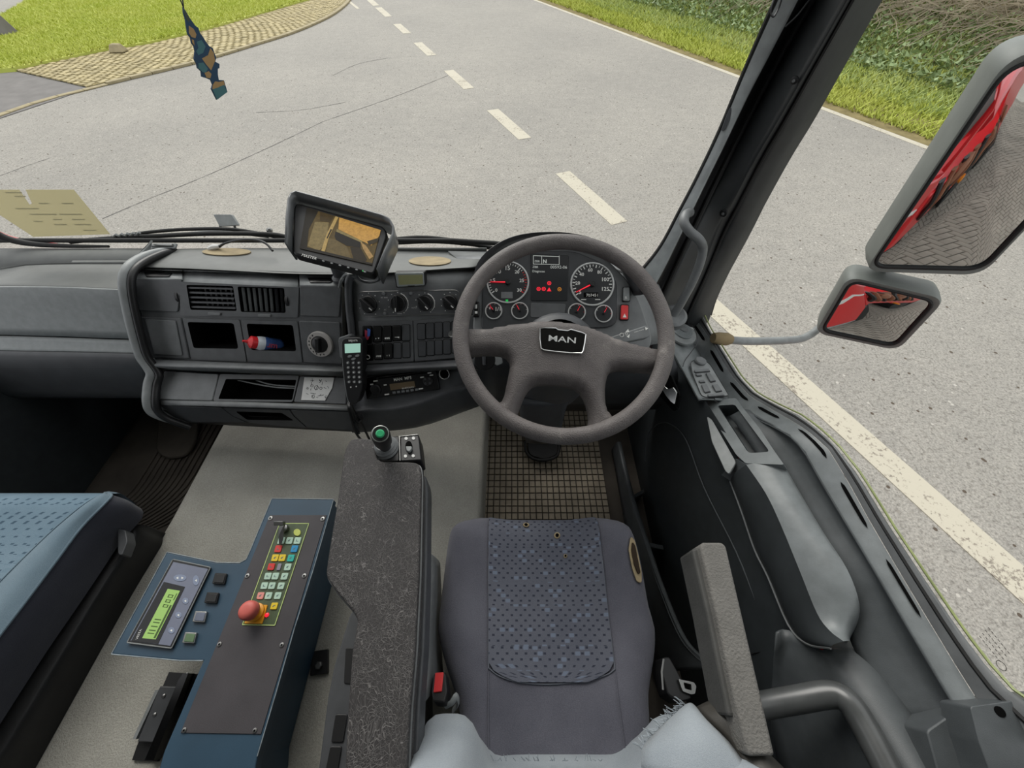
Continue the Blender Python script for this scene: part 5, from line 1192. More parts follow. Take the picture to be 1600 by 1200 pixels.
# folding arm rest beside the door
ar = thing('armrest', dn(1150, 1000, .80), 'grey textured folding armrest between the seat and the door', 'armrest')
at_ = [(1094, 852, .70), (1100, 847, .70), (1128, 847, .70), (1135, 853, .70), (1160, 960, .70), (1212, 1182, .70), (1170, 1182, .70), (1150, 1100, .70), (1120, 960, .70)]
m = MB(); tp_ = [dn(*p) for p in at_]; m.prism(tp_, [q + Vector((-.004, 0, -.062)) for q in tp_]); m.build('armrest_pad', 'armrest_grey', ar, smooth=30, bevel=.007, bseg=3)
m = MB(); q = [dn(x, y, .715) for x, y in ((1081, 858), (1096, 853), (1121, 960), (1154, 1120), (1138, 1120), (1105, 960))]; m.prism(q, [p + Vector((-.002, 0, -.06)) for p in q]); m.build('side_cover', M('armrest_side', (72, 72, 70), .7, bump=.6, bs=300), ar, smooth=0, bevel=.004)

# ================================================================== LONG LEATHER ARMREST WITH JOYSTICK
la = thing('armrest', dn(590, 900, .80), 'long black creased leather armrest with a joystick at its front end', 'armrest')
lt = [(546, 688), (556, 684), (584, 686), (586, 703), (588, 716), (594, 721), (648, 722), (656, 726), (658, 745), (654, 900), (648, 1020), (640, 1110), (634, 1230), (538, 1230), (542, 1130), (550, 1020), (556, 985), (559, 970), (552, 955), (530, 930), (512, 905), (509, 896), (514, 860), (526, 790), (538, 705)]
LT = rp(lt, 9, 4)
m = MB(); a_ = [dn(x, y, .70) for x, y in LT]; c_ = sum(a_, Vector()) / len(a_)
b_ = [q - Vector((0, 0, .012)) for q in a_]
m.prism([q for q in a_], [q - Vector((0, 0, .045)) for q in a_]); m.build('leather_pad', 'leather', la, smooth=50, bevel=.010, bseg=4)
m = MB(); m.tube([q - Vector((0, 0, .013)) + (q - c_).normalized() * .001 for q in a_[3:-2] ], .0018, 6); m.build('piping', 'plastic_mid', la)
m = MB(); bt_ = [(q - c_) * .97 + c_ - Vector((-.008, 0, .046)) for q in a_]; m.prism(bt_, [q - Vector((0, 0, .05)) for q in bt_]); m.build('under_tray', 'plastic_dark', la, smooth=40, bevel=.006)
m = MB(); m.prism([dn(x, y, .755) for x, y in ((653, 690), (662, 710), (662, 900), (655, 1050), (646, 1200), (634, 1200), (640, 900))], [dn(x, y, .80) for x, y in ((653, 690), (662, 710), (662, 900), (655, 1050), (646, 1200), (634, 1200), (640, 900))]); m.build('side_rail', 'plastic_dark', la, smooth=40, bevel=.006)
JPL = PL(dn(620, 700, .712), n=(0, 0, 1))
m = MB(); m.slab(JPL, rp([(584, 700), (590, 684), (624, 681), (624, 721), (596, 722), (586, 717)], 4), -.04, 0); m.slab(JPL, rp([(625, 681), (654, 678), (656, 690), (659, 719), (625, 721)], 3), -.045, .003); m.build('control_box', 'plastic_black', la, bevel=.003)
m = MB(); m.tube([JPL.p(x, y, .004) for x, y in ((625, 720), (624, 682), (653, 679))], .0012, 6); m.build('box_edge', 'steel', la)
jb = JPL.p(603, 700); jt = at(594, 678, .675); ja = (jt - jb).normalized(); ju = ja.orthogonal().normalized(); jv = ja.cross(ju)
m = MB(); 
for k, (rr_, h) in enumerate(((.026, .002), (.023, .008), (.019, .014))):
    m.lathe(jb, Vector((1, 0, 0)), Vector((0, 1, 0)), Vector((0, 0, 1)), [(rr_, h - .006), (rr_ + .0015, h), (rr_ - .003, h + .004)], 28)
js = m.build('joystick_gaiter', 'plastic_mid', la, smooth=40)
m = MB(); L_ = (jt - jb).length; m.lathe(jb, ju, jv, ja, [(.011, .004), (.013, L_ * .4), (.0165, L_ * .55), (.0165, L_ * .95), (.014, L_)], 28); jk = m.build('joystick', 'plastic_black', la)
m = MB(); m.tube([jb + ja * L_ + (ju * cos(2*pi*k/28) + jv * sin(2*pi*k/28)) * .0142 for k in range(28)], .0012, 6, closed=True); m.build('joystick_ring', 'steel', jk)
m = MB(); m.lathe(jb + ja * L_, ju, jv, ja, [(.0075, -.002), (.0075, .003), (.0055, .005)], 20); m.build('thumb_button', M('green_button', (60, 178, 120), .35, bump=0, var=.05, k=.8), jk)
m = MB(); m.slab(JPL, ell(638.5, 697.5, 5.5, 9, 20), .002, .006); m.build('rocker_well', 'void', la, bevel=.001)
m = MB(); m.slab(JPL, rp([(633.5, 697), (643.5, 697), (643, 702), (639, 706), (635, 704)], 2), .004, .011); m.build('rocker', 'plastic_grey', la, bevel=.002)
for x, y in ((634.5, 685), (646, 684.5), (633.5, 712.5), (645.5, 712)): m = MB(); m.slab(JPL, ell(x, y, 2.5, 2.4, 12), .002, .0045); m.build('white_dot', 'white', la, smooth=0)
# plastic side console of the seat under the armrest
sc_ = thing('seat_side_console', dn(530, 1080, 1.1), 'black plastic seat side console under the leather armrest', 'console')
m = MB(); q = [dn(x, y, .92) for x, y in rp([(548, 956), (640, 900), (640, 1260), (490, 1260), (512, 1090), (522, 1040)], 8)]; m.prism(q, [p - Vector((0, 0, .26)) for p in q]); m.build('console_body', 'plastic_dark', sc_, smooth=30, bevel=.008)
CPL3 = PL(dn(530, 1080, .92), n=(0, 0, 1))
for nm, px, h in (('handle_recess', [(540, 1012), (558, 1012), (552, 1070), (537, 1068)], .002), ('switch_blank', [(524, 1116), (543, 1116), (536, 1160), (517, 1160)], .003), ('switch_blank', [(516, 1166), (534, 1166), (526, 1215), (506, 1215)], .003)):
    m = MB(); m.slab(CPL3, rp(px, 3), 0, h); m.build(nm, 'plastic_black', sc_, bevel=.001)

# ================================================================== BLUE CONTROL CONSOLE
KPL = PL(dn(400, 950, 1.0), dn(470, 800, 1.0), dn(300, 1150, 1.0))
con = thing('control_console', dn(380, 960, 1.18), 'dark blue L shaped control console with keypad and emergency stop on the tunnel', 'control console')
K7 = lambda x, y: (160 + x / 2.727, 760 + y / 2.727)
ko_ = [K7(*p) for p in [(722, 52), (985, 55), (900, 350), (820, 600), (740, 880), (660, 1150), (640, 1260), (225, 1260), (262, 1130), (430, 742), (330, 742), (38, 715), (275, 280), (490, 325), (585, 326), (612, 312), (625, 285)]]
m = MB(); top = [KPL.p(x, y) for x, y in ko_]; m.prism(top, [q - Vector((0, 0, .022)) for q in top]); m.build('top_plate', 'console_blue', con, smooth=0, bevel=.0025)
m = MB(); q = [KPL.p(*K7(*p), -.022) for p in [(735, 62), (975, 62), (810, 620), (650, 1150), (640, 1260), (330, 1260), (440, 742), (640, 300)]]; m.prism(q, [Vector((p.x, p.y, D(1.17))) for p in q]); m.build('pedestal', 'console_blue', con, smooth=0, bevel=.004)
m = MB()
for a, b in zip(ko_[:6], ko_[1:6]): m.tube([KPL.p(*a, .0), KPL.p(*b, .0)], .0011, 6)
for a, b in zip(ko_[9:], ko_[10:] + ko_[:1]): m.tube([KPL.p(*a, .0), KPL.p(*b, .0)], .0011, 6)
m.build('worn_edge', 'edge_worn', con)
pq = [K7(*p) for p in [(713, 122), (955, 122), (675, 1056), (332, 1050)]]
m = MB(); m.slab(KPL, pq, -.002, .002); pan = m.build('black_panel', 'panel_black', con, smooth=0, bevel=.0006)
for p in [(718, 137), (940, 140), (620, 382), (862, 382), (502, 673), (767, 676), (353, 1038), (652, 1040)]:
    m = MB(); circ(m, KPL, *K7(*p), 3.6, [(1, .002), (.9, .0035), (.45, .004)], 14); s_ = m.build('screw', 'steel', pan); m = MB(); circ(m, KPL, *K7(*p), 1.4, [(1, .0036), (1, .0044)], 6); m.build('screw_socket', 'void', s_)
kq = [(437, 818), (482.7, 818), (429.5, 977), (379, 976)]
m = MB(); m.slab(KPL, kq, .001, .003); kpd = m.build('keypad_plate', M('keypad_plate', (70, 82, 58), .5, bump=0), con, smooth=0)
m = MB()
for a, b in zip(kq, kq[1:] + kq[:1]): m.tube([KPL.p(*a, .003), KPL.p(*b, .003)], .0011, 4)
m.build('keypad_border', M('border_green', (186, 206, 130), .5, bump=0, var=.05), kpd)
KS = lambda x, y: (380 + x / 6.67, 800 + y / 6.67)
KM = {c: M('key_' + c, rgb, .4, bump=0, var=.06, k=.75) for c, rgb in dict(mint=(196, 226, 206), red=(226, 62, 56), blue=(40, 150, 206), yellow=(244, 212, 54), teal=(50, 190, 176), grey=(150, 144, 158), pink=(240, 160, 150)).items()}
for x, y, c in [(395, 297, 'mint'), (480, 297, 'mint'), (563, 297, 'mint'), (363, 383, 'red'), (532, 383, 'blue'), (330, 477, 'yellow'), (405, 477, 'yellow'), (495, 480, 'teal'), (290, 570, 'red'), (372, 572, 'grey'), (462, 573, 'mint'), (255, 668, 'mint'), (333, 668, 'mint'), (428, 670, 'mint'), (218, 768, 'mint'), (297, 768, 'mint'), (392, 770, 'mint'), (178, 872, 'pink'), (262, 872, 'mint'), (358, 872, 'mint'), (320, 980, 'yellow')]:
    w_ = 20 if c == 'grey' else 34; h_ = 36
    px = [KS(x - w_ + 10, y - h_), KS(x + w_ + 10, y - h_), KS(x + w_ - 10, y + h_), KS(x - w_ - 10, y + h_)]
    m = MB(); m.slab(KPL, rp(px, 1.8), .002, .0055); k_ = m.build('key', KM[c], kpd, bevel=.0008); 
    if c not in ('grey',):
        k_['label'] = {'mint': 'pale green key', 'red': 'red key', 'blue': 'blue key', 'yellow': 'yellow key', 'teal': 'teal key', 'pink': 'pink key'}[c]
    if c != 'grey':
        m = MB(); a = (x * 7 + y) % 3
        f = lambda dx, dy: KS(x + dx - dy * .27, y + dy)
        if a == 0: m.flat(KPL, [f(-14, 8), f(-10, -4), f(0, -10), f(14, -14), f(4, -2), f(2, 10)], .0058)
        elif a == 1: m.flat(KPL, [f(-16, 4), f(-2, -12), f(16, -12), f(10, -4), f(0, 0), f(-8, 12)], .0058)
        else: m.flat(KPL, [f(-12, -12), f(-6, -12), f(-4, 4), f(12, 4), f(12, 10), f(-12, 10)], .0058)
        m.build('key_symbol', M('key_ink', (90, 110, 110), .6, bump=0, var=0) if 'key_ink' not in bpy.data.materials else bpy.data.materials['key_ink'], k_, smooth=0)
m = MB(); m.slab(KPL, ell(*KS(560, 212), 5.6, 5.6, 18), .002, .006); m.build('round_key', M('key_lime', (206, 216, 110), .4, bump=0, k=.75), kpd, bevel=.001)
m = MB(); circ(m, KPL, *KS(255, 1075), 3.2, [(1, .003), (.8, .006), (.3, .007)], 14); m.build('indicator_lamp', 'red_glow', kpd)
eq = [KS(*p) for p in [(125, 965), (252, 967), (195, 1165), (5, 1162)]]
m = MB(); m.slab(KPL, rp(eq, 1.5), .002, .006); es = m.build('stop_base', M('stop_yellow', (236, 166, 36), .45, bump=0, k=.8), con, bevel=.0008)
ec = KPL.p(400, 957, .006); X_, Y_, Z_ = Vector((1, 0, 0)), Vector((0, 1, 0)), Vector((0, 0, 1)); er = KPL.m(400, 957, 13.5)
m = MB(); m.lathe(ec, X_, Y_, Z_, [(er * .95, 0), (er * .95, .006), (er * .7, .008), (er * .62, .022)], 28); m.build('stop_collar', M('stop_yellow_collar', (230, 160, 40), .45, bump=0, k=.8), es)
m = MB(); m.lathe(ec, X_, Y_, Z_, [(er * .6, .016), (er * .98, .022), (er, .028), (er * .96, .036), (er * .8, .041), (er * .4, .043)], 32); m.build('stop_button', M('stop_red', (214, 106, 96), .5, bump=0, var=.06, k=.8), es, smooth=60)
# ignition key in the panel
kc_ = KPL.p(446, 827, .003)
m = MB(); m.lathe(kc_, X_, Y_, Z_, [(.010, 0), (.010, .012), (.007, .014)], 20); m.box(kc_ + Vector((-.008, .008, .02)), (.012, 0, 0), (0, .004, .004), (0, -.002, .006)); m.build('key_switch', 'steel', con, bevel=.001)
m = MB(); m.prism([kc_ + Vector(p) for p in ((-.004, -.002, .026), (.010, .0, .030), (.012, -.022, .018), (.007, -.040, .008), (.002, -.040, .008), (-.001, -.022, .018))], [kc_ + Vector(p) for p in ((-.004, -.002, .023), (.010, .0, .027), (.012, -.022, .015), (.007, -.040, .005), (.002, -.040, .005), (-.001, -.022, .015))]); m.build('key', 'steel', con, smooth=0, bevel=.0008)
# display unit
dq = [(270, 874), (329, 886.5), (268, 1013), (198.5, 1004)]
m = MB(); m.slab(KPL, rp(dq, 2), -.002, .006); du_ = m.build('display_frame', 'plastic_black', con, bevel=.0012)
m = MB(); m.tube([KPL.p(*q, .006) for q in rp(dq, 2)], .0012, 6, closed=True); m.build('frame_border', 'plastic_grey', du_)
dq2 = [(271, 878), (325, 889), (266, 1009), (204, 1001)]
m = MB(); m.slab(KPL, dq2, .004, .0068); m.build('membrane', M('membrane', (112, 117, 134), .4, bump=0, var=.06), du_, smooth=0)
m = MB(); m.slab(KPL, [(256, 909), (289, 917), (247, 1006), (205, 1001)], .004, .0074); m.build('dark_window', 'gloss_black', du_, smooth=0)
lq = [(262, 920), (281, 923), (243, 999), (222, 997)]
m = MB(); m.slab(KPL, lq, .005, .0080); m.build('lcd', 'lcd_green', du_, smooth=0)
def lqf(u, v): return quad(lq, u, v)
LK = M('lcd_ink', (66, 90, 40), .5, bump=0, var=0)
m = MB()
m.flat(KPL, [lqf(.80, .30), lqf(.95, .30), lqf(.95, .98), lqf(.80, .98)], .0082); m.flat(KPL, [lqf(.84, .06), lqf(.92, .06), lqf(.92, .2), lqf(.84, .2)], .0082)
for v0 in (.10, .20, .30):
    for a, b, c_, d_ in ((.30, 0, .38, .06), (.62, 0, .70, .06), (.30, 0, .70, .014), (.30, .048, .70, .062)): m.flat(KPL, [lqf(a, v0 + b), lqf(c_, v0 + b), lqf(c_, v0 + d_), lqf(a, v0 + d_)], .0082)
for v0 in (.60, .66, .74, .82, .88): m.flat(KPL, [lqf(.2, v0), lqf(.7, v0), lqf(.7, v0 + .022), lqf(.2, v0 + .022)], .0082)
m.build('lcd_characters', LK, du_, smooth=0)
text('lettering', 'VESTA', PL(KPL.o, n=KPL.n), 215, 999, 222, 983, .0076, 'print', du_)
for (x, y), (rx_, ry_) in (((281, 903), (10, 5.5)), ((306, 907), (5, 8)), ((289.5, 939), (5, 5)), ((278.5, 961), (5, 5)), ((267.5, 985), (5, 5))):
    m = MB(); m.slab(KPL, ell(x, y, rx_, ry_, 18), .006, .0076); b_ = m.build('membrane_button', M('button_blue', (126, 136, 158), .4, bump=0, var=.05) if 'button_blue' not in bpy.data.materials else bpy.data.materials['button_blue'], du_, bevel=.0004)
    m = MB()
    for dx in ((-4, 4) if rx_ > 8 else (0,)): m.flat(KPL, [(x + dx - 2, y), (x + dx + 1.6, y - 2), (x + dx + 1.6, y + 2)] if dx <= 0 else [(x + dx + 2, y), (x + dx - 1.6, y + 2), (x + dx - 1.6, y - 2)], .0079)
    m.build('white_arrow', 'print', b_, smooth=0)
for (x, y, fr, fc) in ((343, 904, 'plastic_black', 'plastic_black'), (330.5, 934, 'plastic_black', 'plastic_black'), (312, 963.5, 'steel', 'membrane2'), (296, 996.5, 'steel', 'greenish')):
    if fc == 'membrane2': fc = M('button_violet', (100, 106, 122), .4, bump=0)
    if fc == 'greenish': fc = M('button_green', (92, 116, 84), .4, bump=0)
    px = [(x - 7, y - 9), (x + 11, y - 8), (x + 7, y + 9), (x - 12, y + 8)]
    m = MB(); m.slab(KPL, rp(px, 1.5), .0, .007); b_ = m.build('square_button', fr, con, bevel=.001)
    px = [(x - 5, y - 7), (x + 9, y - 6), (x + 5.5, y + 7), (x - 9.5, y + 6)]; m = MB(); m.slab(KPL, rp(px, 1.5), .006, .009); m.build('button_cap', fc, b_, bevel=.0008)
# bracket bolted at the console foot, black slide bracket on the carpet
m = MB(); BR = PL(dn(500, 1040, 1.165), n=(0, 0, 1)); m.slab(BR, rp([(487, 1018), (512, 1014), (512, 1052), (484, 1056)], 2), -.01, 0); fb = m.build('foot_bracket', 'plastic_black', con, bevel=.001)
m = MB(); circ(m, BR, 499, 1040, 5.5, [(1, 0), (1, .008), (.7, .010)], 6); m.build('bolt', 'steel', fb, smooth=0)
bk_ = thing('slide_bracket', dn(250, 1120, 1.17), 'black metal slide bracket screwed to the carpet beside the blue console', 'bracket')
SB = PL(dn(250, 1120, 1.165), n=(0, 0, 1))
m = MB(); m.slab(SB, [(264, 1050), (308, 1053), (246, 1190), (206, 1188), (214, 1165)], -.012, -.004); m.build('base_plate', 'plastic_black', bk_, smooth=0)
m = MB(); m.slab(SB, [(250, 1072), (277, 1073), (240, 1160), (214, 1159)], -.004, .012); m.build('slide_block', 'plastic_dark', bk_, smooth=0, bevel=.002)
m = MB(); m.slab(SB, [(243, 1078), (248, 1078), (212, 1155), (207, 1155)], -.004, .010); m.build('metal_lip', 'plastic_grey', bk_, smooth=0)
m = MB(); m.slab(SB, [(279, 1062), (286, 1052), (294, 1052), (240, 1188), (226, 1188)], -.004, .02); m.build('side_flange', 'gloss_black', bk_, smooth=0)
for x, y in ((262, 1087), (248, 1116), (242, 1181), (297, 1054)): m = MB(); circ(m, SB, x, y, 2.6, [(1, .01), (1, .014), (.6, .015)], 10); m.build('screw', 'steel', bk_)

# ================================================================== PASSENGER SEAT
ps = thing('cab_seat', (-1.3, .15, D(1.39)), 'passenger seat with a dotted cushion, painted blue grey with window light, and dark side panel', 'seat')
ys_ = [.405, .39, .36, .30, .22, .14, .06, -.05, -.20]
def lx(tab, y):
    for (ya, xa), (yb, xb) in zip(tab, tab[1:]):
        if ya >= y >= yb: return lerp(xa, xb, (ya - y) / (ya - yb))
    return tab[0][1] if y > tab[0][0] else tab[-1][1]
tA = [(p.y, p.x) for p in (dn(150, 763, .95), dn(132, 785, .95), dn(96, 813, .95), dn(50, 855, .95), dn(0, 905, .95), dn(-130, 1040, .95))]
tB = [(.41, -1.115), (.39, -1.052), (.36, -1.034), (.30, -1.052), (.16, -1.062), (.05, -1.072), (-.2, -1.08)]
m = MB(); rows = []
for y in ys_:
    xa, xb = lx(tA, y), lx(tB, y); e = -.045 * max(0, (y - .36) / .045) ** 2
    r_ = [Vector((lerp(-1.62, xa, k / 8), y, D(.955) + e)) for k in range(9)]
    r_ += [Vector((lerp(xa, xb, .35), y, D(.945) + e)), Vector((lerp(xa, xb, .7), y, D(.943) + e)), Vector((xb, y, D(.955) + e)), Vector((xb + .010, y, D(.975) + e)), Vector((xb + .014, y, D(1.01) + e * .5)), Vector((xb + .006, y, D(1.07)))]
    rows.append(r_)
f0 = [p + Vector((0, .008, -.03)) for p in rows[0]]; f1 = [p + Vector((0, -.01, -.12)) for p in rows[0]]
allr = [f1, f0] + rows
m = MB(); m.surf([r_[8:12] for r_ in allr], nv=4, nu=3); m.build('bolster', 'pass_fabric', ps, smooth=80, flip=True)
m = MB(); m.surf([r_[:9] for r_ in allr], nv=4, nu=1)
for fi, f in enumerate(m.f): m.uv[fi] = [((m.v[i].x + 1.62) / .6, (m.v[i].y + .2 - .6 * (D(.955) - m.v[i].z)) / .6) for i in f]
pi_ = m.build('cushion_centre', 'pass_dots', ps, smooth=80, flip=True)
m = MB(); m.surf([r_[11:] for r_ in allr[1:]], nv=4, nu=3); m.build('side_panel', 'pass_side', ps, smooth=80, flip=True)
m = MB(); m.tube(cr([r_[11] + Vector((.002, 0, .002)) for r_ in rows], 4), .003, 6); m.build('side_piping', 'pass_fabric', ps)
m = MB(); m.tube(cr([r_[8] + Vector((0, 0, .001)) for r_ in rows], 4), .002, 6); m.build('seam', 'pass_fabric', ps)
m = MB(); m.aabb((-1.60, -.30, D(1.40)), (-1.085, .30, D(1.05))); m.build('seat_base', 'plastic_black', ps, smooth=0, bevel=.02)
m = MB(); rows = []
for y, x_ in ((.345, -1.045), (.325, -1.035), (.30, -1.035), (.2, -1.042), (.05, -1.045), (-.2, -1.05)):
    rows.append([Vector((x_ - .05, y, D(1.075))), Vector((x_ - .012, y, D(1.085))), Vector((x_, y, D(1.10))), Vector((x_ + .006, y, D(1.14))), Vector((x_ + .004, y, D(1.20)))])
m.surf([[p + Vector((-.0, .012, -.02)) for p in rows[0]]] + rows, nu=3, nv=3); m.build('base_skirt', 'plastic_black', ps, smooth=70, solid=.004, flip=True)
pk = [dn(x, y, 1.03) for x, y in rp([(184, 826), (196, 828), (199, 846), (190, 868), (184, 866)], 4)]; m = MB(); m.prism(pk, [q - Vector((0, 0, .03)) for q in pk]); m.build('adjuster_knob', 'plastic_dark', ps, bevel=.004)
# ================================================================== DRIVER'S DOOR
def yres(poly, ys):      # resample a 3-D polyline (front to back) at given y stations, extrapolating the ends
    o = []
    for y in ys:
        seg = None
        for a, b in zip(poly, poly[1:]):
            if a.y >= y >= b.y: seg = (a, b); break
        if seg is None: seg = (poly[0], poly[1]) if y > poly[0].y else (poly[-2], poly[-1])
        a, b = seg; o.append(a + (b - a) * ((y - a.y) / (b.y - a.y + 1e-9)))
    return o
def px3(pts, x):
    n = len(pts); return [onx(a, b, x if not hasattr(x, '__len__') else lerp(x[0], x[1], i / (n - 1))) for i, (a, b) in enumerate(pts)]
G0 = px3([(1094, 484), (1108, 514), (1126, 542), (1158, 592), (1182, 616), (1212, 632), (1250, 650), (1274, 668), (1303, 694), (1340, 741), (1393, 827), (1446, 907), (1500, 987), (1542, 1042), (1574, 1077), (1604, 1098)], .655)
G1 = px3([(1079, 488), (1098, 514), (1116, 540), (1142, 586), (1170, 618), (1208, 641), (1242, 660), (1268, 678), (1295, 703), (1326, 755), (1356, 810), (1409, 901), (1457, 981), (1500, 1052), (1528, 1096)], .640)
G2 = px3([(1062, 494), (1080, 524), (1098, 554), (1125, 600), (1152, 632), (1185, 651), (1214, 664), (1240, 678), (1262, 700), (1294, 756), (1330, 815), (1366, 874), (1430, 981), (1468, 1044), (1506, 1106)], .620)
L2 = px3([(1036, 512), (1049, 538), (1067, 572), (1096, 624), (1116, 656), (1150, 710), (1164, 724)], (.50, .545))
B0 = px3([(1160, 640), (1186, 672), (1205, 700), (1225, 726), (1255, 778), (1287, 832), (1324, 890), (1343, 944), (1372, 1010), (1420, 1090), (1446, 1140)], .600)
door = thing('door_1', Vector((.6, .4, D(1.38))), None, None, kind='structure'); door['label'] = "black driver's door with a grey window ledge, switches, tray and grab handle recess"
YS = [G0[0].y - (G0[0].y + .06) * k / 40 for k in range(41)]
g0, g1, g2 = (yres(g, YS) for g in (G0, G1, G2))
m = MB(); g0i = [p + Vector((.012, 0, -.02)) for p in g0]; m.surf([g0i, g0, [a.lerp(b, .5) + Vector((0, 0, .006)) for a, b in zip(g0, g1)], [p + Vector((.002, 0, -.001)) for p in g1]], nv=2); m.build('window_rail', 'plastic_mid', door, smooth=50)
m = MB(); mid = [a.lerp(b, .45) for a, b in zip(g0, g1)]; m.tube([p + Vector((0, 0, .002)) for p in mid], .0035, 6); m.build('window_seal', 'rubber', door)
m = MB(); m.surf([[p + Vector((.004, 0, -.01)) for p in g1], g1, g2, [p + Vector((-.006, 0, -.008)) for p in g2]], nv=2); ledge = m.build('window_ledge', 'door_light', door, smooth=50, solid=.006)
def gat(f, u):      # point on the ledge: y fraction via station, u across (0 outer, 1 inner)
    i = max(0, min(len(g1) - 2, int(f))); r_ = f - i; return g1[i].lerp(g1[i+1], r_).lerp(g2[i].lerp(g2[i+1], r_), u)
def ynear(px, py):
    y = onx(px, py, .63).y; return (YS[0] - y) / (YS[0] - YS[-1]) * 40
for a, b in (((1083, 508), (1100, 533)), ((1108, 548), (1131, 580)), ((1139, 598), (1170, 624)), ((1184, 634), (1218, 652)), ((1244, 671), (1286, 719)), ((1306, 756), (1353, 826)), ((1378, 874), (1441, 965))):
    fa, fb = ynear(*a), ynear(*b); m = MB(); n_ = 10; z = Vector((0, 0, .0035)); lo = []; hi = []
    for k in range(n_ + 1):
        f = lerp(fa, fb, k / n_); w = .11 * math.sqrt(max(0, 1 - (2 * k / n_ - 1) ** 6)); lo.append(gat(f, .42 - w) + z); hi.append(gat(f, .42 + w) + z)
    m.surf([lo, hi]); m.build('demister_slot', 'void', door, smooth=0)
# front pad carrying the switches (slopes inwards)
YF = [L2[0].y - (L2[0].y - L2[3].y) * k / 16 for k in range(17)]
l2 = yres(L2, YF); f2 = yres(G2, YF); cut = 17
m = MB(); m.surf([[p + Vector((-.004, 0, -.004)) for p in f2], [a.lerp(b, .5) + Vector((0, 0, .004)) for a, b in zip(f2, l2)], l2, [p + Vector((-.006, 0, -.008)) for p in l2]], nv=3); m.build('switch_pad', 'door_light', door, smooth=60, solid=.005)
DPL_ = PL(onx(1060, 540, .53), onx(1090, 530, .60), onx(1120, 640, .555))
def dslab(name, px, h0, h1, mat, par, bev=.001, r=2):
    m = MB(); m.slab(DPL_, rp(px, r), h0, h1); return m.build(name, mat, par, bevel=bev)
C5 = lambda x, y: (1030 + x / 5, 480 + y / 5)
tw = dslab('tweeter', ell(*C5(185, 205), 22, 15, 24, .45), .002, .010, 'plastic_grey', door)
dslab('tweeter_dome', ell(*C5(190, 185), 16, 10, 24, .45), .008, .014, 'door_light', tw); dslab('tweeter_dome', ell(*C5(195, 165), 8, 4, 16, .45), .012, .017, 'plastic_mid', tw)
m = MB(); m.tube(cr([DPL_.p(*C5(x, y), .006) for x, y in [(240, 120), (290, 200), (295, 280), (250, 350), (205, 410), (185, 462)]], 5), .0012, 6); m.build('pad_joint', 'plastic_black', door)
swp = rp([C5(*p) for p in [(245, 430), (285, 405), (345, 405), (400, 450), (545, 690), (370, 705), (330, 690), (260, 520)]], 4)
sw_ = dslab('switch_plate', swp, .002, .0075, 'plastic_grey', door, r=1)
m = MB(); m.tube([DPL_.p(x, y, .0078) for x, y in swp], .0008, 5, closed=True); m.build('plate_joint', 'plastic_black', sw_)
m = MB(); circ(m, DPL_, *C5(312, 443), 8.5, [(1, .006), (1, .014), (.8, .017)], 24); m.build('mirror_knob', 'plastic_mid', sw_)
for nm, q in (('window_switch', [(272, 488), (390, 478), (396, 494), (280, 505)]), ('window_switch', [(285, 515), (325, 512), (332, 528), (292, 532)]), ('window_switch', [(310, 568), (350, 564), (358, 580), (318, 584)]), ('window_switch', [(365, 510), (395, 508), (440, 570), (400, 578)]), ('window_switch', [(330, 602), (372, 598), (400, 655), (356, 662)]), ('window_switch', [(415, 602), (458, 598), (490, 648), (444, 656)]), ('window_switch', [(378, 678), (500, 668), (510, 685), (386, 696)])):
    o = dslab(nm, [C5(*p) for p in q], .006, .013, 'plastic_mid', sw_, .0012, 1.5)
    a = C5(*q[2]); b = C5(*q[3]); m = MB(); m.slab(DPL_, [C5(*q[3]), C5(*q[2]), (a[0] + .5, a[1] + 2.2), (b[0] + .5, b[1] + 2.2)], .006, .0085); m.build('switch_shade_gap', 'plastic_black', o, smooth=0)
m = MB(); m.tube([DPL_.p(*C5(x, y), .006) for x, y in [(335, 712), (355, 714), (432, 712), (440, 735), (455, 748)]], .0012, 6); m.build('pad_joint', 'plastic_black', door)
# open tray
TPL = PL(onx(1121, 640, .57), onx(1150, 635, .60), onx(1185, 715, .565))
to = [(1097, 626), (1124, 624), (1150, 622), (1160, 636), (1186, 668), (1208, 702), (1225, 726), (1165, 724), (1150, 710), (1116, 656)]; ti = [C5(*p) for p in [(455, 768), (590, 760), (855, 1118), (850, 1130), (705, 1140), (680, 1115)]]
m = MB(); m.holed(TPL, rp(to, 3), [rp(ti, 4)], .010, .02, .045, 0, 1); m.build('open_tray', ['door_light', 'door_mid'], door, bevel=.002)
# sloping panel, painted darker as it turns from the light, between the ledge and the arm box, running to the back of the door
YB = [B0[0].y - (B0[0].y - B0[-1].y) * k / 24 for k in range(25)]
b0, gg2 = yres(B0, YB), yres(G2, YB)
m = MB(); m.surf([[p + Vector((-.005, 0, -.006)) for p in gg2], [a.lerp(b, .5) + Vector((.012, 0, 0)) for a, b in zip(gg2, b0)], b0, [p + Vector((-.02, 0, -.03)) for p in b0]], nv=3); m.build('upper_panel', 'door_mid', door, smooth=60, solid=.004)
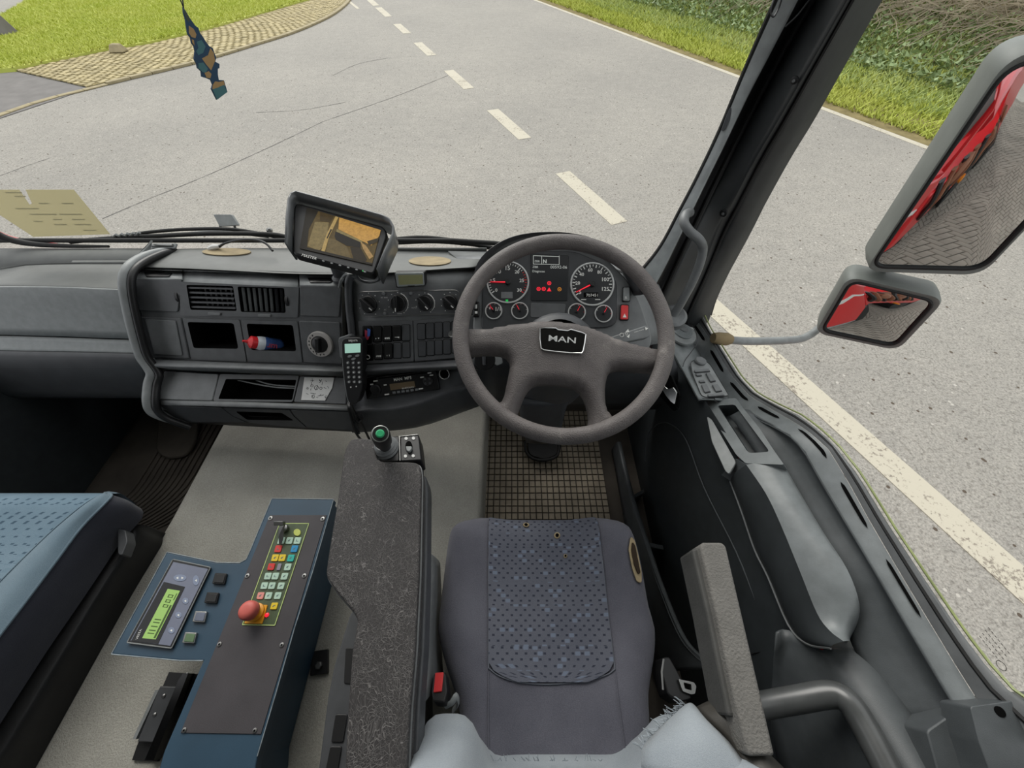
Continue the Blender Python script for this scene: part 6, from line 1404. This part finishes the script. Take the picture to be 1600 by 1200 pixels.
# padded arm box
BO = px3([(1225, 726), (1255, 778), (1287, 832), (1324, 890), (1343, 944), (1338, 978), (1324, 1002)], (.595, .585))
CI = px3([(1166, 726), (1196, 770), (1220, 820), (1250, 893), (1276, 957), (1296, 985), (1318, 1002)], (.535, .530))
LO = px3([(1142, 752), (1160, 800), (1180, 858), (1201, 901), (1233, 976), (1262, 1006), (1300, 1013)], (.525, .52))
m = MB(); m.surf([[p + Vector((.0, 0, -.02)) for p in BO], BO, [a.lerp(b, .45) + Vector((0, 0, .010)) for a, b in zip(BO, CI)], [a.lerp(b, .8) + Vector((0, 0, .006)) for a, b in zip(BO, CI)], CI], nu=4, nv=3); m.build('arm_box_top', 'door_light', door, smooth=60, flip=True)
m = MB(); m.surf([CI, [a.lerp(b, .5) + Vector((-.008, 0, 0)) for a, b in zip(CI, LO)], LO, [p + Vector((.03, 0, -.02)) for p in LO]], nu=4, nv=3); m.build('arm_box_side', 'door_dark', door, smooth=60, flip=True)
m = MB(); m.tube(cr([p + Vector((-.002, 0, 0)) for p in LO], 4), .002, 6); m.build('panel_seam', 'plastic_mid', door)
m = MB(); fr_ = [BO[0], CI[0], LO[0]]; m.surf([[p + Vector((0, .03, -.03)) for p in fr_], [p + Vector((0, .004, -.004)) for p in fr_], fr_]); m.build('box_front', 'door_mid', door, smooth=50)
m = MB(); m.surf([[onx(1302, 980, .588), onx(1350, 1010, .60), onx(1385, 1050, .602), onx(1424, 1106, .602), onx(1470, 1180, .602), onx(1520, 1260, .60)], [onx(1285, 1016, .53), onx(1315, 1050, .54), onx(1345, 1095, .54), onx(1380, 1150, .54), onx(1420, 1210, .54), onx(1460, 1270, .54)], [onx(1232, 985, .516), onx(1240, 1040, .51), onx(1255, 1100, .51), onx(1275, 1150, .51), onx(1300, 1210, .51), onx(1330, 1290, .51)], [onx(1215, 990, .49), onx(1205, 1080, .49), onx(1205, 1140, .49), onx(1215, 1190, .49), onx(1225, 1240, .49), onx(1240, 1300, .49)]], nu=3, nv=3); m.build('rear_skin', 'door_mid', door, smooth=60, solid=.004)
# main inner skin down to the floor
TOPL = L2[:-1] + LO[:-2]
TOPL.sort(key=lambda p: -p.y); YD = [.95 - 1.12 * k / 36 for k in range(37)]; td = yres(TOPL, YD)
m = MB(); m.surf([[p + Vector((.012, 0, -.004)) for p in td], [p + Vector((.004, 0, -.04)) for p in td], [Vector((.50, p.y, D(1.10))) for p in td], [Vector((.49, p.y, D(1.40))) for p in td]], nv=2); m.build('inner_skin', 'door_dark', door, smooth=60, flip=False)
SKP = PL(Vector((.492, .5, D(1.10))), Vector((.515, .5, D(.98))), Vector((.492, .0, D(1.10))))
sm = [(1008, 720), (1012, 680), (1030, 662), (1050, 664), (1072, 688), (1100, 762), (1150, 862), (1190, 960), (1218, 1012)]
m = MB(); m.tube(cr([SKP.p(x, y, .002) for x, y in sm], 5), .0016, 6); m.build('panel_seam', 'door_mid', door)
m = MB(); m.tube([SKP.p(x, y, .002) for x, y in ((1218, 1012), (1175, 1022))], .0016, 6); m.build('panel_seam', 'plastic_black', door)
# pull recess and release lever
PR = PL(onx(1106, 655, .53), onx(1150, 725, .53), onx(1120, 700, .515))
m = MB(); m.slab(PR, rp([(1104, 650), (1112, 655), (1150, 722), (1139, 741), (1133, 736), (1112, 690)], 4), .0, .006); m.build('pull_recess', 'plastic_grey', door, bevel=.003)
HP = PL(at(1040, 600, 1.12), n=Vector((-.8, -.35, .5)))
m = MB(); m.slab(HP, rp([(1024, 612), (1034, 600), (1060, 640), (1052, 642)], 2), -.004, .001); m.slab(HP, rp([(1030, 590), (1048, 586), (1062, 618), (1058, 640)], 2), -.01, -.001); rec = m.build('lever_recess', 'void', door, bevel=.001)
m = MB(); m.slab(HP, rp([(1030, 601), (1034, 600), (1044, 608), (1052, 605), (1057, 613), (1054, 632), (1048, 628), (1040, 618)], 2), .001, .008); m.build('release_lever', 'chrome', door, bevel=.002)
# lower pocket
PK = [(966, 690), (985, 770), (1010, 850), (1030, 910), (1060, 985), (1085, 1020), (1118, 1044)]
pk3 = [onx(x, y, .415) for x, y in PK]
m = MB(); m.surf([[p + Vector((.012, 0, -.004)) for p in pk3], pk3, [p + Vector((-.006, 0, -.012)) for p in pk3], [Vector((p.x - .012, p.y, D(1.39))) for p in pk3]], nu=4, nv=3); m.build('door_pocket', 'door_mid', door, smooth=60, solid=.006)
for a, b in (((988, 774), (1006, 764)), ((1008, 846), (1036, 852))):
    m = MB(); pa = onx(*a, .42); pb = onx(*b, .485); m.prism([pa, pb, pb + Vector((0, -.014, 0)), pa + Vector((0, -.014, 0))], [q + Vector((0, 0, -.12)) for q in (pa, pb, pb + Vector((0, -.014, 0)), pa + Vector((0, -.014, 0)))]); m.build('pocket_rib', 'door_mid', door, bevel=.002)
# rear door frame / lock post
RFP = PL(dn(1540, 1130, .655), n=Vector((-.12, -.1, 1)))
m = MB(); m.slab(RFP, rp([(1516, 1104), (1604, 1092), (1720, 1084), (1720, 1320), (1580, 1320), (1545, 1200), (1530, 1160)], 5), -.05, 0); rf_ = m.build('lock_post', 'door_mid', door, bevel=.004)
m = MB(); m.slab(RFP, rp([(1448, 1142), (1500, 1106), (1518, 1106), (1534, 1160), (1552, 1205), (1600, 1330), (1500, 1330)], 6), -.12, -.045); m.build('lock_post_cover', 'door_mid', door, bevel=.006)
m = MB(); circ(m, RFP, 1562, 1112, 7, [(1, -.001), (1, .001)], 16); m.build('screw_hole', 'void', rf_)
gr_ = thing('grab_bar', dn(1320, 1090, .80), 'black tubular grab rail low beside the folding grey armrest', 'rail')
m = MB(); m.tube(cr([dn(*p) for p in [(1150, 1112, .80), (1195, 1102, .80), (1250, 1092, .79), (1300, 1085, .775), (1326, 1098, .765), (1348, 1130, .76), (1385, 1200, .75), (1430, 1290, .74)]], 6), .0185, 16); m.build('tube', M('satin_tube', (74, 76, 76), .3, bump=0, spec=.6), gr_, smooth=60)

# ================================================================== WINDSCREEN PILLAR
E0 = [(984, 444), (1003, 424), (1034, 384), (1063, 330), (1092, 275), (1126, 204), (1159, 125), (1188, 58), (1214, 0), (1240, -60)]
E1 = [(1014, 462), (1026, 442), (1044, 408), (1074, 346), (1100, 292), (1132, 227), (1168, 152), (1203, 85), (1247, 0), (1276, -60)]
E2 = [(1028, 488), (1036, 466), (1062, 408), (1092, 344), (1118, 290), (1152, 222), (1188, 152), (1226, 80), (1272, 0), (1302, -60)]
E3 = [(1060, 506), (1070, 482), (1096, 425), (1122, 358), (1146, 314), (1180, 248), (1216, 186), (1258, 112), (1322, 0), (1354, -60)]
E4 = [(1089, 512), (1098, 482), (1118, 438), (1148, 380), (1172, 330), (1210, 258), (1246, 196), (1288, 118), (1352, 0), (1384, -60)]
def te0(y): return .70 + y / 425 * .38
e0 = [at(x, y, te0(y)) for x, y in E0]; e1 = [at(x, y, te0(y) - .012) for x, y in E1]
e2 = [at(x, y, te0(y) + .02 + .02 * i / 8 * 0) for i, (x, y) in enumerate(E2)]; e3 = [onx(x, y, lerp(.572, .545, i / 9)) for i, (x, y) in enumerate(E3)]
e4 = [onx(x, y, lerp(.640, .60, i / 9)) for i, (x, y) in enumerate(E4)]
pil = thing('trim_1', Vector((.5, .93, D(.85))), None, None, kind='structure'); pil['label'] = 'black windscreen pillar trim between the windscreen and the door window'
out1 = [p + Vector((.0, .012, 0)) for p in e0]; out2 = [p + Vector((.05, .03, 0)) for p in e4]
m = MB(); m.surf([out1, e0], nu=5); m.build('screen_edge', M('red_edge', (110, 30, 34), .4, bump=0), pil, smooth=60)
m = MB(); m.tube(cr([p + Vector((0, .004, 0)) for p in e0], 5), .005, 6); m.build('screen_seal', 'rubber', pil)
m = MB(); m.surf([e0, [a.lerp(b, .5) - CFWD * .004 for a, b in zip(e0, e1)], e1], nu=5, nv=3); m.build('front_trim', 'pillar_light', pil, smooth=60, solid=.004)
m = MB(); gm = [a.lerp(b, .5) + CFWD * .018 for a, b in zip(e1, e2)]; m.surf([e1, gm, e2], nu=5, nv=3); m.build('groove', 'plastic_black', pil, smooth=60)
m = MB(); m.tube(cr([a.lerp(b, .9) for a, b in zip(e1, e2)], 5), .006, 8); m.build('groove_seal', 'rubber', pil)
m = MB(); m.surf([e2, [a.lerp(b, .5) - CFWD * .004 for a, b in zip(e2, e3)], e3], nu=5, nv=3); m.build('pillar_cover', 'pillar', pil, smooth=60, solid=.004)
m = MB(); m.surf([e3, [a.lerp(b, .35) + Vector((.004, .006, 0)) for a, b in zip(e3, e4)], [a.lerp(b, .5) + Vector((-.004, 0, 0)) for a, b in zip(e3, e4)], e4, out2], nu=5, nv=3); m.build('door_frame', 'pillar', pil, smooth=60)
m = MB(); m.tube(cr([a.lerp(b, .33) for a, b in zip(e3, e4)], 5), .004, 6); m.build('door_seal', 'rubber', pil)
m = MB(); m.surf([[p + Vector((.02, .03, 0)) for p in out2], [p + Vector((.02, .03, 0)) for p in out1]], nu=5); m.build('outer_skin', 'plastic_black', pil, smooth=60)
PP = PL(e2[4], e3[4], e3[6])
for x, y in ((1243, 124), (1132, 332), (1067, 470)):
    m = MB(); circ(m, PP, x, y, 5.5, [(1, .002), (1, .006), (.6, .007)], 16); s_ = m.build('screw', 'plastic_black', pil); m = MB(); circ(m, PP, x, y, 2.2, [(1, .006), (1, .0085)], 6); m.build('screw_head', 'plastic_mid', s_)
m = MB(); m.slab(PL(e0[5], e1[5], e1[4]), rp([(1126, 205), (1134, 182), (1141, 166), (1144, 170), (1140, 188), (1132, 204)], 4), .0, .008); m.build('trim_clip', 'plastic_dark', pil, bevel=.002)
hl_ = [at(x, y, t_) for x, y, t_ in [(1078, 332, .985), (1071, 336, .965), (1069, 348, .955), (1078, 362, .955), (1092, 374, .965), (1098, 388, .985), (1094, 410, 1.01), (1082, 440, 1.045), (1066, 470, 1.085), (1052, 494, 1.12)]]
gh = thing('grab_bar', at(1052, 494, 1.12), 'bent dark grab handle on the windscreen pillar beside the steering wheel', 'handle')
m = MB(); m.tube(cr(hl_, 6), .0115, 14); m.build('handle_bar', 'plastic_mid', gh, smooth=60)
GP = PL(at(1052, 492, 1.12), n=Vector((-.1, -.2, 1)))
m = MB(); circ(m, GP, 1052, 493, 21, [(1, -.02), (1, .0), (.8, .006), (.5, .006)], 28); m.build('handle_foot', 'plastic_mid', gh)
lp = thing('cord_loop', at(1212, 15, .69), 'thin black elastic cord loop hanging from the pillar top', 'cord')
m = MB(); m.tube(cr([at(*p) for p in [(1216, -20, .67), (1206, 8, .675), (1204, 20, .68), (1209, 26, .68), (1216, 14, .678), (1222, -4, .67), (1226, -22, .67)]], 6), .0016, 6); m.build('loop', 'plastic_black', lp)
m = MB(); m.tube(cr([at(*p) for p in [(1227, 42, .71), (1240, 30, .70), (1254, 14, .69), (1272, -10, .67)]], 5), .0016, 6); m.build('cord_end', 'plastic_black', lp)
# dash end beside the cluster, knee panel under it
m = MB(); m.surf([[ony(700, 392, 1.06), ony(860, 396, 1.05), at(960, 404, 1.13), at(1004, 426, 1.09), at(1030, 446, 1.09)], [at(740, 430, 1.01), at(860, 430, 1.05), at(975, 450, 1.06), at(1030, 480, 1.10), at(1050, 494, 1.13)], [at(745, 500, 1.03), at(860, 510, 1.06), at(1010, 540, 1.06), at(1034, 524, 1.12), at(1046, 532, 1.14)]], nu=3, nv=3); m.build('driver_top', 'plastic_mid', cdb, smooth=60, solid=.004)
m = MB(); m.surf([[at(744, 556, 1.05), at(860, 560, 1.10), at(1000, 556, 1.08), at(1048, 540, 1.14)], [at(748, 600, 1.15), at(860, 605, 1.2), at(1000, 600, 1.18), at(1060, 590, 1.18)], [at(752, 632, 1.30), at(860, 640, 1.36), at(990, 640, 1.36), at(1050, 640, 1.3)]], nu=3, nv=3); m.build('knee_panel', 'plastic_dark', cdb, smooth=60, solid=.004)

# ================================================================== GLASS
m = MB(); rows = []
nz_ = 7; zt = D(-.12); cx_r = [(p.z, p) for p in e0]
for k in range(nz_):
    f = k / (nz_ - 1); z = lerp(D(.69), zt, f); er_ = None
    cand = sorted(e0, key=lambda p: abs(p.z - z))[:2]; xr = cand[0].x + .004; yr = cand[0].y + .015; r_ = []
    for j in range(16):
        g = j / 15; x = lerp(-1.62, xr, g); yb = 1.10 - .13 * f; e_ = max(0, (g - .72) / .28); r_.append(Vector((x, lerp(yb, yr, e_ ** 2), z)))
    rows.append(r_)
m.surf(rows); ws = m.build('window_1', 'glass', smooth=80, kind='structure'); tag(ws, 'clear windscreen glass')
m = MB(); m.tube([Vector((p.x, p.y - .01, D(.668))) for p in rows[0]], .007, 8); ss = m.build('windscreen_seal', 'rubber', smooth=60, kind='structure'); tag(ss, 'black rubber seal along the foot of the windscreen')
m = MB(); m.tube(cr([ony(x, y, 1.075) for x, y in [(-60, 335), (-20, 358), (12, 373), (50, 381), (110, 384.5), (170, 385)]], 5), [.004 + .010 * (1 - k / 25) for k in range(26)], 8); m.build('corner_seal', 'rubber', ss, smooth=60)
m = MB(); m.tube(cr([ony(x, y, 1.10) for x, y in [(-60, 330), (-20, 353), (12, 369), (50, 378), (90, 382)]], 5), .004, 8); m.build('corner_edge', 'cab_red', ss, smooth=60)
sg = [p + Vector((.0, 0, -.015)) for p in g0]; tg = []
for p in sg:
    f = 0
    tg.append(p)
m = MB(); up = [Vector((p.x - .045, p.y - .03, D(-.12))) for p in g0]; m.surf([sg, [a.lerp(b, .5) for a, b in zip(sg, up)], up]); dg = m.build('window_2', 'glass', smooth=80, kind='structure'); tag(dg, "clear glass of the driver's door")
m = MB(); m.tube([p + Vector((.004, 0, .004)) for p in g0], .002, 6); m.build('glass_edge', M('glass_edge', (150, 158, 104), .25, bump=0), dg, smooth=60)
GLP = PL(g0[36], g0[38], up[37]); GI = M('etched_print', (92, 88, 82), .7, bump=0, var=0)
m = MB()
for r_ in range(4):
    for k in range(7): 
        a = (1530 + r_ * 4.6 + k * 5.0, 1000 - r_ * 4.4 + k * 6.2 ); a = (a[0], a[1] - 6); m.flat(GLP, [(a[0], a[1]), (a[0] + 3.0, a[1] + 3.6), (a[0] + 3.7, a[1] + 2.9), (a[0] + .7, a[1] - .7)], .001)
ring(m, GLP, 1565, 1040, 6.5, .9, .0, .001, 24); m.build('glass_stamp', GI, dg, smooth=0)

# ================================================================== MIRRORS
MN = Vector((-.40, -.905, -.03)).normalized(); MP_ = PL(Vector((1.0, .91, D(.376))), n=MN)
mir = thing('exterior_mirror', Vector((.86, .86, D(.9))), 'grey exterior mirror pair, tall main glass over a small wide angle glass on one arm', 'mirror')
BLp, BRp, TLp = MP_.p(1361, 416), MP_.p(1534, 420), MP_.p(1576, 100); TRp = TLp + (BRp - BLp)
def shell(P, n, corners, r, thick, prof, glass_bulge, nm, back=None):
    c_ = sum(corners, Vector()) / len(corners)
    gl_ = [Vector(q) for q in rp([tuple(q) for q in corners], r, 6)]
    outl = [c_ + (q - c_) + (q - c_).normalized() * .016 for q in gl_]
    rings = [[q + n * .001 for q in gl_], [q + n * .004 + (q - c_).normalized() * .003 for q in gl_], [q + n * .004 for q in outl], [q + (q - c_).normalized() * .004 - n * .006 for q in outl]]
    for sc_, dp in prof: rings.append([c_ + (q - c_) * sc_ - n * dp for q in outl])
    m = MB(); k = len(gl_)
    m.surf([r_ + [r_[0]] for r_ in rings]); m.poly(rings[-1])
    h = m.build(nm, 'mirror_shell', mir, smooth=55)
    m = MB(); m.tube([q + n * .003 for q in gl_], .0045, 8, closed=True); m.build('glass_gasket', 'rubber', h)
    m = MB(); R_ = 8; vs = [c_ + n * glass_bulge]; fs = []
    for i in range(1, R_ + 1):
        f = i / R_; vs += [c_ + (q - c_) * f + n * glass_bulge * (1 - f * f) for q in gl_]
    for j in range(k):
        fs.append([0, 1 + j, 1 + (j + 1) % k])
        for i in range(R_ - 1): fs.append([1 + i*k + j, 1 + (i+1)*k + j, 1 + (i+1)*k + (j+1) % k, 1 + i*k + (j+1) % k])
    m.add(vs, fs); m.build('mirror_glass', 'mirror_glass', h, smooth=80)
    return h
shell(MP_, MN, [BLp, BRp, TRp, TLp], .035, .1, [(1.03, .045), (1.02, .09), (.90, .125), (.5, .14)], .006, 'main_mirror')
WN_ = Vector((-.475, -.88, .0)).normalized(); WP_ = PL(Vector((1.085, .875, D(.777))), n=WN_)
wc = [WP_.p(x, y) for x, y in ((1284, 516), (1398, 540), (1462, 470), (1330, 438))]
shell(WP_, WN_, wc, .028, .08, [(1.03, .04), (1.0, .075), (.82, .105)], .008, 'wide_mirror')
ja_ = [ony(x, y, yy) for x, y, yy in [(1128, 530, .86), (1170, 533, .87), (1240, 531, .90), (1264, 524, .93), (1280, 512, .97), (1292, 498, .99)]]
m = MB(); m.tube(cr(ja_, 6), .0125, 12); m.build('arm', 'plastic_grey', mir, smooth=60)
m = MB(); m.tube([ony(1114, 528, .86), ony(1122, 529, .86), ony(1136, 530, .86), ony(1142, 531, .86)], [.016, .020, .020, .015], 14); m.build('arm_collar', M('collar_tan', (128, 112, 82), .8, bump=.4), mir, smooth=60)
m = MB(); pa, pb = ony(1350, 432, .99), MP_.p(1400, 404, -.06); m.tube([pa, pb], .018, 10); m.build('mirror_joint', 'plastic_mid', mir)

# ================================================================== CAB SIDE AND LORRY BODY (seen in the mirrors)
cb = thing('lorry_body', (.4, -3, 0), 'red lorry body with rusty machinery reflected in the mirrors', 'lorry')
m = MB(); m.aabb((.69, -.62, D(1.75)), (.72, .98, D(.98))); m.build('cab_side', 'cab_red', cb, bevel=.01)
m = MB(); m.aabb((.69, -.62, D(2.0)), (.735, .98, D(1.77))); m.build('step_skirt', 'plastic_grey', cb, bevel=.01)
m = MB(); m.aabb((.69, -.60, D(1.2)), (.724, .96, D(1.17))); m.build('white_stripe', 'white', cb)
m = MB(); m.aabb((.69, -.62, D(.96)), (.715, -.56, D(-.1))); m.build('rear_pillar', 'cab_red', cb)
m = MB(); m.aabb((-1.5, -7.5, D(1.9)), (.62, -3.0, D(.6))); m.build('rear_body', 'cab_red', cb, bevel=.02)
m = MB(); m.aabb((-1.5, -2.6, D(2.1)), (.55, -.75, D(1.6))); m.build('chassis_tank', 'plastic_dark', cb, bevel=.02)
m = MB(); m.tube([Vector((.60, -1.0, D(.85))), Vector((.62, -2.4, D(.70))), Vector((.60, -3.0, D(.75)))], .09, 10); m.build('crane_boom', 'cab_red', cb)
m = MB(); m.aabb((.40, -2.95, D(1.7)), (.68, -1.0, D(1.25))); m.build('red_locker', 'cab_red', cb, bevel=.02)
for k in range(9):
    y = -1.1 - .22 * k; m = MB(); m.tube(cr([Vector((.66, y, D(1.2))), Vector((.72, y - .05, D(1.32 + .05 * (k % 3)))), Vector((.70, y - .18, D(1.5)))], 4), .03, 8); m.build('hydraulic_pipe', 'rust' if k % 2 else 'plastic_black', cb)
for y in (-1.6, -2.3, -3.6): m = MB(); m.lathe(Vector((.64, y, D(1.3))), Vector((0, 1, 0)), Vector((0, 0, 1)), Vector((1, 0, 0)), [(.10, 0), (.12, .06), (.08, .09), (.03, .1)], 16); m.build('valve_wheel', 'rust', cb)
m = MB(); m.lathe(Vector((.66, -2.75, D(1.75))), Vector((0, 1, 0)), Vector((0, 0, 1)), Vector((1, 0, 0)), [(.04, 0), (.04, .05), (.02, .06)], 12); m.build('marker_lamp', M('amber', (230, 140, 40), .3, bump=0, k=.9), cb)
for y in (-1.9, -4.6, -6.0):
    m = MB(); m.lathe(Vector((.25, y, .5)), Vector((0, 1, 0)), Vector((0, 0, 1)), Vector((1, 0, 0)), [(.25, 0), (.5, .02), (.52, .28), (.3, .3)], 28); m.build('wheel', 'rubber', cb)

# ================================================================== OUTSIDE THE SCREEN : wipers, tab; inside: card, freshener, cable
wp_ = thing('wiper', ony(450, 374, 1.15), 'pair of black wiper arms lying low across the passenger half of the windscreen', 'wiper')
yo = 1.135
def wline(name, pts, r, par, y=yo, mat='rubber', flat=1):
    m = MB(); m.tube(cr([ony(a, b, y) for a, b in pts], 6), r, 8, flat=flat); return m.build(name, mat, par, smooth=60)
wline('wiper_blade', [(110, 378), (150, 374), (200, 371), (260, 368), (330, 365), (420, 366), (456, 372)], .007, wp_)
wline('wiper_arm', [(175, 371), (240, 362), (300, 358), (370, 359), (450, 374)], .0055, wp_, 1.15)
wline('wiper_blade', [(150, 376), (250, 369), (340, 362), (420, 370)], .0045, wp_, 1.16, 'plastic_mid')
for k in range(5): wline('wiper_clip', [(178 + 9 * k, 370 - k * .8), (182 + 9 * k, 366.5 - k * .8)], .004, wp_, 1.13, 'plastic_grey')
m = MB(); circ(m, PL(ony(421, 359, 1.16), n=CAM - ony(421, 359, 1.16)), 421, 360, 4.5, [(1, -.01), (1, .004), (.5, .008)], 14); m.build('arm_nut', 'steel', wp_)
w2 = thing('wiper', ony(700, 374, 1.15), 'black wiper blade low on the windscreen between monitor and steering wheel', 'wiper')
wline('wiper_blade', [(612, 374), (660, 371), (710, 376), (775, 388)], .0065, w2); wline('wiper_arm', [(620, 380), (680, 378), (740, 383), (770, 389)], .005, w2, 1.15)
for k in range(4): wline('wiper_clip', [(640 + 14 * k, 376 + k * .6), (646 + 14 * k, 374 + k * .6)], .0035, w2, 1.128, 'plastic_grey')
tb = thing('marker_tab', ony(352, 360, 1.18), 'small grey angled tab on two legs outside the windscreen beyond the wiper', 'tab')
m = MB(); TB = PL(ony(352, 345, 1.18), n=Vector((-.2, -.8, .6))); m.slab(TB, rp([(333, 335), (361, 335), (372, 352), (343, 354)], 2), -.006, .003); m.build('tab_plate', 'plastic_grey', tb, bevel=.001)
for a, b in (((344, 352), (347, 363)), ((366, 351), (369, 362))): m = MB(); m.tube([TB.p(*a, -.003), ony(*b, 1.18)], .004, 6); m.build('tab_leg', 'plastic_mid', tb)
hg = thing('dash_clip', ony(253, 384, 1.06), 'small grey metal hinge clip at the foot of the windscreen', 'clip')
HGP = PL(ony(253, 384, 1.06), n=Vector((0, -.5, .85))); m = MB(); m.slab(HGP, rp([(230, 380), (276, 380), (273, 388), (236, 388)], 2), -.004, .002); m.build('clip_plate', 'plastic_grey', hg, bevel=.001)
m = MB(); m.tube([HGP.p(236, 383, .005), HGP.p(270, 383, .005)], .004, 8); m.build('clip_pin', 'steel', hg)
cbz = thing('cable', ony(390, 380, 1.04), 'black cable with a white plug lying on the dashboard top', 'cable')
m = MB(); m.tube(cr([ony(x, y, yy) for x, y, yy in [(342, 386, 1.055), (352, 380, 1.05), (375, 375, 1.045), (400, 375, 1.04), (416, 381, 1.03), (426, 392, 1.01)]], 6), .0035, 8); m.build('cable_run', 'plastic_black', cbz)
m = MB(); m.tube([ony(326, 389, 1.055), ony(334, 386, 1.055), ony(343, 385, 1.055)], [.006, .009, .006], 8); m.build('plug', 'white', cbz)
m = MB(); CDP = PL(ony(80, 330, 1.045), n=Vector((0, -1, .15)))
cq = [(-14, 297), (36, 296.5), (115, 296.5), (172, 366), (52, 370), (0, 326)]
cqa = [(-60, 297), (30, 296.5), (46, 320), (50, 318), (40, 296.5), (115, 296.5), (172, 366), (52, 370)]
m.slab(CDP, cqa, -.0008, 0); card = m.build('display_card', 'card', smooth=0); tag(card, 'translucent buff card with faded print and a torn top standing at the windscreen', 'card')
m = MB()
for (x0, y0, x1) in ((8, 300, 34), (22, 306, 40), (60, 317, 76), (96, 317, 114), (46, 334, 88), (92, 334, 128), (82, 342, 96), (112, 342, 132), (84, 350, 104), (116, 350, 142), (130, 359, 150), (24, 325, 60), (52, 345, 66)):
    m.flat(CDP, [(x0, y0), (x1, y0), (x1 + 1, y0 + 2), (x0 + 1, y0 + 2)], .0006)
m.build('faded_print', M('faded_ink', (186, 178, 140), .9, bump=0, var=.1), card, smooth=0)
fr = thing('air_freshener', Vector((-.53, .84, D(.2))), 'camouflage patterned tree shaped air freshener hanging on a string in the windscreen', 'air freshener')
FP = PL(Vector((-.527, .84, D(.17))), n=Vector((cos(R(-22)), sin(R(-22)), 0)))
C6 = lambda x, y: (200 + x / 4, y / 4)
fo = [C6(*p) for p in [(345, 45), (362, 70), (385, 110), (420, 160), (440, 175), (450, 205), (472, 235), (490, 265), (510, 290), (530, 300), (540, 330), (552, 360), (546, 385), (572, 400), (572, 425), (562, 430), (562, 465), (568, 500), (600, 502), (622, 575), (556, 624), (522, 556), (530, 530), (518, 500), (490, 488), (462, 480), (458, 445), (435, 425), (430, 400), (414, 370), (420, 320), (412, 285), (398, 270), (392, 235), (376, 215), (366, 165), (360, 120), (348, 80)]]
m = MB(); m.slab(FP, fo, -.0012, .0012); ft = m.build('freshener_tree', M('camo_navy', (36, 66, 92), .7, bump=0, var=.05), fr, smooth=0)
def camo(pts, c, h): m.flat(FP, [C6(*p) for p in pts], h, col=LC(c, .8))
m = MB(); TAN, TEAL, NAVY = (176, 142, 92), (66, 118, 124), (34, 66, 100)
camo([(380, 160), (410, 180), (428, 215), (422, 238), (398, 232), (380, 205)], TAN, .0014); camo([(398, 245), (412, 250), (416, 285), (402, 268)], TAN, .0014)
camo([(430, 260), (460, 250), (485, 290), (470, 330), (440, 345), (425, 320), (440, 300)], TEAL, .0014); camo([(462, 365), (500, 345), (515, 300), (536, 330), (545, 380), (520, 440), (490, 405)], TAN, .0014)
camo([(440, 395), (470, 390), (500, 430), (485, 455), (465, 450), (440, 425)], TEAL, .0015); camo([(478, 455), (505, 445), (522, 462), (515, 490), (490, 485)], TAN, .0015)
camo([(530, 530), (545, 508), (568, 512), (598, 505), (606, 535), (575, 540), (545, 560), (527, 556)], TAN, .0014); camo([(528, 558), (560, 548), (600, 530), (620, 575), (556, 622)], TEAL, .0015)
camo([(345, 50), (362, 75), (390, 120), (380, 140), (362, 115)], (60, 74, 62), .0014)
m.build('camouflage_print', 'paint', fr, smooth=0)
m = MB(); m.tube([FP.p(*C6(348, 50)), FP.p(281, -2), FP.p(276, -20)], .0009, 5); m.tube([FP.p(*C6(348, 50)), FP.p(285, -2), FP.p(284, -20)], .0009, 5); m.build('string', 'plastic_black', fr)
